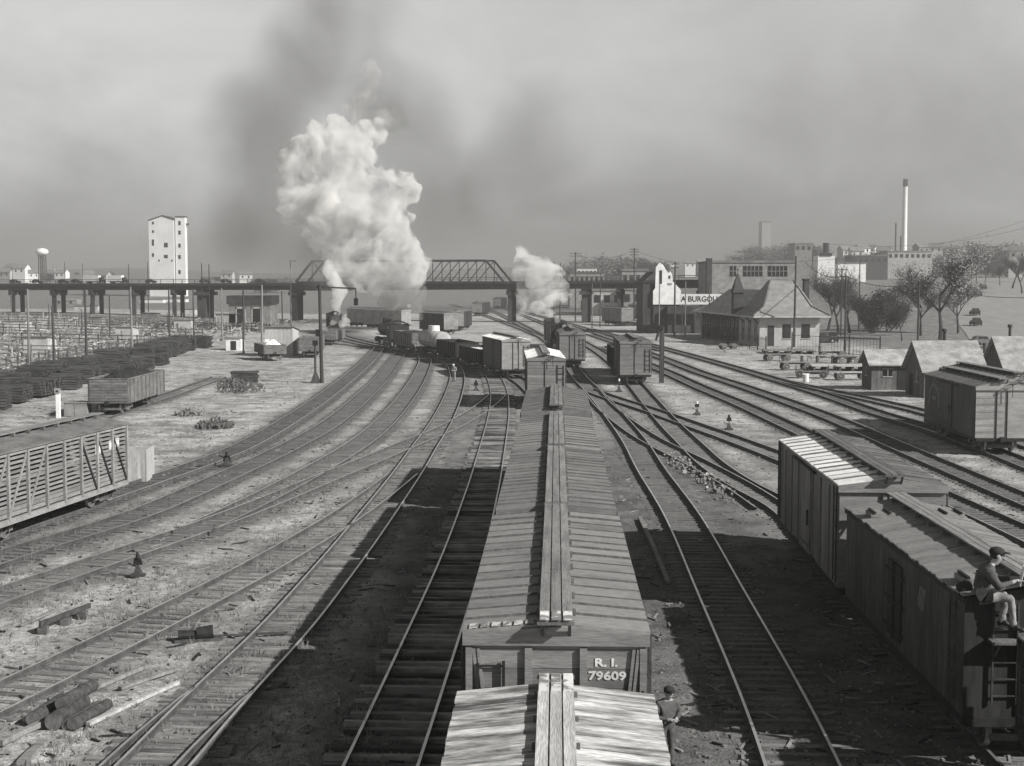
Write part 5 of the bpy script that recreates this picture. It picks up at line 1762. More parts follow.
# ---------------------------------------------------------------- street climbing away at the right
st_pts = [(986, 348, 30), (985, 330, 24), (988, 312, 20), (990, 298, 17), (989, 288, 14)]
sl = []
for (x0, x1, y) in ((70, 104, 205), (78, 106, 230), (88, 119, 262), (102, 136, 310), (125, 162, 380), (162, 206, 500), (232, 288, 700), (330, 400, 980)):
    sl.append((x0, x1, y))
b = MB()
vs, fs = [], []
for i in range(len(sl) - 1):
    for k in range(8):
        t = k / 8
        x0 = sl[i][0] + (sl[i + 1][0] - sl[i][0]) * t; x1 = sl[i][1] + (sl[i + 1][1] - sl[i][1]) * t; y = sl[i][2] + (sl[i + 1][2] - sl[i][2]) * t
        for j in range(6):
            x = x0 + (x1 - x0) * j / 5
            vs.append((x, y, hgt(x, y) + 0.06))
nr = len(vs) // 6
for i in range(nr - 1):
    for j in range(5):
        a = i * 6 + j
        fs.append((a, a + 1, a + 7, a + 6))
b.add(vs, fs)
kind(b.build('street', 'asphalt'), 'structure')

# ---------------------------------------------------------------- poles and wires
def pole(name, label, base, h, r0=0.14, arms=0, m='pole_wood', group=None, cat='pole', aw=2.2, rz=0.0, lamp=False):
    r = thing(name, label, cat, (base[0], base[1], base[2] if len(base) > 2 else 0), rz, group)
    b = MB(); b.cyl((0, 0, -0.4), (random.uniform(-0.12, 0.12), random.uniform(-0.1, 0.1), h), r0, r0 * 0.62, n=10); b.build('shaft', m, r)
    for k in range(arms):
        z = h - 0.35 - 0.7 * k
        b = MB(); b.bar((-aw / 2, 0.14, z), (aw / 2, 0.14, z), 0.1, 0.12)
        a_ = b.build('crossarm', m, r)
        for j in range(6):
            x = -aw / 2 + 0.12 + (aw - 0.24) * j / 5
            b = MB(); b.cyl((x, 0.14, z + 0.06), (x, 0.14, z + 0.24), 0.045, 0.035, n=6); b.build('insulator', 'glass_dark', a_)
    if lamp:
        b = MB(); b.bar((0, 0, h - 0.3), (0.9, 0, h - 0.1), 0.05, 0.05); b.cyl((0.9, 0, h - 0.35), (0.9, 0, h - 0.1), 0.22, 0.08, n=10); b.build('lamp_arm', m, r)
    return r
def pole_px(px, pt, pb, label, D=None, **kw):
    if D is None:
        q = G(px, pb)
    else:
        q = P(px, pb, D); q.z = hgt(q.x, D)
    z0 = hgt(q.x, q.y) if D is None else q.z
    zt = P(px, pt, q.y).z
    return pole('utility_pole', label, (q.x, q.y, z0), zt - z0, **kw)
L_ = 'poles of the left yard'
for i, (px, pt, pb, tx) in enumerate(((29.4, 289, 371, 'bare pole nearest the left edge in the pale yard'), (54.5, 306, 373, 'shorter bare pole second from the left edge'), (86.8, 289, 365, 'bare pole third from the left in the pale yard'),
                               (132.5, 287, 359, 'bare pole in front of the white tower base left side'), (170, 289, 349, 'thin bare pole below the right side of the white tower'), (110, 296, 338, 'thin short pole between third and fourth yard poles'),
                               (222.5, 288, 341, 'bare pole left of the pump house windows'), (243.5, 290, 353, 'pole in front of the pump house beside the white hut'), (194, 289, 338, 'bare pole beside the big viaduct pier'),
                               (291, 260, 332, 'tall pole with a bright lamp right of the pump house'), (282.5, 291, 325, 'short pole left of the viaduct pier near the pale shed'))):
    pole_px(px, pt, pb, tx, r0=0.17, m='pole_wood' if i % 3 else 'pole_pale', group=L_, lamp=(i == 9))
q = G(262, 347); pole('utility_pole', 'pale leaning pole right of the pump house doorway', q, P(258, 285, q.y).z, 0.2, m='pole_pale', group=L_)
Rr = 'poles of the right side'
pole_px(794, 256, 347, 'tall pole standing before the depot wall', r0=0.2, group=Rr)
pole_px(845, 275, 356, 'pole right of the depot by the picket fence', r0=0.15, group=Rr)
pole_px(917.5, 281, 352, 'tall bare pole before the bushy tree', r0=0.17, group=Rr)
pole_px(859, 262, 315, 'thin pole on the slope behind the depot', D=270, r0=0.16, group=Rr)
pole_px(841, 268, 330, 'pole with slanting arm close behind the depot roof', D=250, r0=0.16, arms=1, group=Rr)
pole_px(575.5, 252, 300, 'pole with two crossarms above the viaduct right of the steam', D=345, r0=0.2, arms=2, aw=3, group=Rr)
pole_px(634, 248, 300, 'pole with three crossarms above the viaduct left of the mill', D=345, r0=0.2, arms=3, aw=2.2, group=Rr)
pole_px(674.5, 262, 322, 'pole close in front of the white mill right edge', D=245, r0=0.2, arms=2, aw=1.4, group=Rr)
pole_px(659, 280, 316, 'pale thin post before the white mill front', D=245, r0=0.14, m='pole_pale', group=Rr)
pole_px(685, 281, 322, 'pale post before the signboard left end', D=243, r0=0.15, m='pole_pale', group=Rr)
pole_px(709.5, 279, 305, 'thin pole before the signboard right end', D=250, r0=0.14, group=Rr)
for i, (px, pt) in enumerate(((967, 241), (971, 243), (976, 245))):
    pole_px(px, pt, 300, ('nearest', 'second', 'third')[i] + ' crossarmed pole lining the climbing street', D=520 + 60 * i, r0=0.25, arms=4, aw=4.5, group=Rr)
for i, px in enumerate((65, 83, 129, 148, 202, 209, 554, 560)):
    pole_px(px, 262 + (i % 3), 284, ('first', 'second', 'third', 'fourth', 'fifth', 'sixth', 'seventh', 'eighth')[i] + ' thin pole from the left along the viaduct roadway', D=560 - 1.1 * (px if px < 300 else 250), r0=0.16, group='poles along the viaduct')
pole_px(600, 272, 318, 'thin pole right of the middle steam in front of the viaduct', D=300, r0=0.14, group=Rr)
pole_px(592, 284, 323, 'white based mast right of the middle engine', D=268, r0=0.12, m='pole_pale', group=Rr)
def wire(label, a, c, sag, r=0.022):
    a, c = Vector(a), Vector(c)
    b = MB()
    n = 14
    pts = [a + (c - a) * (k / n) - Vector((0, 0, sag * 4 * (k / n) * (1 - k / n))) for k in range(n + 1)]
    for k in range(n):
        b.cyl(pts[k], pts[k + 1], r, n=5, cap=False)
    return tag(b.build('overhead_wire', 'wire'), label, 'wire', 'overhead wires')
w0 = P(794, 258, G(794, 347).y); w1 = P(845, 276, G(845, 356).y); w2 = P(917.5, 283, G(917.5, 352).y)
wire('heavy wire from the depot pole down to the fence pole', P(805, 262, 235), w1, 1.0, 0.05)
wire('heavy wire sagging between fence pole and tall bare pole', w1, w2, 0.9, 0.05)
wire('heavy wire running from the tall bare pole past the right edge', w2, P(1040, 297, 205), 0.8, 0.05)
wire('high thin wire between the two crossarmed viaduct poles', P(575.5, 254, 345), P(634, 250, 345), 1.6, 0.03)
wire('high thin wire from the viaduct pole right to the depot pole', P(634, 250, 345), P(760, 254, 330), 3, 0.03)
wire('thin skyline wire rising to the right edge above the chimney works', P(740, 262, 330), P(1040, 215, 420), 4, 0.04)
wire('lower thin skyline wire right of the chimney', P(830, 244, 420), P(1040, 224, 420), 3, 0.04)
# ================================================================== VEGETATION
def tree_meshes(seed, h=9.0, spread=0.55, leaves=2600, lm='leaf_pale', ls=0.16, depth=4, bare=0.35):
    rnd = random.Random(seed)
    wood, crown = MB(), MB()
    tips = []
    def limb(p, d, L, r, lv):
        q = p
        n = 3
        for k in range(n):
            dd = (d + Vector((rnd.gauss(0, 0.12), rnd.gauss(0, 0.12), rnd.gauss(0.03, 0.06)))).normalized()
            e = q + dd * (L / n)
            wood.cyl(q, e, r * (1 - 0.28 * k), r * (1 - 0.28 * (k + 1)), n=6 if lv < 2 else 4, cap=False)
            q, d = e, dd
            if lv > 1:
                tips.append((q.copy(), lv))
            if lv < depth and (k > 0 or lv > 0):
                for _ in range(2 if lv < depth - 1 else 3):
                    az = rnd.uniform(0, 2 * PI)
                    out = Vector((math.cos(az), math.sin(az), rnd.uniform(0.15, 0.9))).normalized()
                    nd = (d * (1 - spread) + out * spread).normalized()
                    limb(q, nd, L * rnd.uniform(0.5, 0.72), r * 0.5, lv + 1)
        tips.append((q.copy(), lv))
    limb(Vector((0, 0, -0.2)), Vector((0, 0, 1)), h * 0.42, h * 0.022, 0)
    if leaves and tips:
        for _ in range(leaves):
            p, lv = rnd.choice(tips)
            c = p + Vector((rnd.gauss(0, 0.32), rnd.gauss(0, 0.32), rnd.gauss(0, 0.28)))
            a = Vector((rnd.gauss(0, 1), rnd.gauss(0, 1), rnd.gauss(0, 1))).normalized() * ls * rnd.uniform(0.6, 1.4)
            b_ = a.orthogonal().normalized() * ls * rnd.uniform(0.5, 1.0)
            crown.quad(c - a, c + b_, c + a, c - b_)
    return wood.mesh('trunk', 'bark'), (crown.mesh('crown', lm) if crown.v else None)
T_BARE = [tree_meshes(s, 9, 0.5, 2600, 'twig', 0.055, 4) for s in (11, 12)]
T_PALE = [tree_meshes(s, 9, 0.58, 4200, 'leaf_pale', 0.075, 4) for s in (21, 22)]
T_DARK = [tree_meshes(s, 8, 0.6, 8000, 'leaf', 0.11, 4) for s in (31, 32)]
def tree(px, py, top, label, kinds, D=None, group=None, wide=1.0, i=0, sink=0.0):
    if D is None:
        q = G(px, py); z = hgt(q.x, q.y)
    else:
        q = P(px, py, D); z = hgt(q.x, D) - 0.2
    zt = P(px, top, q.y).z
    z -= sink * (zt - z)
    me = kinds[i % len(kinds)]
    zs = [v.co.z for v in me[0].vertices]
    s = (zt - z) / max(zs)
    r = thing('tree', label, 'tree', (q.x, q.y, z), random.uniform(0, 6), group)
    inst('trunk', me[0], r)
    if me[1]: inst('crown', me[1], r)
    r.scale = (s * wide, s * wide, s)
    return r
RT_ = 'trees right of the depot'
tree(941, 336, 243, 'large tree with sparse pale leaves before the climbing street', T_PALE, 232, RT_, 1.15)
tree(921, 334, 262, 'pale leaved tree close left of the large sparse tree', T_PALE, 250, RT_, 1.1, 1)
tree(902, 336, 290, 'small slender tree with bare fork left of the bare pole', T_BARE, 228, RT_, 1.0)
tree(958, 338, 262, 'pale tree right of the large sparse tree near the kerb', T_PALE, 260, RT_, 1.0, 1)
for i, (px, top) in enumerate(((872, 291), (884, 287), (894, 285), (879, 297), (866, 299))):
    tree(px, 330, top, ('first', 'second', 'third', 'fourth', 'fifth')[i] + ' rounded dark bush of the clump on the slope behind the fence', (T_DARK + T_BARE), 262 + i * 9, RT_, 0.8, i, 0.5)
for i, (px, top) in enumerate(((838, 262), (850, 270), (828, 258), (846, 285))):
    tree(px, 330, top, ('grey bare tree nearest right of the depot roof', 'grey bare tree second right of the depot roof', 'tall grey bare tree behind the depot roof', 'low bare tree beside the depot end wall')[i], T_BARE, 255 + i * 10, RT_, 1.1, i)
n_t = 0
for (x0, x1, top, D0, n, lab, kinds) in ((560, 660, 256, 900, 12, 'hazy tree on the central skyline beyond the viaduct', T_BARE + T_DARK), (735, 795, 243, 1000, 10, 'hazy tree on the skyline below the tower block', T_BARE + T_DARK),
                                         (940, 1024, 243, 900, 12, 'hazy tree among houses on the right skyline', T_BARE + T_DARK), (0, 140, 270, 1100, 14, 'hazy tree on the far left horizon', T_DARK), (190, 300, 274, 900, 7, 'hazy tree on the horizon right of the white tower', T_DARK + T_BARE),
                                         (800, 935, 252, 950, 10, 'hazy tree on the skyline round the chimney works', T_BARE + T_DARK)):
    for k in range(n):
        px = x0 + (x1 - x0) * (k + random.random()) / n
        D = D0 * random.uniform(0.85, 1.2)
        tree(px, 275, top + random.uniform(0, 9), ORD[k] + ' ' + lab + ', counting from the left', kinds, D, 'far skyline trees', random.uniform(1.2, 1.9), k, 0.5)
for i, (px, top, D) in enumerate(((1000, 258, 520), (1012, 250, 480), (1022, 246, 440), (985, 262, 600))):
    tree(px, 290, top, ('hazy street tree', 'second hazy street tree', 'nearest hazy street tree', 'farthest hazy street tree')[i] + ' right of the climbing street', T_BARE, D, 'trees along the climbing street', 1.2, i)
# scrubby bush left
def bush(px, py, w, h, label, m='weed_dark'):
    q = G(px, py)
    b = MB()
    for _ in range(260):
        t, f = random.uniform(0, 2 * PI), random.random() ** 0.6
        c = Vector((math.cos(t) * f * w / 2, math.sin(t) * f * w / 2, random.random() * h * (1 - 0.6 * f)))
        a = Vector((random.gauss(0, 1), random.gauss(0, 1), abs(random.gauss(0, 1.2)))).normalized() * 0.22
        n = a.orthogonal().normalized() * 0.07
        b.quad(c - a, c + n, c + a, c - n)
    r = thing('bush', label, 'bush', q)
    b.build('foliage', m, r)
    b = MB()
    for k in range(7):
        t = random.uniform(0, 6.28)
        b.cyl((0, 0, -0.1), (math.cos(t) * w * 0.3, math.sin(t) * w * 0.3, h * 0.6), 0.04, 0.015, n=5)
    b.build('stem', 'bark', r)
bush(242, 392, 4.2, 1.5, 'dark scrubby bush below the small tie stack')
bush(232, 388, 2.8, 1.1, 'smaller dark bush left of the scrubby bush')
bush(215, 428, 2.6, 0.8, 'low dark weed clump on the pale bank')
bush(190, 415, 2.2, 0.6, 'low weed clump behind the coal gondola', 'weed')

# weeds between the tracks: nobody could count them
b = MB()
def free(x, y, gap):
    for t in TRACKS.values():
        for p in t[::3]:
            if abs(p.x - x) < gap and abs(p.y - y) < gap * 1.2:
                return False
    return True
spots = 0
tries = 0
patches = [(G(random.uniform(-20, 430), random.uniform(430, 760)), random.uniform(0.6, 2.2)) for _ in range(75)]
while spots < 2100 and tries < 9000:
    tries += 1
    c, rr = random.choice(patches)
    x, y = c.x + random.gauss(0, rr), c.y + random.gauss(0, rr * 1.4)
    if y < 24 or x > -2.5:
        continue
    spots += 1
    hh = random.uniform(0.08, 0.30)
    for _ in range(random.randint(3, 7)):
        dx, dy = random.gauss(0, 0.07), random.gauss(0, 0.07)
        w = random.uniform(0.008, 0.02)
        lx, ly = random.gauss(0, 0.10), random.gauss(0, 0.10)
        b.add([(x + dx - w, y + dy, -0.01), (x + dx + w, y + dy, -0.01), (x + dx + lx, y + dy + ly, hh * random.uniform(0.5, 1.2))], [(0, 1, 2)])
kind(b.build('dry_weeds', 'weed'), 'stuff')
# litter of stones, cinders and splinters over the yard
b = MB()
for _ in range(9000):
    px, py = random.uniform(-30, 1050), 345 + 440 * random.random() ** 1.3
    q = G(px, py)
    s = random.uniform(0.015, 0.05) * (1 if q.y < 60 else 1.6)
    if random.random() < 0.12:
        t = random.uniform(0, PI)
        L = random.uniform(0.2, 0.7)
        b.bar((q.x, q.y, 0.02), (q.x + math.cos(t) * L, q.y + math.sin(t) * L, 0.03), 0.06, 0.03, mi=random.choice((0, 1, 2)))
    else:
        b.cbox((q.x, q.y, s * 0.3), s * random.uniform(1, 2), s * random.uniform(1, 2), s, mi=random.choice((0, 0, 0, 0, 1, 2, 2)))
kind(b.build('yard_litter', ['rubble', 'coal', 'mid_wall']), 'stuff')
# broken stone heap between the right-hand tracks
b = MB()
for _ in range(150):
    t = random.random()
    px = 668 + 66 * t + random.gauss(0, 5)
    py = 459 + 36 * t + random.gauss(0, 4)
    q = G(px, py)
    s = random.uniform(0.06, 0.17)
    b.M = Matrix.Translation((q.x, q.y, s * 0.3 + random.random() * 0.15)) @ Matrix.Rotation(random.uniform(0, 3), 4, Vector((random.random(), random.random(), 1)).normalized())
    b.cbox((0, 0, 0), s * 1.4, s, s * 0.8, mi=0 if random.random() < 0.97 else 1)
    b.M = None
hp = kind(b.build('stone_heap', ['rubble', 'pale_wall']), 'stuff')

# ================================================================== LEFT YARD FURNITURE
# stacked ties along the bank
tie_m = MB().box(-1.25, 1.25, -0.11, 0.11, 0, 0.18).mesh('tie', 'tar_tie')
def tie_stack(label, loc, rz, cols, rows, solo=False):
    b = MB()
    r = thing('tie_stack', label, 'tie stack', loc, rz, 'stacks of dark ties')
    for i in range(rows):
        for k in range(cols):
            if random.random() < (0.35 if i == rows - 1 else 0.1 if i == rows - 2 else 0.03):
                continue
            x, y, z = random.gauss(0, 0.05), (k - cols / 2) * 0.25 + random.gauss(0, 0.01), 0.02 + i * 0.225
            if solo:
                inst('tie', tie_m, r, (x, y, z), (0, 0, random.gauss(0, 0.012)))
            else:
                w_ = random.uniform(1.1, 1.35); b.box(x - w_, x + w_, y - 0.10, y + 0.10, z, z + 0.18)
    if b.v:
        kind(b.build('tie', 'tar_tie', r), 'stuff')
    return r
ords = ('nearest', 'second', 'third', 'fourth', 'fifth', 'sixth', 'seventh', 'eighth', 'ninth', 'farthest')
ords = ('nearest', 'second', 'third', 'fourth', 'fifth', 'sixth', 'seventh', 'eighth', 'ninth', 'tenth', 'eleventh', 'twelfth', 'thirteenth', 'fourteenth', 'fifteenth', 'farthest')
for row, (x0, rn, hh) in enumerate(((-41.0, 'front row along the left bank', 6), (-44.2, 'middle row along the left bank', 8), (-47.6, 'back row beside the pale yard', 7))):
    for i in range(16):
        y = 98 + i * 6.9 + row * 1.3
        if (row == 0 and i > 9) or random.random() < 0.05:
            continue
        tie_stack(ords[i] + ' dark stack of ties in the ' + rn, (x0 - 0.03 * (y - 108) + random.uniform(-0.5, 0.5), y, 0.1), random.uniform(-0.1, 0.25), random.choice((12, 15, 18)), hh + random.choice((-1, 0, 0, 1)), row == 0 and i < 3)
q = G(245, 382)
tie_stack('small lone stack of dark ties beside the scrubby bush', q, 0.1, 7, 5)
# clutter of the pale stock yard
b = MB()
for _ in range(5200):
    y = random.uniform(118, 330)
    x = -49 - random.random() ** 0.8 * (0.38 * y - 20) if random.random() < 0.8 else -49 - random.random() * 30
    z = hgt(x, y)
    m = random.choice((0, 0, 1, 2, 3))
    t = random.random()
    if t < 0.35:
        s = random.uniform(0.1, 0.45)
        b.cbox((x, y, z + s / 2), s * random.uniform(0.6, 2), s, s * random.uniform(0.5, 1.3), mi=m)
    elif t < 0.9:
        a = random.uniform(0, PI); L = random.uniform(0.6, 2.6); h = random.uniform(0.05, 0.9)
        b.bar((x, y, z + h), (x + math.cos(a) * L, y + math.sin(a) * L, z + random.uniform(0.05, 1.2)), 0.12, 0.12, mi=m)
    else:
        b.bar((x, y, z), (x + random.gauss(0, 0.1), y, z + random.uniform(0.6, 2.2)), 0.13, 0.13, mi=m)
kind(b.build('yard_clutter', ['mid_wall', 'rubble', 'timber_dark', 'pale_wall']), 'stuff')
def rail_fence(label, a, c, h=1.5, m='plank_worn', n_rail=3):
    a, c = Vector(a), Vector(c)
    a.z, c.z = hgt(a.x, a.y), hgt(c.x, c.y)
    r = thing('rail_fence', label, 'fence', a, 0, 'rail fences of the pale yard')
    d = c - a
    n = max(3, int(d.length / 3))
    pm = MB().bar((0, 0, -0.2), (0, 0, h + 0.1), 0.18, 0.18).mesh('post', m)
    for k in range(n + 1):
        q = d * (k / n)
        inst('post', pm, r, q)
    for k in range(n_rail):
        z = h * (k + 1) / n_rail
        b = MB(); b.bar((0, -0.12, z - 0.1), (d.x, d.y - 0.12, d.z + z - 0.1), 0.05, 0.16)
        b.build('rail', m, r)
fl = [((-55, 140), (-52, 215), 'rail fence nearest the tie stacks running away'), ((-58, 150), (-92, 155), 'near cross fence of the pale yard'), ((-54, 176), (-100, 182), 'second cross fence of the pale yard'),
      ((-54, 205), (-115, 212), 'third cross fence of the pale yard'), ((-55, 240), (-120, 248), 'fourth cross fence of the pale yard'), ((-74, 150), (-78, 250), 'middle fence running away through the pale yard'), ((-95, 170), (-108, 260), 'far left fence running away through the pale yard'),
      ((-50, 275), (-115, 285), 'farthest cross fence before the viaduct')]
for a, c, lab in fl:
    rail_fence(lab, (a[0], a[1], 0), (c[0], c[1], 0), random.uniform(1.4, 1.9), random.choice(('timber_dark', 'pole_pale', 'plank_dark')))
for i, px in enumerate(sorted(random.uniform(5, 225) for _ in range(16))):
    pb = random.uniform(318, 352)
    pole_px(px, pb - random.uniform(14, 34), pb, ORD[i] + ' stub pole from the left among the fences of the pale yard', r0=0.11, m=random.choice(('pole_wood', 'pole_pale')), group='stub poles of the pale yard')
# whistle post and tall masts
q = G(58.5, 417)
wp = thing('marker_post', 'short white marker post with square head behind the stock car', 'post', q)
b = MB(); b.box(-0.14, 0.14, -0.12, 0.12, -0.2, 1.75); b.build('shaft', 'white_paint', wp)
b = MB(); b.box(-0.2, 0.2, -0.18, -0.121, 1.755, 2.15); b.box(-0.16, 0.16, -0.12, 0.12, 1.752, 2.1); hd = b.build('head', 'mid_wall', wp)
b = MB(); b.box(-0.09, 0.09, -0.2, -0.181, 1.85, 2.0); b.build('lamp_hole', 'trim_dark', hd)
q = G(322, 383)
ms = thing('signal_mast', 'tall dark signal mast beside the curving tracks', 'signal', q)
H_ = P(320, 285, q.y).z
b = MB(); b.cyl((0, 0, -0.3), (-0.15, 0, H_), 0.2, 0.15, n=10); b.build('mast', 'pole_wood', ms)
b = MB(); b.bar((-1.1, 0, H_ - 0.15), (3.4, 0.2, H_ - 0.35), 0.14, 0.16); b.build('arm', 'pole_wood', ms)
b = MB(); b.cyl((3.4, 0.2, H_ - 1.6), (3.4, 0.2, H_ - 0.3), 0.06, n=6); b.box(3.2, 3.6, 0, 0.3, H_ - 2.0, H_ - 1.3); b.build('hanging_lamp', 'iron_black', ms)
b = MB(); b.box(-0.55, -0.2, -0.25, 0.1, 4.6, 5.3); b.build('relay_box', 'iron_black', ms)
q = G(315.5, 383)
ss = thing('target_stand', 'short signal post with wide foot beside the tall mast', 'signal', q)
b = MB(); b.cyl((0, 0, 0.9), (0, 0, 3.7), 0.12, 0.1, n=8); b.build('post', 'pole_wood', ss)
b = MB(); b.add([(-0.45, -0.45, 0), (0.45, -0.45, 0), (0.45, 0.45, 0), (-0.45, 0.45, 0), (-0.15, -0.15, 1.0), (0.15, -0.15, 1.0), (0.15, 0.15, 1.0), (-0.15, 0.15, 1.0)], [(0, 1, 5, 4), (1, 2, 6, 5), (2, 3, 7, 6), (3, 0, 4, 7), (4, 5, 6, 7)]); b.build('foot', 'iron_rust', ss)
b = MB(); b.box(-0.25, 0.25, -0.15, 0.15, 3.7, 4.2); b.build('lamp', 'iron_black', ss)
q = G(661.5, 383)
sp_ = thing('semaphore_post', 'thick dark post with drooping signal head right of the patched boxcar', 'signal', q)
H_ = P(661, 326, q.y).z
b = MB(); b.box(-0.22, 0.22, -0.22, 0.22, -0.2, H_); b.build('post', 'pole_wood', sp_)
b = MB(); b.bar((-0.25, -0.25, H_ - 0.1), (-0.62, -0.3, H_ - 1.4), 0.3, 0.14); b.build('arm', 'iron_black', sp_)
b = MB(); b.box(-0.5, 0.1, -0.35, -0.23, H_ - 0.35, H_ + 0.1); b.build('head', 'iron_black', sp_)

# switch stands
def switch_stand(px, py, label, h=1.0, lamp='white_paint', rz=0.0, s=1.0):
    q = G(px, py)
    r = thing('switch_stand', label, 'switch stand', q, rz, 'switch stands beside the tracks')
    b = MB(); b.box(-0.3, 0.3, -0.22, 0.22, 0, 0.14); b.add([(-0.18, -0.18, 0.14), (0.18, -0.18, 0.14), (0.18, 0.18, 0.14), (-0.18, 0.18, 0.14), (-0.07, -0.07, 0.5), (0.07, -0.07, 0.5), (0.07, 0.07, 0.5), (-0.07, 0.07, 0.5)], [(0, 1, 5, 4), (1, 2, 6, 5), (2, 3, 7, 6), (3, 0, 4, 7), (4, 5, 6, 7)])
    b.build('base', 'iron_rust', r)
    b = MB(); b.cyl((0, 0, 0.4), (0, 0, h), 0.035, n=8); b.bar((0, 0, 0.45), (-0.45, 0.05, 0.62), 0.05, 0.05); b.build('mast', 'iron_black', r)
    b = MB(); b.slab([(-0.22, -0.01, h), (0.22, -0.01, h), (0.16, -0.01, h + 0.3), (-0.16, -0.01, h + 0.3)], (0, 0.02, 0)); b.build('target', 'iron_black', r)
    b = MB(); b.cyl((0, 0, h + 0.3), (0, 0, h + 0.52), 0.1, 0.08, n=10); b.build('lamp', lamp, r)
    b = MB(); b.bar((-0.3, 0, 0.08), (-1.6, 0.1, 0.08), 0.06, 0.04); b.build('throw_rod', 'iron_rust', r)
    r.scale = (s, s, s)
switch_stand(138, 577, 'dark switch stand between the sweeping left tracks', 0.55, 'iron_black', s=0.75)
switch_stand(697, 415, 'switch stand with white lamp right of the diagonal track', 0.7, s=0.85)
switch_stand(729, 430, 'slim switch stand beside stones near the diagonal track', 0.7, 'iron_black', s=0.85)
switch_stand(619, 392, 'switch stand with pale feet below the patched boxcar', 0.7)
switch_stand(476, 391, 'low dark switch stand left of the alone boxcar shadow', 0.5, 'iron_black')
switch_stand(227, 467, 'low dark switch stand on the left curve', 0.3, 'iron_black')
# ground throw at the lower left
q = G(204, 640)
gt_ = thing('ground_throw', 'low black switch throw beside the lower left turnout', 'switch stand', q, R(15))
b = MB(); b.cyl((-0.7, 0, 0.18), (-0.2, 0, 0.18), 0.14, 0.11, n=10); b.cyl((-0.2, 0, 0.2), (0.25, 0, 0.22), 0.17, 0.2, n=12); b.build('motor', 'iron_black', gt_)
b = MB(); b.box(-0.8, 0.5, -0.2, 0.2, 0, 0.07); b.build('plate', 'iron_rust', gt_)
b = MB(); b.bar((0.3, 0, 0.1), (2.3, -0.15, 0.1), 0.05, 0.05); b.build('throw_rod', 'iron_rust', gt_)
# spare rail on blocks
a_, c_ = G(40, 626, 0.25), G(90, 607, 0.25)
sr = thing('spare_rail', 'spare rail lying on short blocks in the left weeds', 'rail', (a_.x, a_.y, 0))
d = c_ - a_
b = MB(); b.bar((0, 0, 0.3), (d.x, d.y, 0.3), 0.07, 0.14); b.build('rail', 'iron_rust', sr)
for t in (0.06, 0.5, 0.85):
    b = MB(); b.cbox((d.x * t, d.y * t, 0.1), 0.25, 0.25, 0.22); b.build('block', 'tie_dark', sr)
# logs and timbers in the lower left corner
def log(px0, py0, px1, py1, r, label, z=None):
    a_, c_ = G(px0, py0), G(px1, py1)
    z = r if z is None else z
    d = c_ - a_
    o = thing('log', label, 'log', (a_.x, a_.y, z), 0, 'logs lying beside the lower left track')
    b = MB(); b.cyl((0, 0, 0), (d.x, d.y, 0), r, r * 0.85, n=14, cap=False); b.build('bark', 'log_bark', o, True)
    b = MB(); dn = d.normalized() * 0.01
    b.cyl((-dn.x, -dn.y, 0), (dn.x, dn.y, 0), r * 0.97, n=14); b.build('sawn_end', 'log_end', o)
log(33, 727, 62, 706, 0.17, 'leftmost log of the bundle at the lower left')
log(53, 731, 84, 709, 0.20, 'front thick log of the bundle with round sawn end')
log(73, 731, 108, 710, 0.15, 'rightmost log of the lower left bundle')
log(62, 722, 94, 702, 0.17, 'upper log lying on the lower left bundle', 0.42)
log(66, 730, 98, 710, 0.12, 'thin log wedged between the bundle logs', 0.12)
def timber(px0, py0, px1, py1, w, h, m, label, z=0.05):
    a_, c_ = G(px0, py0), G(px1, py1)
    d = c_ - a_
    n = Vector((-d.y, d.x, 0)).normalized()
    b = MB()
    b.bar((0, 0, h / 2), (d.x * 0.5 + n.x * 0.03, d.y * 0.5 + n.y * 0.03, h / 2), w, h); b.bar((d.x * 0.5 + n.x * 0.03, d.y * 0.5 + n.y * 0.03, h / 2), (d.x, d.y, h / 2), w * 0.9, h)
    tag(b.build('timber', m, None, loc=(a_.x, a_.y, z)), label, 'timber', 'loose timbers at the lower left')
timber(24, 724, 146, 670, 0.10, 0.10, 'plank_worn', 'long pale timber behind the log bundle')
timber(88, 728, 178, 686, 0.12, 0.08, 'plank_pale', 'broken pale board right of the log bundle')
timber(0, 748, 42, 728, 0.15, 0.12, 'plank_worn', 'dull timber running off the left edge below the logs')
timber(22, 768, 45, 746, 0.22, 0.10, 'plank_worn', 'bright short plank in the bottom left corner')
timber(120, 692, 178, 672, 0.12, 0.08, 'plank_worn', 'thin grey board above the pale broken board')
timber(55, 612, 20, 628, 0.12, 0.05, 'plank_worn', 'weathered lath in the left grass')
timber(640, 520, 668, 585, 0.16, 0.10, 'plank_worn', 'grey plank beside the right side of the train')

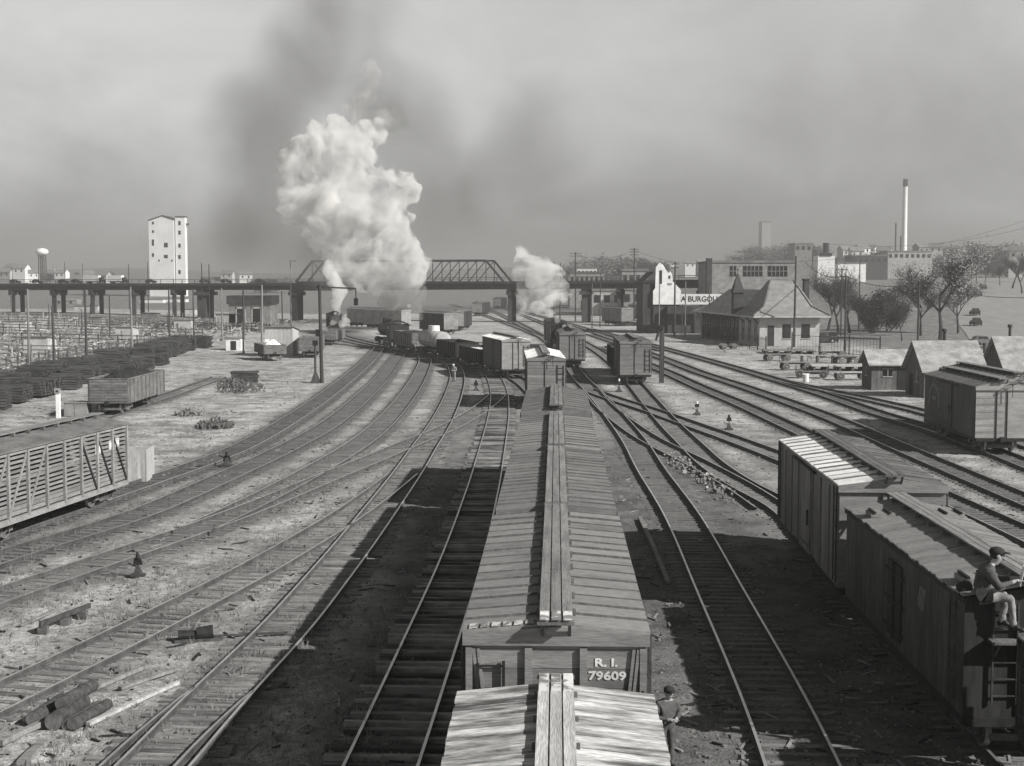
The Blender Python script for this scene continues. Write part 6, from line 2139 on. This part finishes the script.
# ================================================================== PLATFORM WAGONS AND LUMBER BY THE DEPOT
def hand_wagon(px, py, rz, label, L=3.4, W=1.3, m='plank_worn', bed=0.85):
    q = G(px, py)
    r = thing('baggage_wagon', label, 'wagon', q, rz, 'wagons and platforms before the depot')
    for k in range(5):
        y = -W / 2 + W * (k + 0.5) / 5
        b = MB(); b.box(-L / 2, L / 2, y - W / 10 + 0.008, y + W / 10 - 0.008, bed, bed + 0.06); b.build('plank', m, r)
    b = MB(); b.box(-L / 2, L / 2, -0.08, 0.08, bed - 0.18, bed - 0.002); b.bar((-L / 2 + 0.5, -W / 2, bed - 0.3), (-L / 2 + 0.5, W / 2, bed - 0.3), 0.08, 0.08); b.bar((L / 2 - 0.5, -W / 2, bed - 0.3), (L / 2 - 0.5, W / 2, bed - 0.3), 0.08, 0.08)
    b.bar((L / 2, 0, bed - 0.2), (L / 2 + 1.0, 0, 0.3), 0.06, 0.06)
    b.build('chassis', 'timber_dark', r)
    wm = wheel_mesh(0.42)
    for x in (-L / 2 + 0.5, L / 2 - 0.5):
        for s in (-1, 1):
            inst('wheel', wm, r, (x, s * W / 2, 0.42))
    b = MB()
    for x in (-L / 2 + 0.05, L / 2 - 0.05):
        b.bar((x, -W / 2 + 0.05, bed), (x, -W / 2 + 0.05, bed + 0.7), 0.06, 0.06); b.bar((x, W / 2 - 0.05, bed), (x, W / 2 - 0.05, bed + 0.7), 0.06, 0.06); b.bar((x, -W / 2, bed + 0.7), (x, W / 2, bed + 0.7), 0.06, 0.06)
    b.build('end_rack', 'timber_dark', r)
hand_wagon(777, 361, 0.2, 'baggage wagon nearest the tracks left of the lumber')
hand_wagon(795, 370, 0.1, 'baggage wagon in front of the long low platform')
hand_wagon(832, 358, 0.0, 'baggage wagon by the picket fence with end racks')
hand_wagon(812, 378, -0.3, 'low wagon standing closest to the outer track', m='plank_dark', bed=0.6)
hand_wagon(851, 380, 0.0, 'wagon close left of the leftmost shanty', m='plank_pale', bed=0.75)
hand_wagon(728, 349, 0.2, 'small wagon before the dark depot side', L=2.6, m='plank_dark', bed=0.5)
hand_wagon(846, 364, 0.5, 'tilted dark wagon between fence pole and shanty', m='plank_dark')
def platform(px0, px1, py, dp, h, label, m='plank_worn'):
    a_ = G(px0, py); x1 = P(px1, py, a_.y).x
    r = thing('timber_platform', label, 'platform', a_, R(-3), 'wagons and platforms before the depot')
    w = x1 - a_.x
    n = int(dp / 0.4)
    for k in range(n):
        b = MB(); b.box(0, w + random.uniform(-0.2, 0.2), k * 0.4 + 0.012, k * 0.4 + 0.388, h, h + 0.08); b.build('plank', m, r)
    b = MB()
    for x in np.linspace(0.3, w - 0.3, 5):
        b.box(x - 0.12, x + 0.12, 0.1, dp - 0.1, 0, h - 0.002)
    b.build('bearer', 'timber_dark', r)
platform(765, 815, 354, 5.0, 0.4, 'wide low timber platform before the depot end wall')
platform(812, 868, 371, 4.0, 0.5, 'long low timber platform left of the shanties', 'plank_pale')
platform(800, 866, 363, 1.0, 0.9, 'long stack of boards on bearers before the fence', 'plank_pale')
b = MB(); q = G(806, 382); b.cyl((0, 0, 0), (0, 0, 0.75), 0.3, 0.26, n=12); b.box(-0.35, 0.35, -0.1, 0.1, 0.752, 0.85)
tag(b.build('barrel', 'white_paint', None, loc=q), 'small pale barrel on the gravel before the wagons', 'barrel')

# ================================================================== MOTOR CARS
def auto_mesh():
    body = MB()
    prof = [(-2.2, 0.24), (-2.25, 0.95), (-1.9, 1.2), (-1.3, 1.22), (1.0, 1.12), (2.1, 1.0), (2.2, 0.26)]
    body.slab([(x, -0.72, z) for x, z in prof], (0, 1.44, 0))
    cab = MB()
    c = [(-1.75, 1.2), (-1.45, 1.62), (-0.9, 1.74), (0.15, 1.70), (0.62, 1.14)]
    cab.slab([(x, -0.64, z) for x, z in c], (0, 1.28, 0))
    win = MB()
    win.box(-1.2, -0.55, -0.665, 0.665, 1.24, 1.58); win.box(-0.45, 0.25, -0.665, 0.665, 1.24, 1.56)
    fen = MB()
    for x in (-1.4, 1.45):
        for s in (-1, 1):
            fen.add([(x - 0.6, s * 0.6, 0.45), (x - 0.35, s * 0.6, 0.85), (x + 0.3, s * 0.6, 0.85), (x + 0.6, s * 0.6, 0.45), (x - 0.6, s * 0.9, 0.4), (x - 0.35, s * 0.9, 0.8), (x + 0.3, s * 0.9, 0.8), (x + 0.6, s * 0.9, 0.4)], [(0, 1, 5, 4), (1, 2, 6, 5), (2, 3, 7, 6)])
    hl = MB(); hl.ball((2.15, -0.5, 0.95), 0.14, 0.14, 0.14, nu=8, nv=6)
    wh_ = MB(); wh_.cyl((0, -0.09, 0), (0, 0.09, 0), 0.36, n=14); wh_.cyl((0, -0.1, 0), (0, 0.1, 0), 0.18, n=10, mi=1)
    return {m: (body.mesh('body', m), cab.mesh('cabin', m), fen.mesh('fender', m)) for m in ('car_paint', 'car_paint_grey')}, win.mesh('window', 'glass_dark'), hl.mesh('headlight', 'wheel_rim'), wh_.mesh('wheel', ['trim_dark', 'wheel_rim'])
AU, AUW, AUH, AUR = auto_mesh()
def auto(loc, rz, label, m='car_paint', group=None):
    r = thing('motor_car', label, 'car', loc, rz, group)
    for n, me in zip(('body', 'cabin', 'fender'), AU[m]):
        inst(n, me, r)
    inst('window', AUW, r)
    inst('headlight', AUH, r); inst('headlight', AUH, r, (0, 1.0, 0))
    for x in (-1.4, 1.45):
        for s in (-1, 1):
            inst('wheel', AUR, r, (x, s * 0.75, 0.36))
    return r
vd = math.atan2(VB[1] - VA[1], VB[0] - VA[0])
def on_via(px):
    p, t = hit_line(px, VA, VB)
    if t <= 1:
        return Vector((p.x, p.y, VA[2] + (VB[2] - VA[2]) * t + 0.01)), vd
    p, t = hit_line(px, VB, VC)
    return Vector((p.x, p.y, VB[2] + (VC[2] - VB[2]) * t + 0.01)), math.atan2(VC[1] - VB[1], VC[0] - VB[0])
for i, px in enumerate((18, 40, 66, 79, 153, 207, 228, 262)):
    p, a = on_via(px)
    auto(p, a, ord_ + ' dark car from the left on the viaduct' if (ord_ := ('first', 'second', 'third', 'fourth', 'fifth', 'sixth', 'seventh', 'eighth')[i]) else '', 'car_paint', 'cars on the viaduct').scale = (0.68, 0.68, 0.68)
def lorry(px, label):
    p, a = on_via(px)
    r = thing('trailer_truck', label, 'truck', p, a, 'white trailer trucks on the viaduct')
    r.scale = (0.5, 0.6, 0.6)
    b = MB(); b.box(-7.5, 0.5, -1.2, 1.2, 1.0, 3.5); b.build('trailer', 'white_wall', r)
    b = MB(); b.box(0.7, 2.2, -1.0, 1.0, 0.8, 2.6); b.box(2.201, 3.6, -0.8, 0.8, 0.7, 1.6); b.build('cab', 'car_paint', r)
    b = MB(); b.box(-7.4, 3.4, -0.5, 0.5, 0.6, 0.9); b.build('chassis', 'iron_black', r)
    for x in (-6, -5, 0.2, 2.9):
        for s in (-1, 1):
            inst('wheel', AUR, r, (x, s * 0.95, 0.4), scale=(1.25, 1.4, 1.25))
lorry(101, 'left white trailer truck crossing the viaduct')
lorry(124, 'right white trailer truck crossing the viaduct')
for i, (px, py, D, rz) in enumerate(((984, 350, 206, 0.1), (976, 313, 290, 1.5), (975, 306, 330, 1.5), (978, 292, 420, 1.5), (983, 288, 470, 1.5))):
    q = P(px, py, D); q.z = hgt(q.x, D) + 0.07
    auto(q, rz, ('pale car at the street corner behind the shanties', 'parked car nearest the large tree on the climbing street', 'second parked car on the climbing street', 'third parked car on the climbing street', 'farthest parked car on the climbing street')[i], 'car_paint_grey' if i in (0,) else 'car_paint', 'cars along the climbing street')
for i, (px, py) in enumerate(((822, 343), (833, 342))):
    q = G(px, py); q.z = hgt(q.x, q.y)
    auto(q, 0.3 + i, ('dark car parked at the right end of the depot', 'second dark car parked right of the depot')[i], 'car_paint', 'cars parked at the depot')

# ================================================================== PEOPLE
def person(label, J, loc, rz, looks, cap_m='cloth_dark', holds=None):
    """J: joint -> (x, y, z, radius); forward is +y.  looks: body region -> material"""
    E = [('pelvis', 'waist'), ('waist', 'chest'), ('chest', 'neck'), ('neck', 'jaw'), ('jaw', 'brow'), ('brow', 'crown')]
    for s in 'lr':
        E += [('chest', 'shoulder_' + s), ('shoulder_' + s, 'elbow_' + s), ('elbow_' + s, 'wrist_' + s), ('wrist_' + s, 'palm_' + s), ('pelvis', 'hip_' + s), ('hip_' + s, 'knee_' + s), ('knee_' + s, 'ankle_' + s), ('ankle_' + s, 'heel_' + s), ('ankle_' + s, 'toe_' + s)]
        for k in range(5):
            E += [('palm_' + s, 'knuckle%d_%s' % (k, s)), ('knuckle%d_%s' % (k, s), 'tip%d_%s' % (k, s))]
    J = dict(J)
    for s, sg_ in (('l', -1), ('r', 1)):                     # fingers fan out of the palm, thumb from its side
        w, p = Vector(J['wrist_' + s][:3]), Vector(J['palm_' + s][:3])
        f = (p - w).normalized()
        side = f.cross(Vector((0, 0, 1))).normalized() * sg_
        dn = Vector((0, 0.02, -0.03))
        for k in range(4):
            o = side * (0.030 - 0.021 * k)
            L = (0.055, 0.062, 0.058, 0.046)[k]
            J['knuckle%d_%s' % (k, s)] = (*(p + o + f * 0.045), 0.0105)
            J['tip%d_%s' % (k, s)] = (*(p + o + f * (0.045 + L * 0.7) + dn), 0.008)
        J['knuckle4_' + s] = (*(p - side * -0.048 - f * 0.01), 0.0115)
        J['tip4_' + s] = (*(p + side * 0.062 + f * 0.035 + dn * 0.5), 0.009)
    names = list(J)
    me = bpy.data.meshes.new('body')
    me.from_pydata([J[k][:3] for k in names], [(names.index(a), names.index(c)) for a, c in E], [])
    o = bpy.data.objects.new('body', me)
    COL.objects.link(o)
    sk_ = o.modifiers.new('skin', 'SKIN')
    lay = me.skin_vertices[0].data
    for i, k in enumerate(names):
        rr = J[k][3]
        lay[i].radius = (rr, J[k][4] if len(J[k]) > 4 else rr)
        lay[i].use_root = (k == 'pelvis')
    sb = o.modifiers.new('sub', 'SUBSURF'); sb.levels = 2; sb.render_levels = 2
    dg = bpy.context.evaluated_depsgraph_get()
    m2 = bpy.data.meshes.new_from_object(o.evaluated_get(dg))
    bpy.data.objects.remove(o)
    regs = list(dict.fromkeys(looks.values()))
    m2.materials.clear()
    for q in regs:
        m2.materials.append(MATS[q])
    for v in m2.vertices:                                     # folds in the cloth
        if v.co.z < J['jaw'][2] - 0.04:
            v.co += v.normal * (0.018 * mnoise.noise(v.co * 9.0) + 0.010 * mnoise.noise(v.co * 23.0)) * (0.2 if (Vector(J['palm_l'][:3]) - v.co).length < 0.14 or (Vector(J['palm_r'][:3]) - v.co).length < 0.14 else 1)
    segs = [(Vector(J[a][:3]), Vector(J[c][:3]), a, c) for a, c in E]
    def region(a, c):
        for key in (c, a):
            base = key.split('_')[0]
            if base.startswith('knuckle') or base.startswith('tip') or base == 'palm': return 'hand'
        if c in ('jaw', 'brow', 'crown'): return 'head'
        if 'toe' in c or 'heel' in c: return 'foot'
        if 'hip' in c or 'knee' in c or 'ankle' in c: return 'leg'
        return 'torso'
    for poly in m2.polygons:
        c = poly.center
        best, bd = None, 1e9
        for a, e, na, nc_ in segs:
            d = e - a
            t = max(0, min(1, (c - a).dot(d) / max(d.length_squared, 1e-9)))
            q = (a + d * t - c).length
            if q < bd:
                bd, best = q, region(na, nc_)
        poly.material_index = regs.index(looks[best])
        poly.use_smooth = True
    r = thing('person', label, 'person', loc, rz)
    body = inst('body', m2, r)
    h = Vector(J['brow'][:3]); up = (Vector(J['crown'][:3]) - Vector(J['jaw'][:3])).normalized()
    fw = Vector((0, 1, 0)); fw = (fw - up * fw.dot(up)).normalized()
    rt = fw.cross(up)
    M = Matrix((( rt.x, fw.x, up.x, h.x), (rt.y, fw.y, up.y, h.y), (rt.z, fw.z, up.z, h.z), (0, 0, 0, 1)))
    b = MB(); b.M = M                                         # cap with crown and peak
    b.ball((0, -0.015, 0.055), 0.112, 0.125, 0.085, nu=16, nv=8)
    b.slab([(-0.085, 0.085, 0.05), (0.085, 0.085, 0.05), (0.06, 0.185, 0.035), (-0.06, 0.185, 0.035)], (0, 0, 0.012))
    b.build('cap', cap_m, r, True)
    b = MB(); b.M = M
    b.add([(-0.014, 0.085, -0.02), (0.014, 0.085, -0.02), (0, 0.125, -0.045), (0, 0.088, 0.02)], [(0, 1, 2), (1, 3, 2), (3, 0, 2)])
    for s in (-1, 1):
        b.ball((s * 0.1, 0.0, -0.01), 0.015, 0.03, 0.035, nu=8, nv=6)
    b.build('nose_and_ears', 'skin', r)
    b = MB(); b.M = M
    for s in (-1, 1):
        b.ball((s * 0.036, 0.090, 0.012), 0.012, 0.008, 0.008, nu=8, nv=6)
    b.box(-0.028, 0.028, 0.085, 0.095, -0.078, -0.070)
    b.build('eyes_and_mouth', 'leather', r)
    b = MB(); b.M = M; b.ball((0, -0.035, 0.0), 0.102, 0.085, 0.075, nu=12, nv=8); b.build('hair', 'cloth_dark', r, True)
    return r
def mirror(J, pairs):
    out = dict(J)
    for k, v in pairs.items():
        out[k + '_l'] = (-v[0], *v[1:]); out[k + '_r'] = v
    return out
# man sitting on the end of the refrigerator car, reading
Js = {'pelvis': (0, 0, 0.12, 0.155, 0.12), 'waist': (0, 0.03, 0.32, 0.19, 0.15), 'chest': (0, 0.12, 0.50, 0.20, 0.15), 'neck': (0, 0.19, 0.63, 0.058), 'jaw': (0, 0.245, 0.70, 0.07), 'brow': (0, 0.26, 0.79, 0.095), 'crown': (0, 0.255, 0.865, 0.06)}
Js = mirror(Js, {'shoulder': (0.20, 0.12, 0.55, 0.095), 'elbow': (0.29, 0.25, 0.32, 0.075), 'wrist': (0.13, 0.47, 0.38, 0.036), 'palm': (0.10, 0.545, 0.40, 0.032), 'hip': (0.10, 0.04, 0.10, 0.105), 'knee': (0.14, 0.46, 0.12, 0.075), 'ankle': (0.14, 0.50, -0.34, 0.048), 'heel': (0.14, 0.44, -0.42, 0.04), 'toe': (0.15, 0.67, -0.42, 0.036)})
Js['knee_l'] = (-0.16, 0.42, 0.10, 0.075); Js['ankle_l'] = (-0.17, 0.36, -0.36, 0.048); Js['heel_l'] = (-0.17, 0.30, -0.44, 0.04); Js['toe_l'] = (-0.18, 0.53, -0.44, 0.036)
D_SEAT = 27.25
seat = P(979, 606, D_SEAT - 0.30)
man = person('seated man in denim jacket and pale overalls on the end of the refrigerator car', Js, (seat.x, seat.y, 3.50), R(-104), {'torso': 'denim', 'leg': 'denim_pale', 'foot': 'leather', 'hand': 'skin', 'head': 'skin'})
man.scale = (1.36, 1.28, 1.22)
ct = MB()
ct.slab([(-0.10, 0.60, 0.30), (0.10, 0.60, 0.30), (0.11, 0.66, 0.62), (-0.11, 0.66, 0.62)], (0, 0.012, 0.0))
o = ct.build('paper_sheet', 'paper', None, loc=(seat.x, seat.y, 3.50), rz=R(-104))
o.scale = (1.26, 1.26, 1.22)
tag(o, 'white sheet of papers held by the seated man', 'papers')
ct = MB(); ct.ball((0, 0, 0.09), 0.19, 0.13, 0.12); ct.ball((0.1, 0.05, 0.16), 0.1, 0.09, 0.08)
tag(ct.build('canvas_bag', 'cloth_dark', None, loc=(seat.x - 0.12, seat.y + 0.55, 3.58), rz=0.3, smooth=True), 'dark bundle on the roof behind the seated man', 'bag')
# man standing beside the nearest car
Jw = {'pelvis': (0, 0, 0.93, 0.15, 0.11), 'waist': (0, 0.01, 1.10, 0.18, 0.14), 'chest': (0, 0.02, 1.32, 0.20, 0.15), 'neck': (0, 0.04, 1.47, 0.058), 'jaw': (0, 0.085, 1.53, 0.07), 'brow': (0, 0.095, 1.62, 0.095), 'crown': (0, 0.085, 1.695, 0.06)}
Jw = mirror(Jw, {'shoulder': (0.20, 0.01, 1.39, 0.095), 'elbow': (0.29, 0.0, 1.12, 0.078), 'wrist': (0.09, 0.22, 1.10, 0.037), 'palm': (0.04, 0.28, 1.11, 0.032), 'hip': (0.10, 0, 0.90, 0.105), 'knee': (0.11, 0.02, 0.50, 0.078), 'ankle': (0.12, -0.01, 0.09, 0.05), 'heel': (0.12, -0.06, 0.045, 0.042), 'toe': (0.13, 0.17, 0.04, 0.038)})
wq = P(667, 687, 27.0)
person('man in dark cap and work jacket standing beside the nearest car', Jw, (wq.x, 27.0, 0.0), R(205), {'torso': 'denim', 'leg': 'denim', 'foot': 'leather', 'hand': 'skin', 'head': 'skin'})
q = G(454, 382)
person('pale clothed trackman standing between the rails of the left curve', Jw, (q.x, q.y, 0.05), R(150), {'torso': 'denim_pale', 'leg': 'denim_pale', 'foot': 'leather', 'hand': 'skin', 'head': 'skin'}, 'cloth_white')
# ================================================================== SMOKE, STEAM AND HAZE
def vol_mat(name, col, dens, aniso=0.2, noise=None, absorb=None):
    m = bpy.data.materials.new(name); m.use_nodes = True
    n, l = m.node_tree.nodes, m.node_tree.links
    n.clear()
    out = n.new('ShaderNodeOutputMaterial')
    pv = n.new('ShaderNodeVolumePrincipled')
    pv.inputs['Color'].default_value = g(col)
    pv.inputs['Density'].default_value = dens
    pv.inputs['Anisotropy'].default_value = aniso
    if absorb is not None:
        pv.inputs['Absorption Color'].default_value = g(absorb)
    if noise:
        sc_, lo, hi, st_ = noise
        ge = n.new('ShaderNodeNewGeometry')
        mp = n.new('ShaderNodeMapping'); mp.inputs['Scale'].default_value = st_
        l.new(ge.outputs['Position'], mp.inputs[0])
        no = n.new('ShaderNodeTexNoise'); no.inputs['Scale'].default_value = sc_; no.inputs['Detail'].default_value = 6; no.inputs['Roughness'].default_value = 0.68; no.inputs['Distortion'].default_value = 0.7
        l.new(mp.outputs[0], no.inputs['Vector'])
        mr = n.new('ShaderNodeMapRange'); mr.interpolation_type = 'SMOOTHSTEP'
        mr.inputs['From Min'].default_value = lo; mr.inputs['From Max'].default_value = hi
        mr.inputs['To Min'].default_value = 0; mr.inputs['To Max'].default_value = dens
        l.new(no.outputs['Fac'], mr.inputs['Value'])
        l.new(mr.outputs[0], pv.inputs['Density'])
    l.new(pv.outputs[0], out.inputs['Volume'])
    MATS[name] = m
    return m
tex_a = bpy.data.textures.new('billow', 'CLOUDS'); tex_a.noise_scale = 3.2; tex_a.noise_depth = 2
tex_b = bpy.data.textures.new('curl', 'CLOUDS'); tex_b.noise_scale = 1.1; tex_b.noise_depth = 3
def plume(name, label, puffs, mname, D, voxel=0.7, dis=(2.4, 1.0), seed=1):
    """puffs: (px, py, radius px, depth offset); merged into one billowing volume"""
    rnd = random.Random(seed)
    bm = bmesh.new()
    for px, py, rp, dz in puffs:
        c = P(px, py, D + dz)
        r = rp * (D + dz) / FPX
        bmesh.ops.create_icosphere(bm, subdivisions=2, radius=r, matrix=Matrix.Translation(c))
        for _ in range(5):                                    # smaller billows on the sides
            v = Vector((rnd.gauss(0, 1), rnd.gauss(0, 1), rnd.gauss(0.2, 1))).normalized()
            bmesh.ops.create_icosphere(bm, subdivisions=2, radius=r * rnd.uniform(0.3, 0.5), matrix=Matrix.Translation(c + v * r * 0.85))
    me = bpy.data.meshes.new(name)
    bm.to_mesh(me); bm.free()
    me.materials.append(MATS[mname])
    o = inst(name, me)
    rm = o.modifiers.new('merge', 'REMESH'); rm.mode = 'VOXEL'; rm.voxel_size = voxel
    for t, s in ((tex_a, dis[0]), (tex_b, dis[1])):
        dm = o.modifiers.new('billow', 'DISPLACE'); dm.texture = t; dm.texture_coords = 'GLOBAL'; dm.strength = s; dm.mid_level = 0.5
    rm = o.modifiers.new('clean', 'REMESH'); rm.mode = 'VOXEL'; rm.voxel_size = voxel * 0.7
    o['label'] = label
    kind(o, 'stuff')
    return o
vol_mat('steam_white', 0.97, 0.8, 0.0, (0.5, 0.36, 0.56, (1, 1, 1)))
vol_mat('steam_grey', 0.94, 1.0, 0.0, (0.15, 0.45, 0.60, (1, 1, 1)))
vol_mat('steam_thin', 0.93, 0.12, 0.0, (0.22, 0.42, 0.62, (1, 1, 1)))
vol_mat('smoke_dark', 0.38, 0.9, 0.0, (0.3, 0.38, 0.62, (1, 1, 1)), 0.25)
vol_mat('smoke_pall', 0.22, 0.11, 0.0, (0.028, 0.40, 0.74, (1, 1, 0.6)), 0.2)
# great cloud from the left engine
plume('steam_plume', 'bright steam column rising from the left engine', [(338, 312, 3.5, 0), (337, 303, 6, 0), (339, 292, 8, 0), (334, 281, 9, 1), (330, 271, 9, 2)], 'steam_white', 258, 0.4, (1.2, 0.7), 2)
plume('steam_plume', 'small burst of steam round the left engine front', [(333, 323, 4, 0), (342, 324, 4, -1), (347, 321, 4, 0)], 'steam_white', 253, 0.3, (0.6, 0.4), 3)
plume('smoke_cloud', 'great billowing pale cloud towering over the left engine',
      [(340, 262, 20, 4), (362, 245, 27, 6), (388, 258, 26, 2), (408, 268, 20, 0), (372, 275, 22, 3), (330, 232, 26, 8), (300, 205, 24, 10), (298, 172, 20, 10), (312, 148, 20, 10), (345, 190, 34, 10), (385, 195, 24, 6), (402, 186, 17, 5), (350, 150, 26, 12), (372, 132, 16, 14), (338, 128, 15, 12), (360, 215, 30, 6), (395, 228, 18, 4), (285, 195, 12, 10), (410, 250, 14, 0), (398, 285, 14, 0)],
      'steam_grey', 262, 0.7, (4.5, 3.2), 4)
plume('dark_smoke', 'dark coal smoke curling up from the engine of the curved string', [(421, 318, 5, 0), (415, 308, 8, 0), (408, 298, 11, 0), (402, 287, 14, 1), (418, 292, 9, 0), (390, 300, 12, 3)], 'smoke_dark', 208, 0.5, (1.6, 0.9), 5)
plume('steam_plume', 'thin wisp of steam at the dark engine', [(419, 322, 2, 0), (414, 314, 2.5, 0), (409, 306, 3, 0)], 'steam_white', 204, 0.25, (0.4, 0.3), 6)
plume('steam_plume', 'white steam streaming from the middle engine', [(557, 321, 3, 0), (549, 313, 5, 0), (538, 307, 7, 1), (527, 308, 7, 2), (519, 314, 5, 3)], 'steam_white', 186, 0.3, (0.8, 0.5), 7)
plume('steam_cloud', 'soft white steam cloud above the middle engine', [(540, 275, 17, 0), (528, 262, 13, 2), (553, 280, 16, 0), (560, 290, 13, 0), (530, 290, 16, 2), (545, 297, 13, 1), (520, 275, 10, 3), (522, 250, 8, 4)], 'steam_grey', 215, 0.45, (2.2, 1.6), 8)
plume('smoke_cloud', 'pale upper wisps above the great cloud', [(370, 70, 14, 20), (376, 85, 12, 20), (366, 100, 13, 20), (390, 120, 14, 18), (352, 112, 14, 18)], 'steam_thin', 280, 0.9, (5.0, 2.5), 9)
# dark smoke drifting behind the plume: one soft body whose density dies away outwards
def soft_smoke(name, label, blobs, dens, col, D0):
    m = bpy.data.materials.new(name); m.use_nodes = True
    n, l = m.node_tree.nodes, m.node_tree.links
    n.clear()
    out = n.new('ShaderNodeOutputMaterial'); pv = n.new('ShaderNodeVolumePrincipled')
    pv.inputs['Color'].default_value = g(col); pv.inputs['Absorption Color'].default_value = g(0.2)
    ge = n.new('ShaderNodeNewGeometry')
    lo, hi = Vector((1e9,) * 3), Vector((-1e9,) * 3)
    tot = None
    for px, py, dz, rpx, rpy, w in blobs:
        D = D0 + dz
        c = P(px, py, D)
        r = Vector((rpx * D / FPX, 0.5 * (rpx + rpy) * D / FPX, rpy * D / FPX))
        for k in range(3):
            lo[k] = min(lo[k], c[k] - r[k]); hi[k] = max(hi[k], c[k] + r[k])
        s_ = n.new('ShaderNodeVectorMath'); s_.operation = 'SUBTRACT'; s_.inputs[1].default_value = c
        l.new(ge.outputs['Position'], s_.inputs[0])
        d_ = n.new('ShaderNodeVectorMath'); d_.operation = 'DIVIDE'; d_.inputs[1].default_value = r
        l.new(s_.outputs[0], d_.inputs[0])
        le = n.new('ShaderNodeVectorMath'); le.operation = 'LENGTH'
        l.new(d_.outputs[0], le.inputs[0])
        mr = n.new('ShaderNodeMapRange'); mr.interpolation_type = 'SMOOTHERSTEP'
        mr.inputs['From Min'].default_value = 1.0; mr.inputs['From Max'].default_value = 0.0
        mr.inputs['To Min'].default_value = 0.0; mr.inputs['To Max'].default_value = w
        l.new(le.outputs['Value'], mr.inputs['Value'])
        if tot is None:
            tot = mr.outputs[0]
        else:
            a_ = n.new('ShaderNodeMath'); a_.operation = 'ADD'
            l.new(tot, a_.inputs[0]); l.new(mr.outputs[0], a_.inputs[1])
            tot = a_.outputs[0]
    no = n.new('ShaderNodeTexNoise'); no.inputs['Scale'].default_value = 0.045; no.inputs['Detail'].default_value = 4; no.inputs['Roughness'].default_value = 0.62; no.inputs['Distortion'].default_value = 0.8
    mp = n.new('ShaderNodeMapping'); mp.inputs['Scale'].default_value = (1, 1, 0.7)
    l.new(ge.outputs['Position'], mp.inputs[0]); l.new(mp.outputs[0], no.inputs['Vector'])
    nr = n.new('ShaderNodeMapRange'); nr.interpolation_type = 'SMOOTHSTEP'
    nr.inputs['From Min'].default_value = 0.30; nr.inputs['From Max'].default_value = 0.68
    nr.inputs['To Min'].default_value = 0.12 * dens; nr.inputs['To Max'].default_value = 1.6 * dens
    l.new(no.outputs['Fac'], nr.inputs['Value'])
    mu = n.new('ShaderNodeMath'); mu.operation = 'MULTIPLY'
    l.new(tot, mu.inputs[0]); l.new(nr.outputs[0], mu.inputs[1]); l.new(mu.outputs[0], pv.inputs['Density'])
    l.new(pv.outputs[0], out.inputs['Volume'])
    MATS[name + '_air'] = m
    c = (lo + hi) / 2; r = (hi - lo) / 2
    b = MB(); b.ball((c.x, c.y, c.z), r.x * 1.45, r.y * 1.45, r.z * 1.35, nu=24, nv=14)
    o = b.build(name, m)
    o['label'] = label
    kind(o, 'stuff')
soft_smoke('smoke_pall', 'dark smoke drifting up the sky behind the great cloud',
           [(250, 215, 10, 62, 80, 0.9), (265, 130, 15, 80, 90, 0.9), (325, 55, 20, 90, 80, 1.0), (345, 5, 25, 80, 60, 0.8), (395, 120, 20, 90, 80, 0.8), (445, 190, 25, 80, 90, 0.8), (330, 250, 10, 90, 60, 0.8), (520, 150, 25, 90, 110, 0.35)],
           0.20, 0.22, 290)
soft_smoke('smoke_bank', 'broad thin smoke bank lying over the right half of the sky', [(860, 110, 0, 330, 150, 1.0), (640, 205, 0, 260, 90, 0.7)], 0.013, 0.30, 470)

# haze over the whole yard
zmax = 112
b = MB()
b.box(-2600, 2600, -150, 3300, -5, zmax)
hz = bpy.data.materials.new('haze_air'); hz.use_nodes = True
n, l = hz.node_tree.nodes, hz.node_tree.links
n.clear()
o_ = n.new('ShaderNodeOutputMaterial'); pv = n.new('ShaderNodeVolumePrincipled')
pv.inputs['Color'].default_value = g(0.42)
pv.inputs['Density'].default_value = 0.00055
pv.inputs['Anisotropy'].default_value = 0.0
l.new(pv.outputs[0], o_.inputs['Volume'])
MATS['haze_air'] = hz
kind(b.build('haze', 'haze_air'), 'stuff')
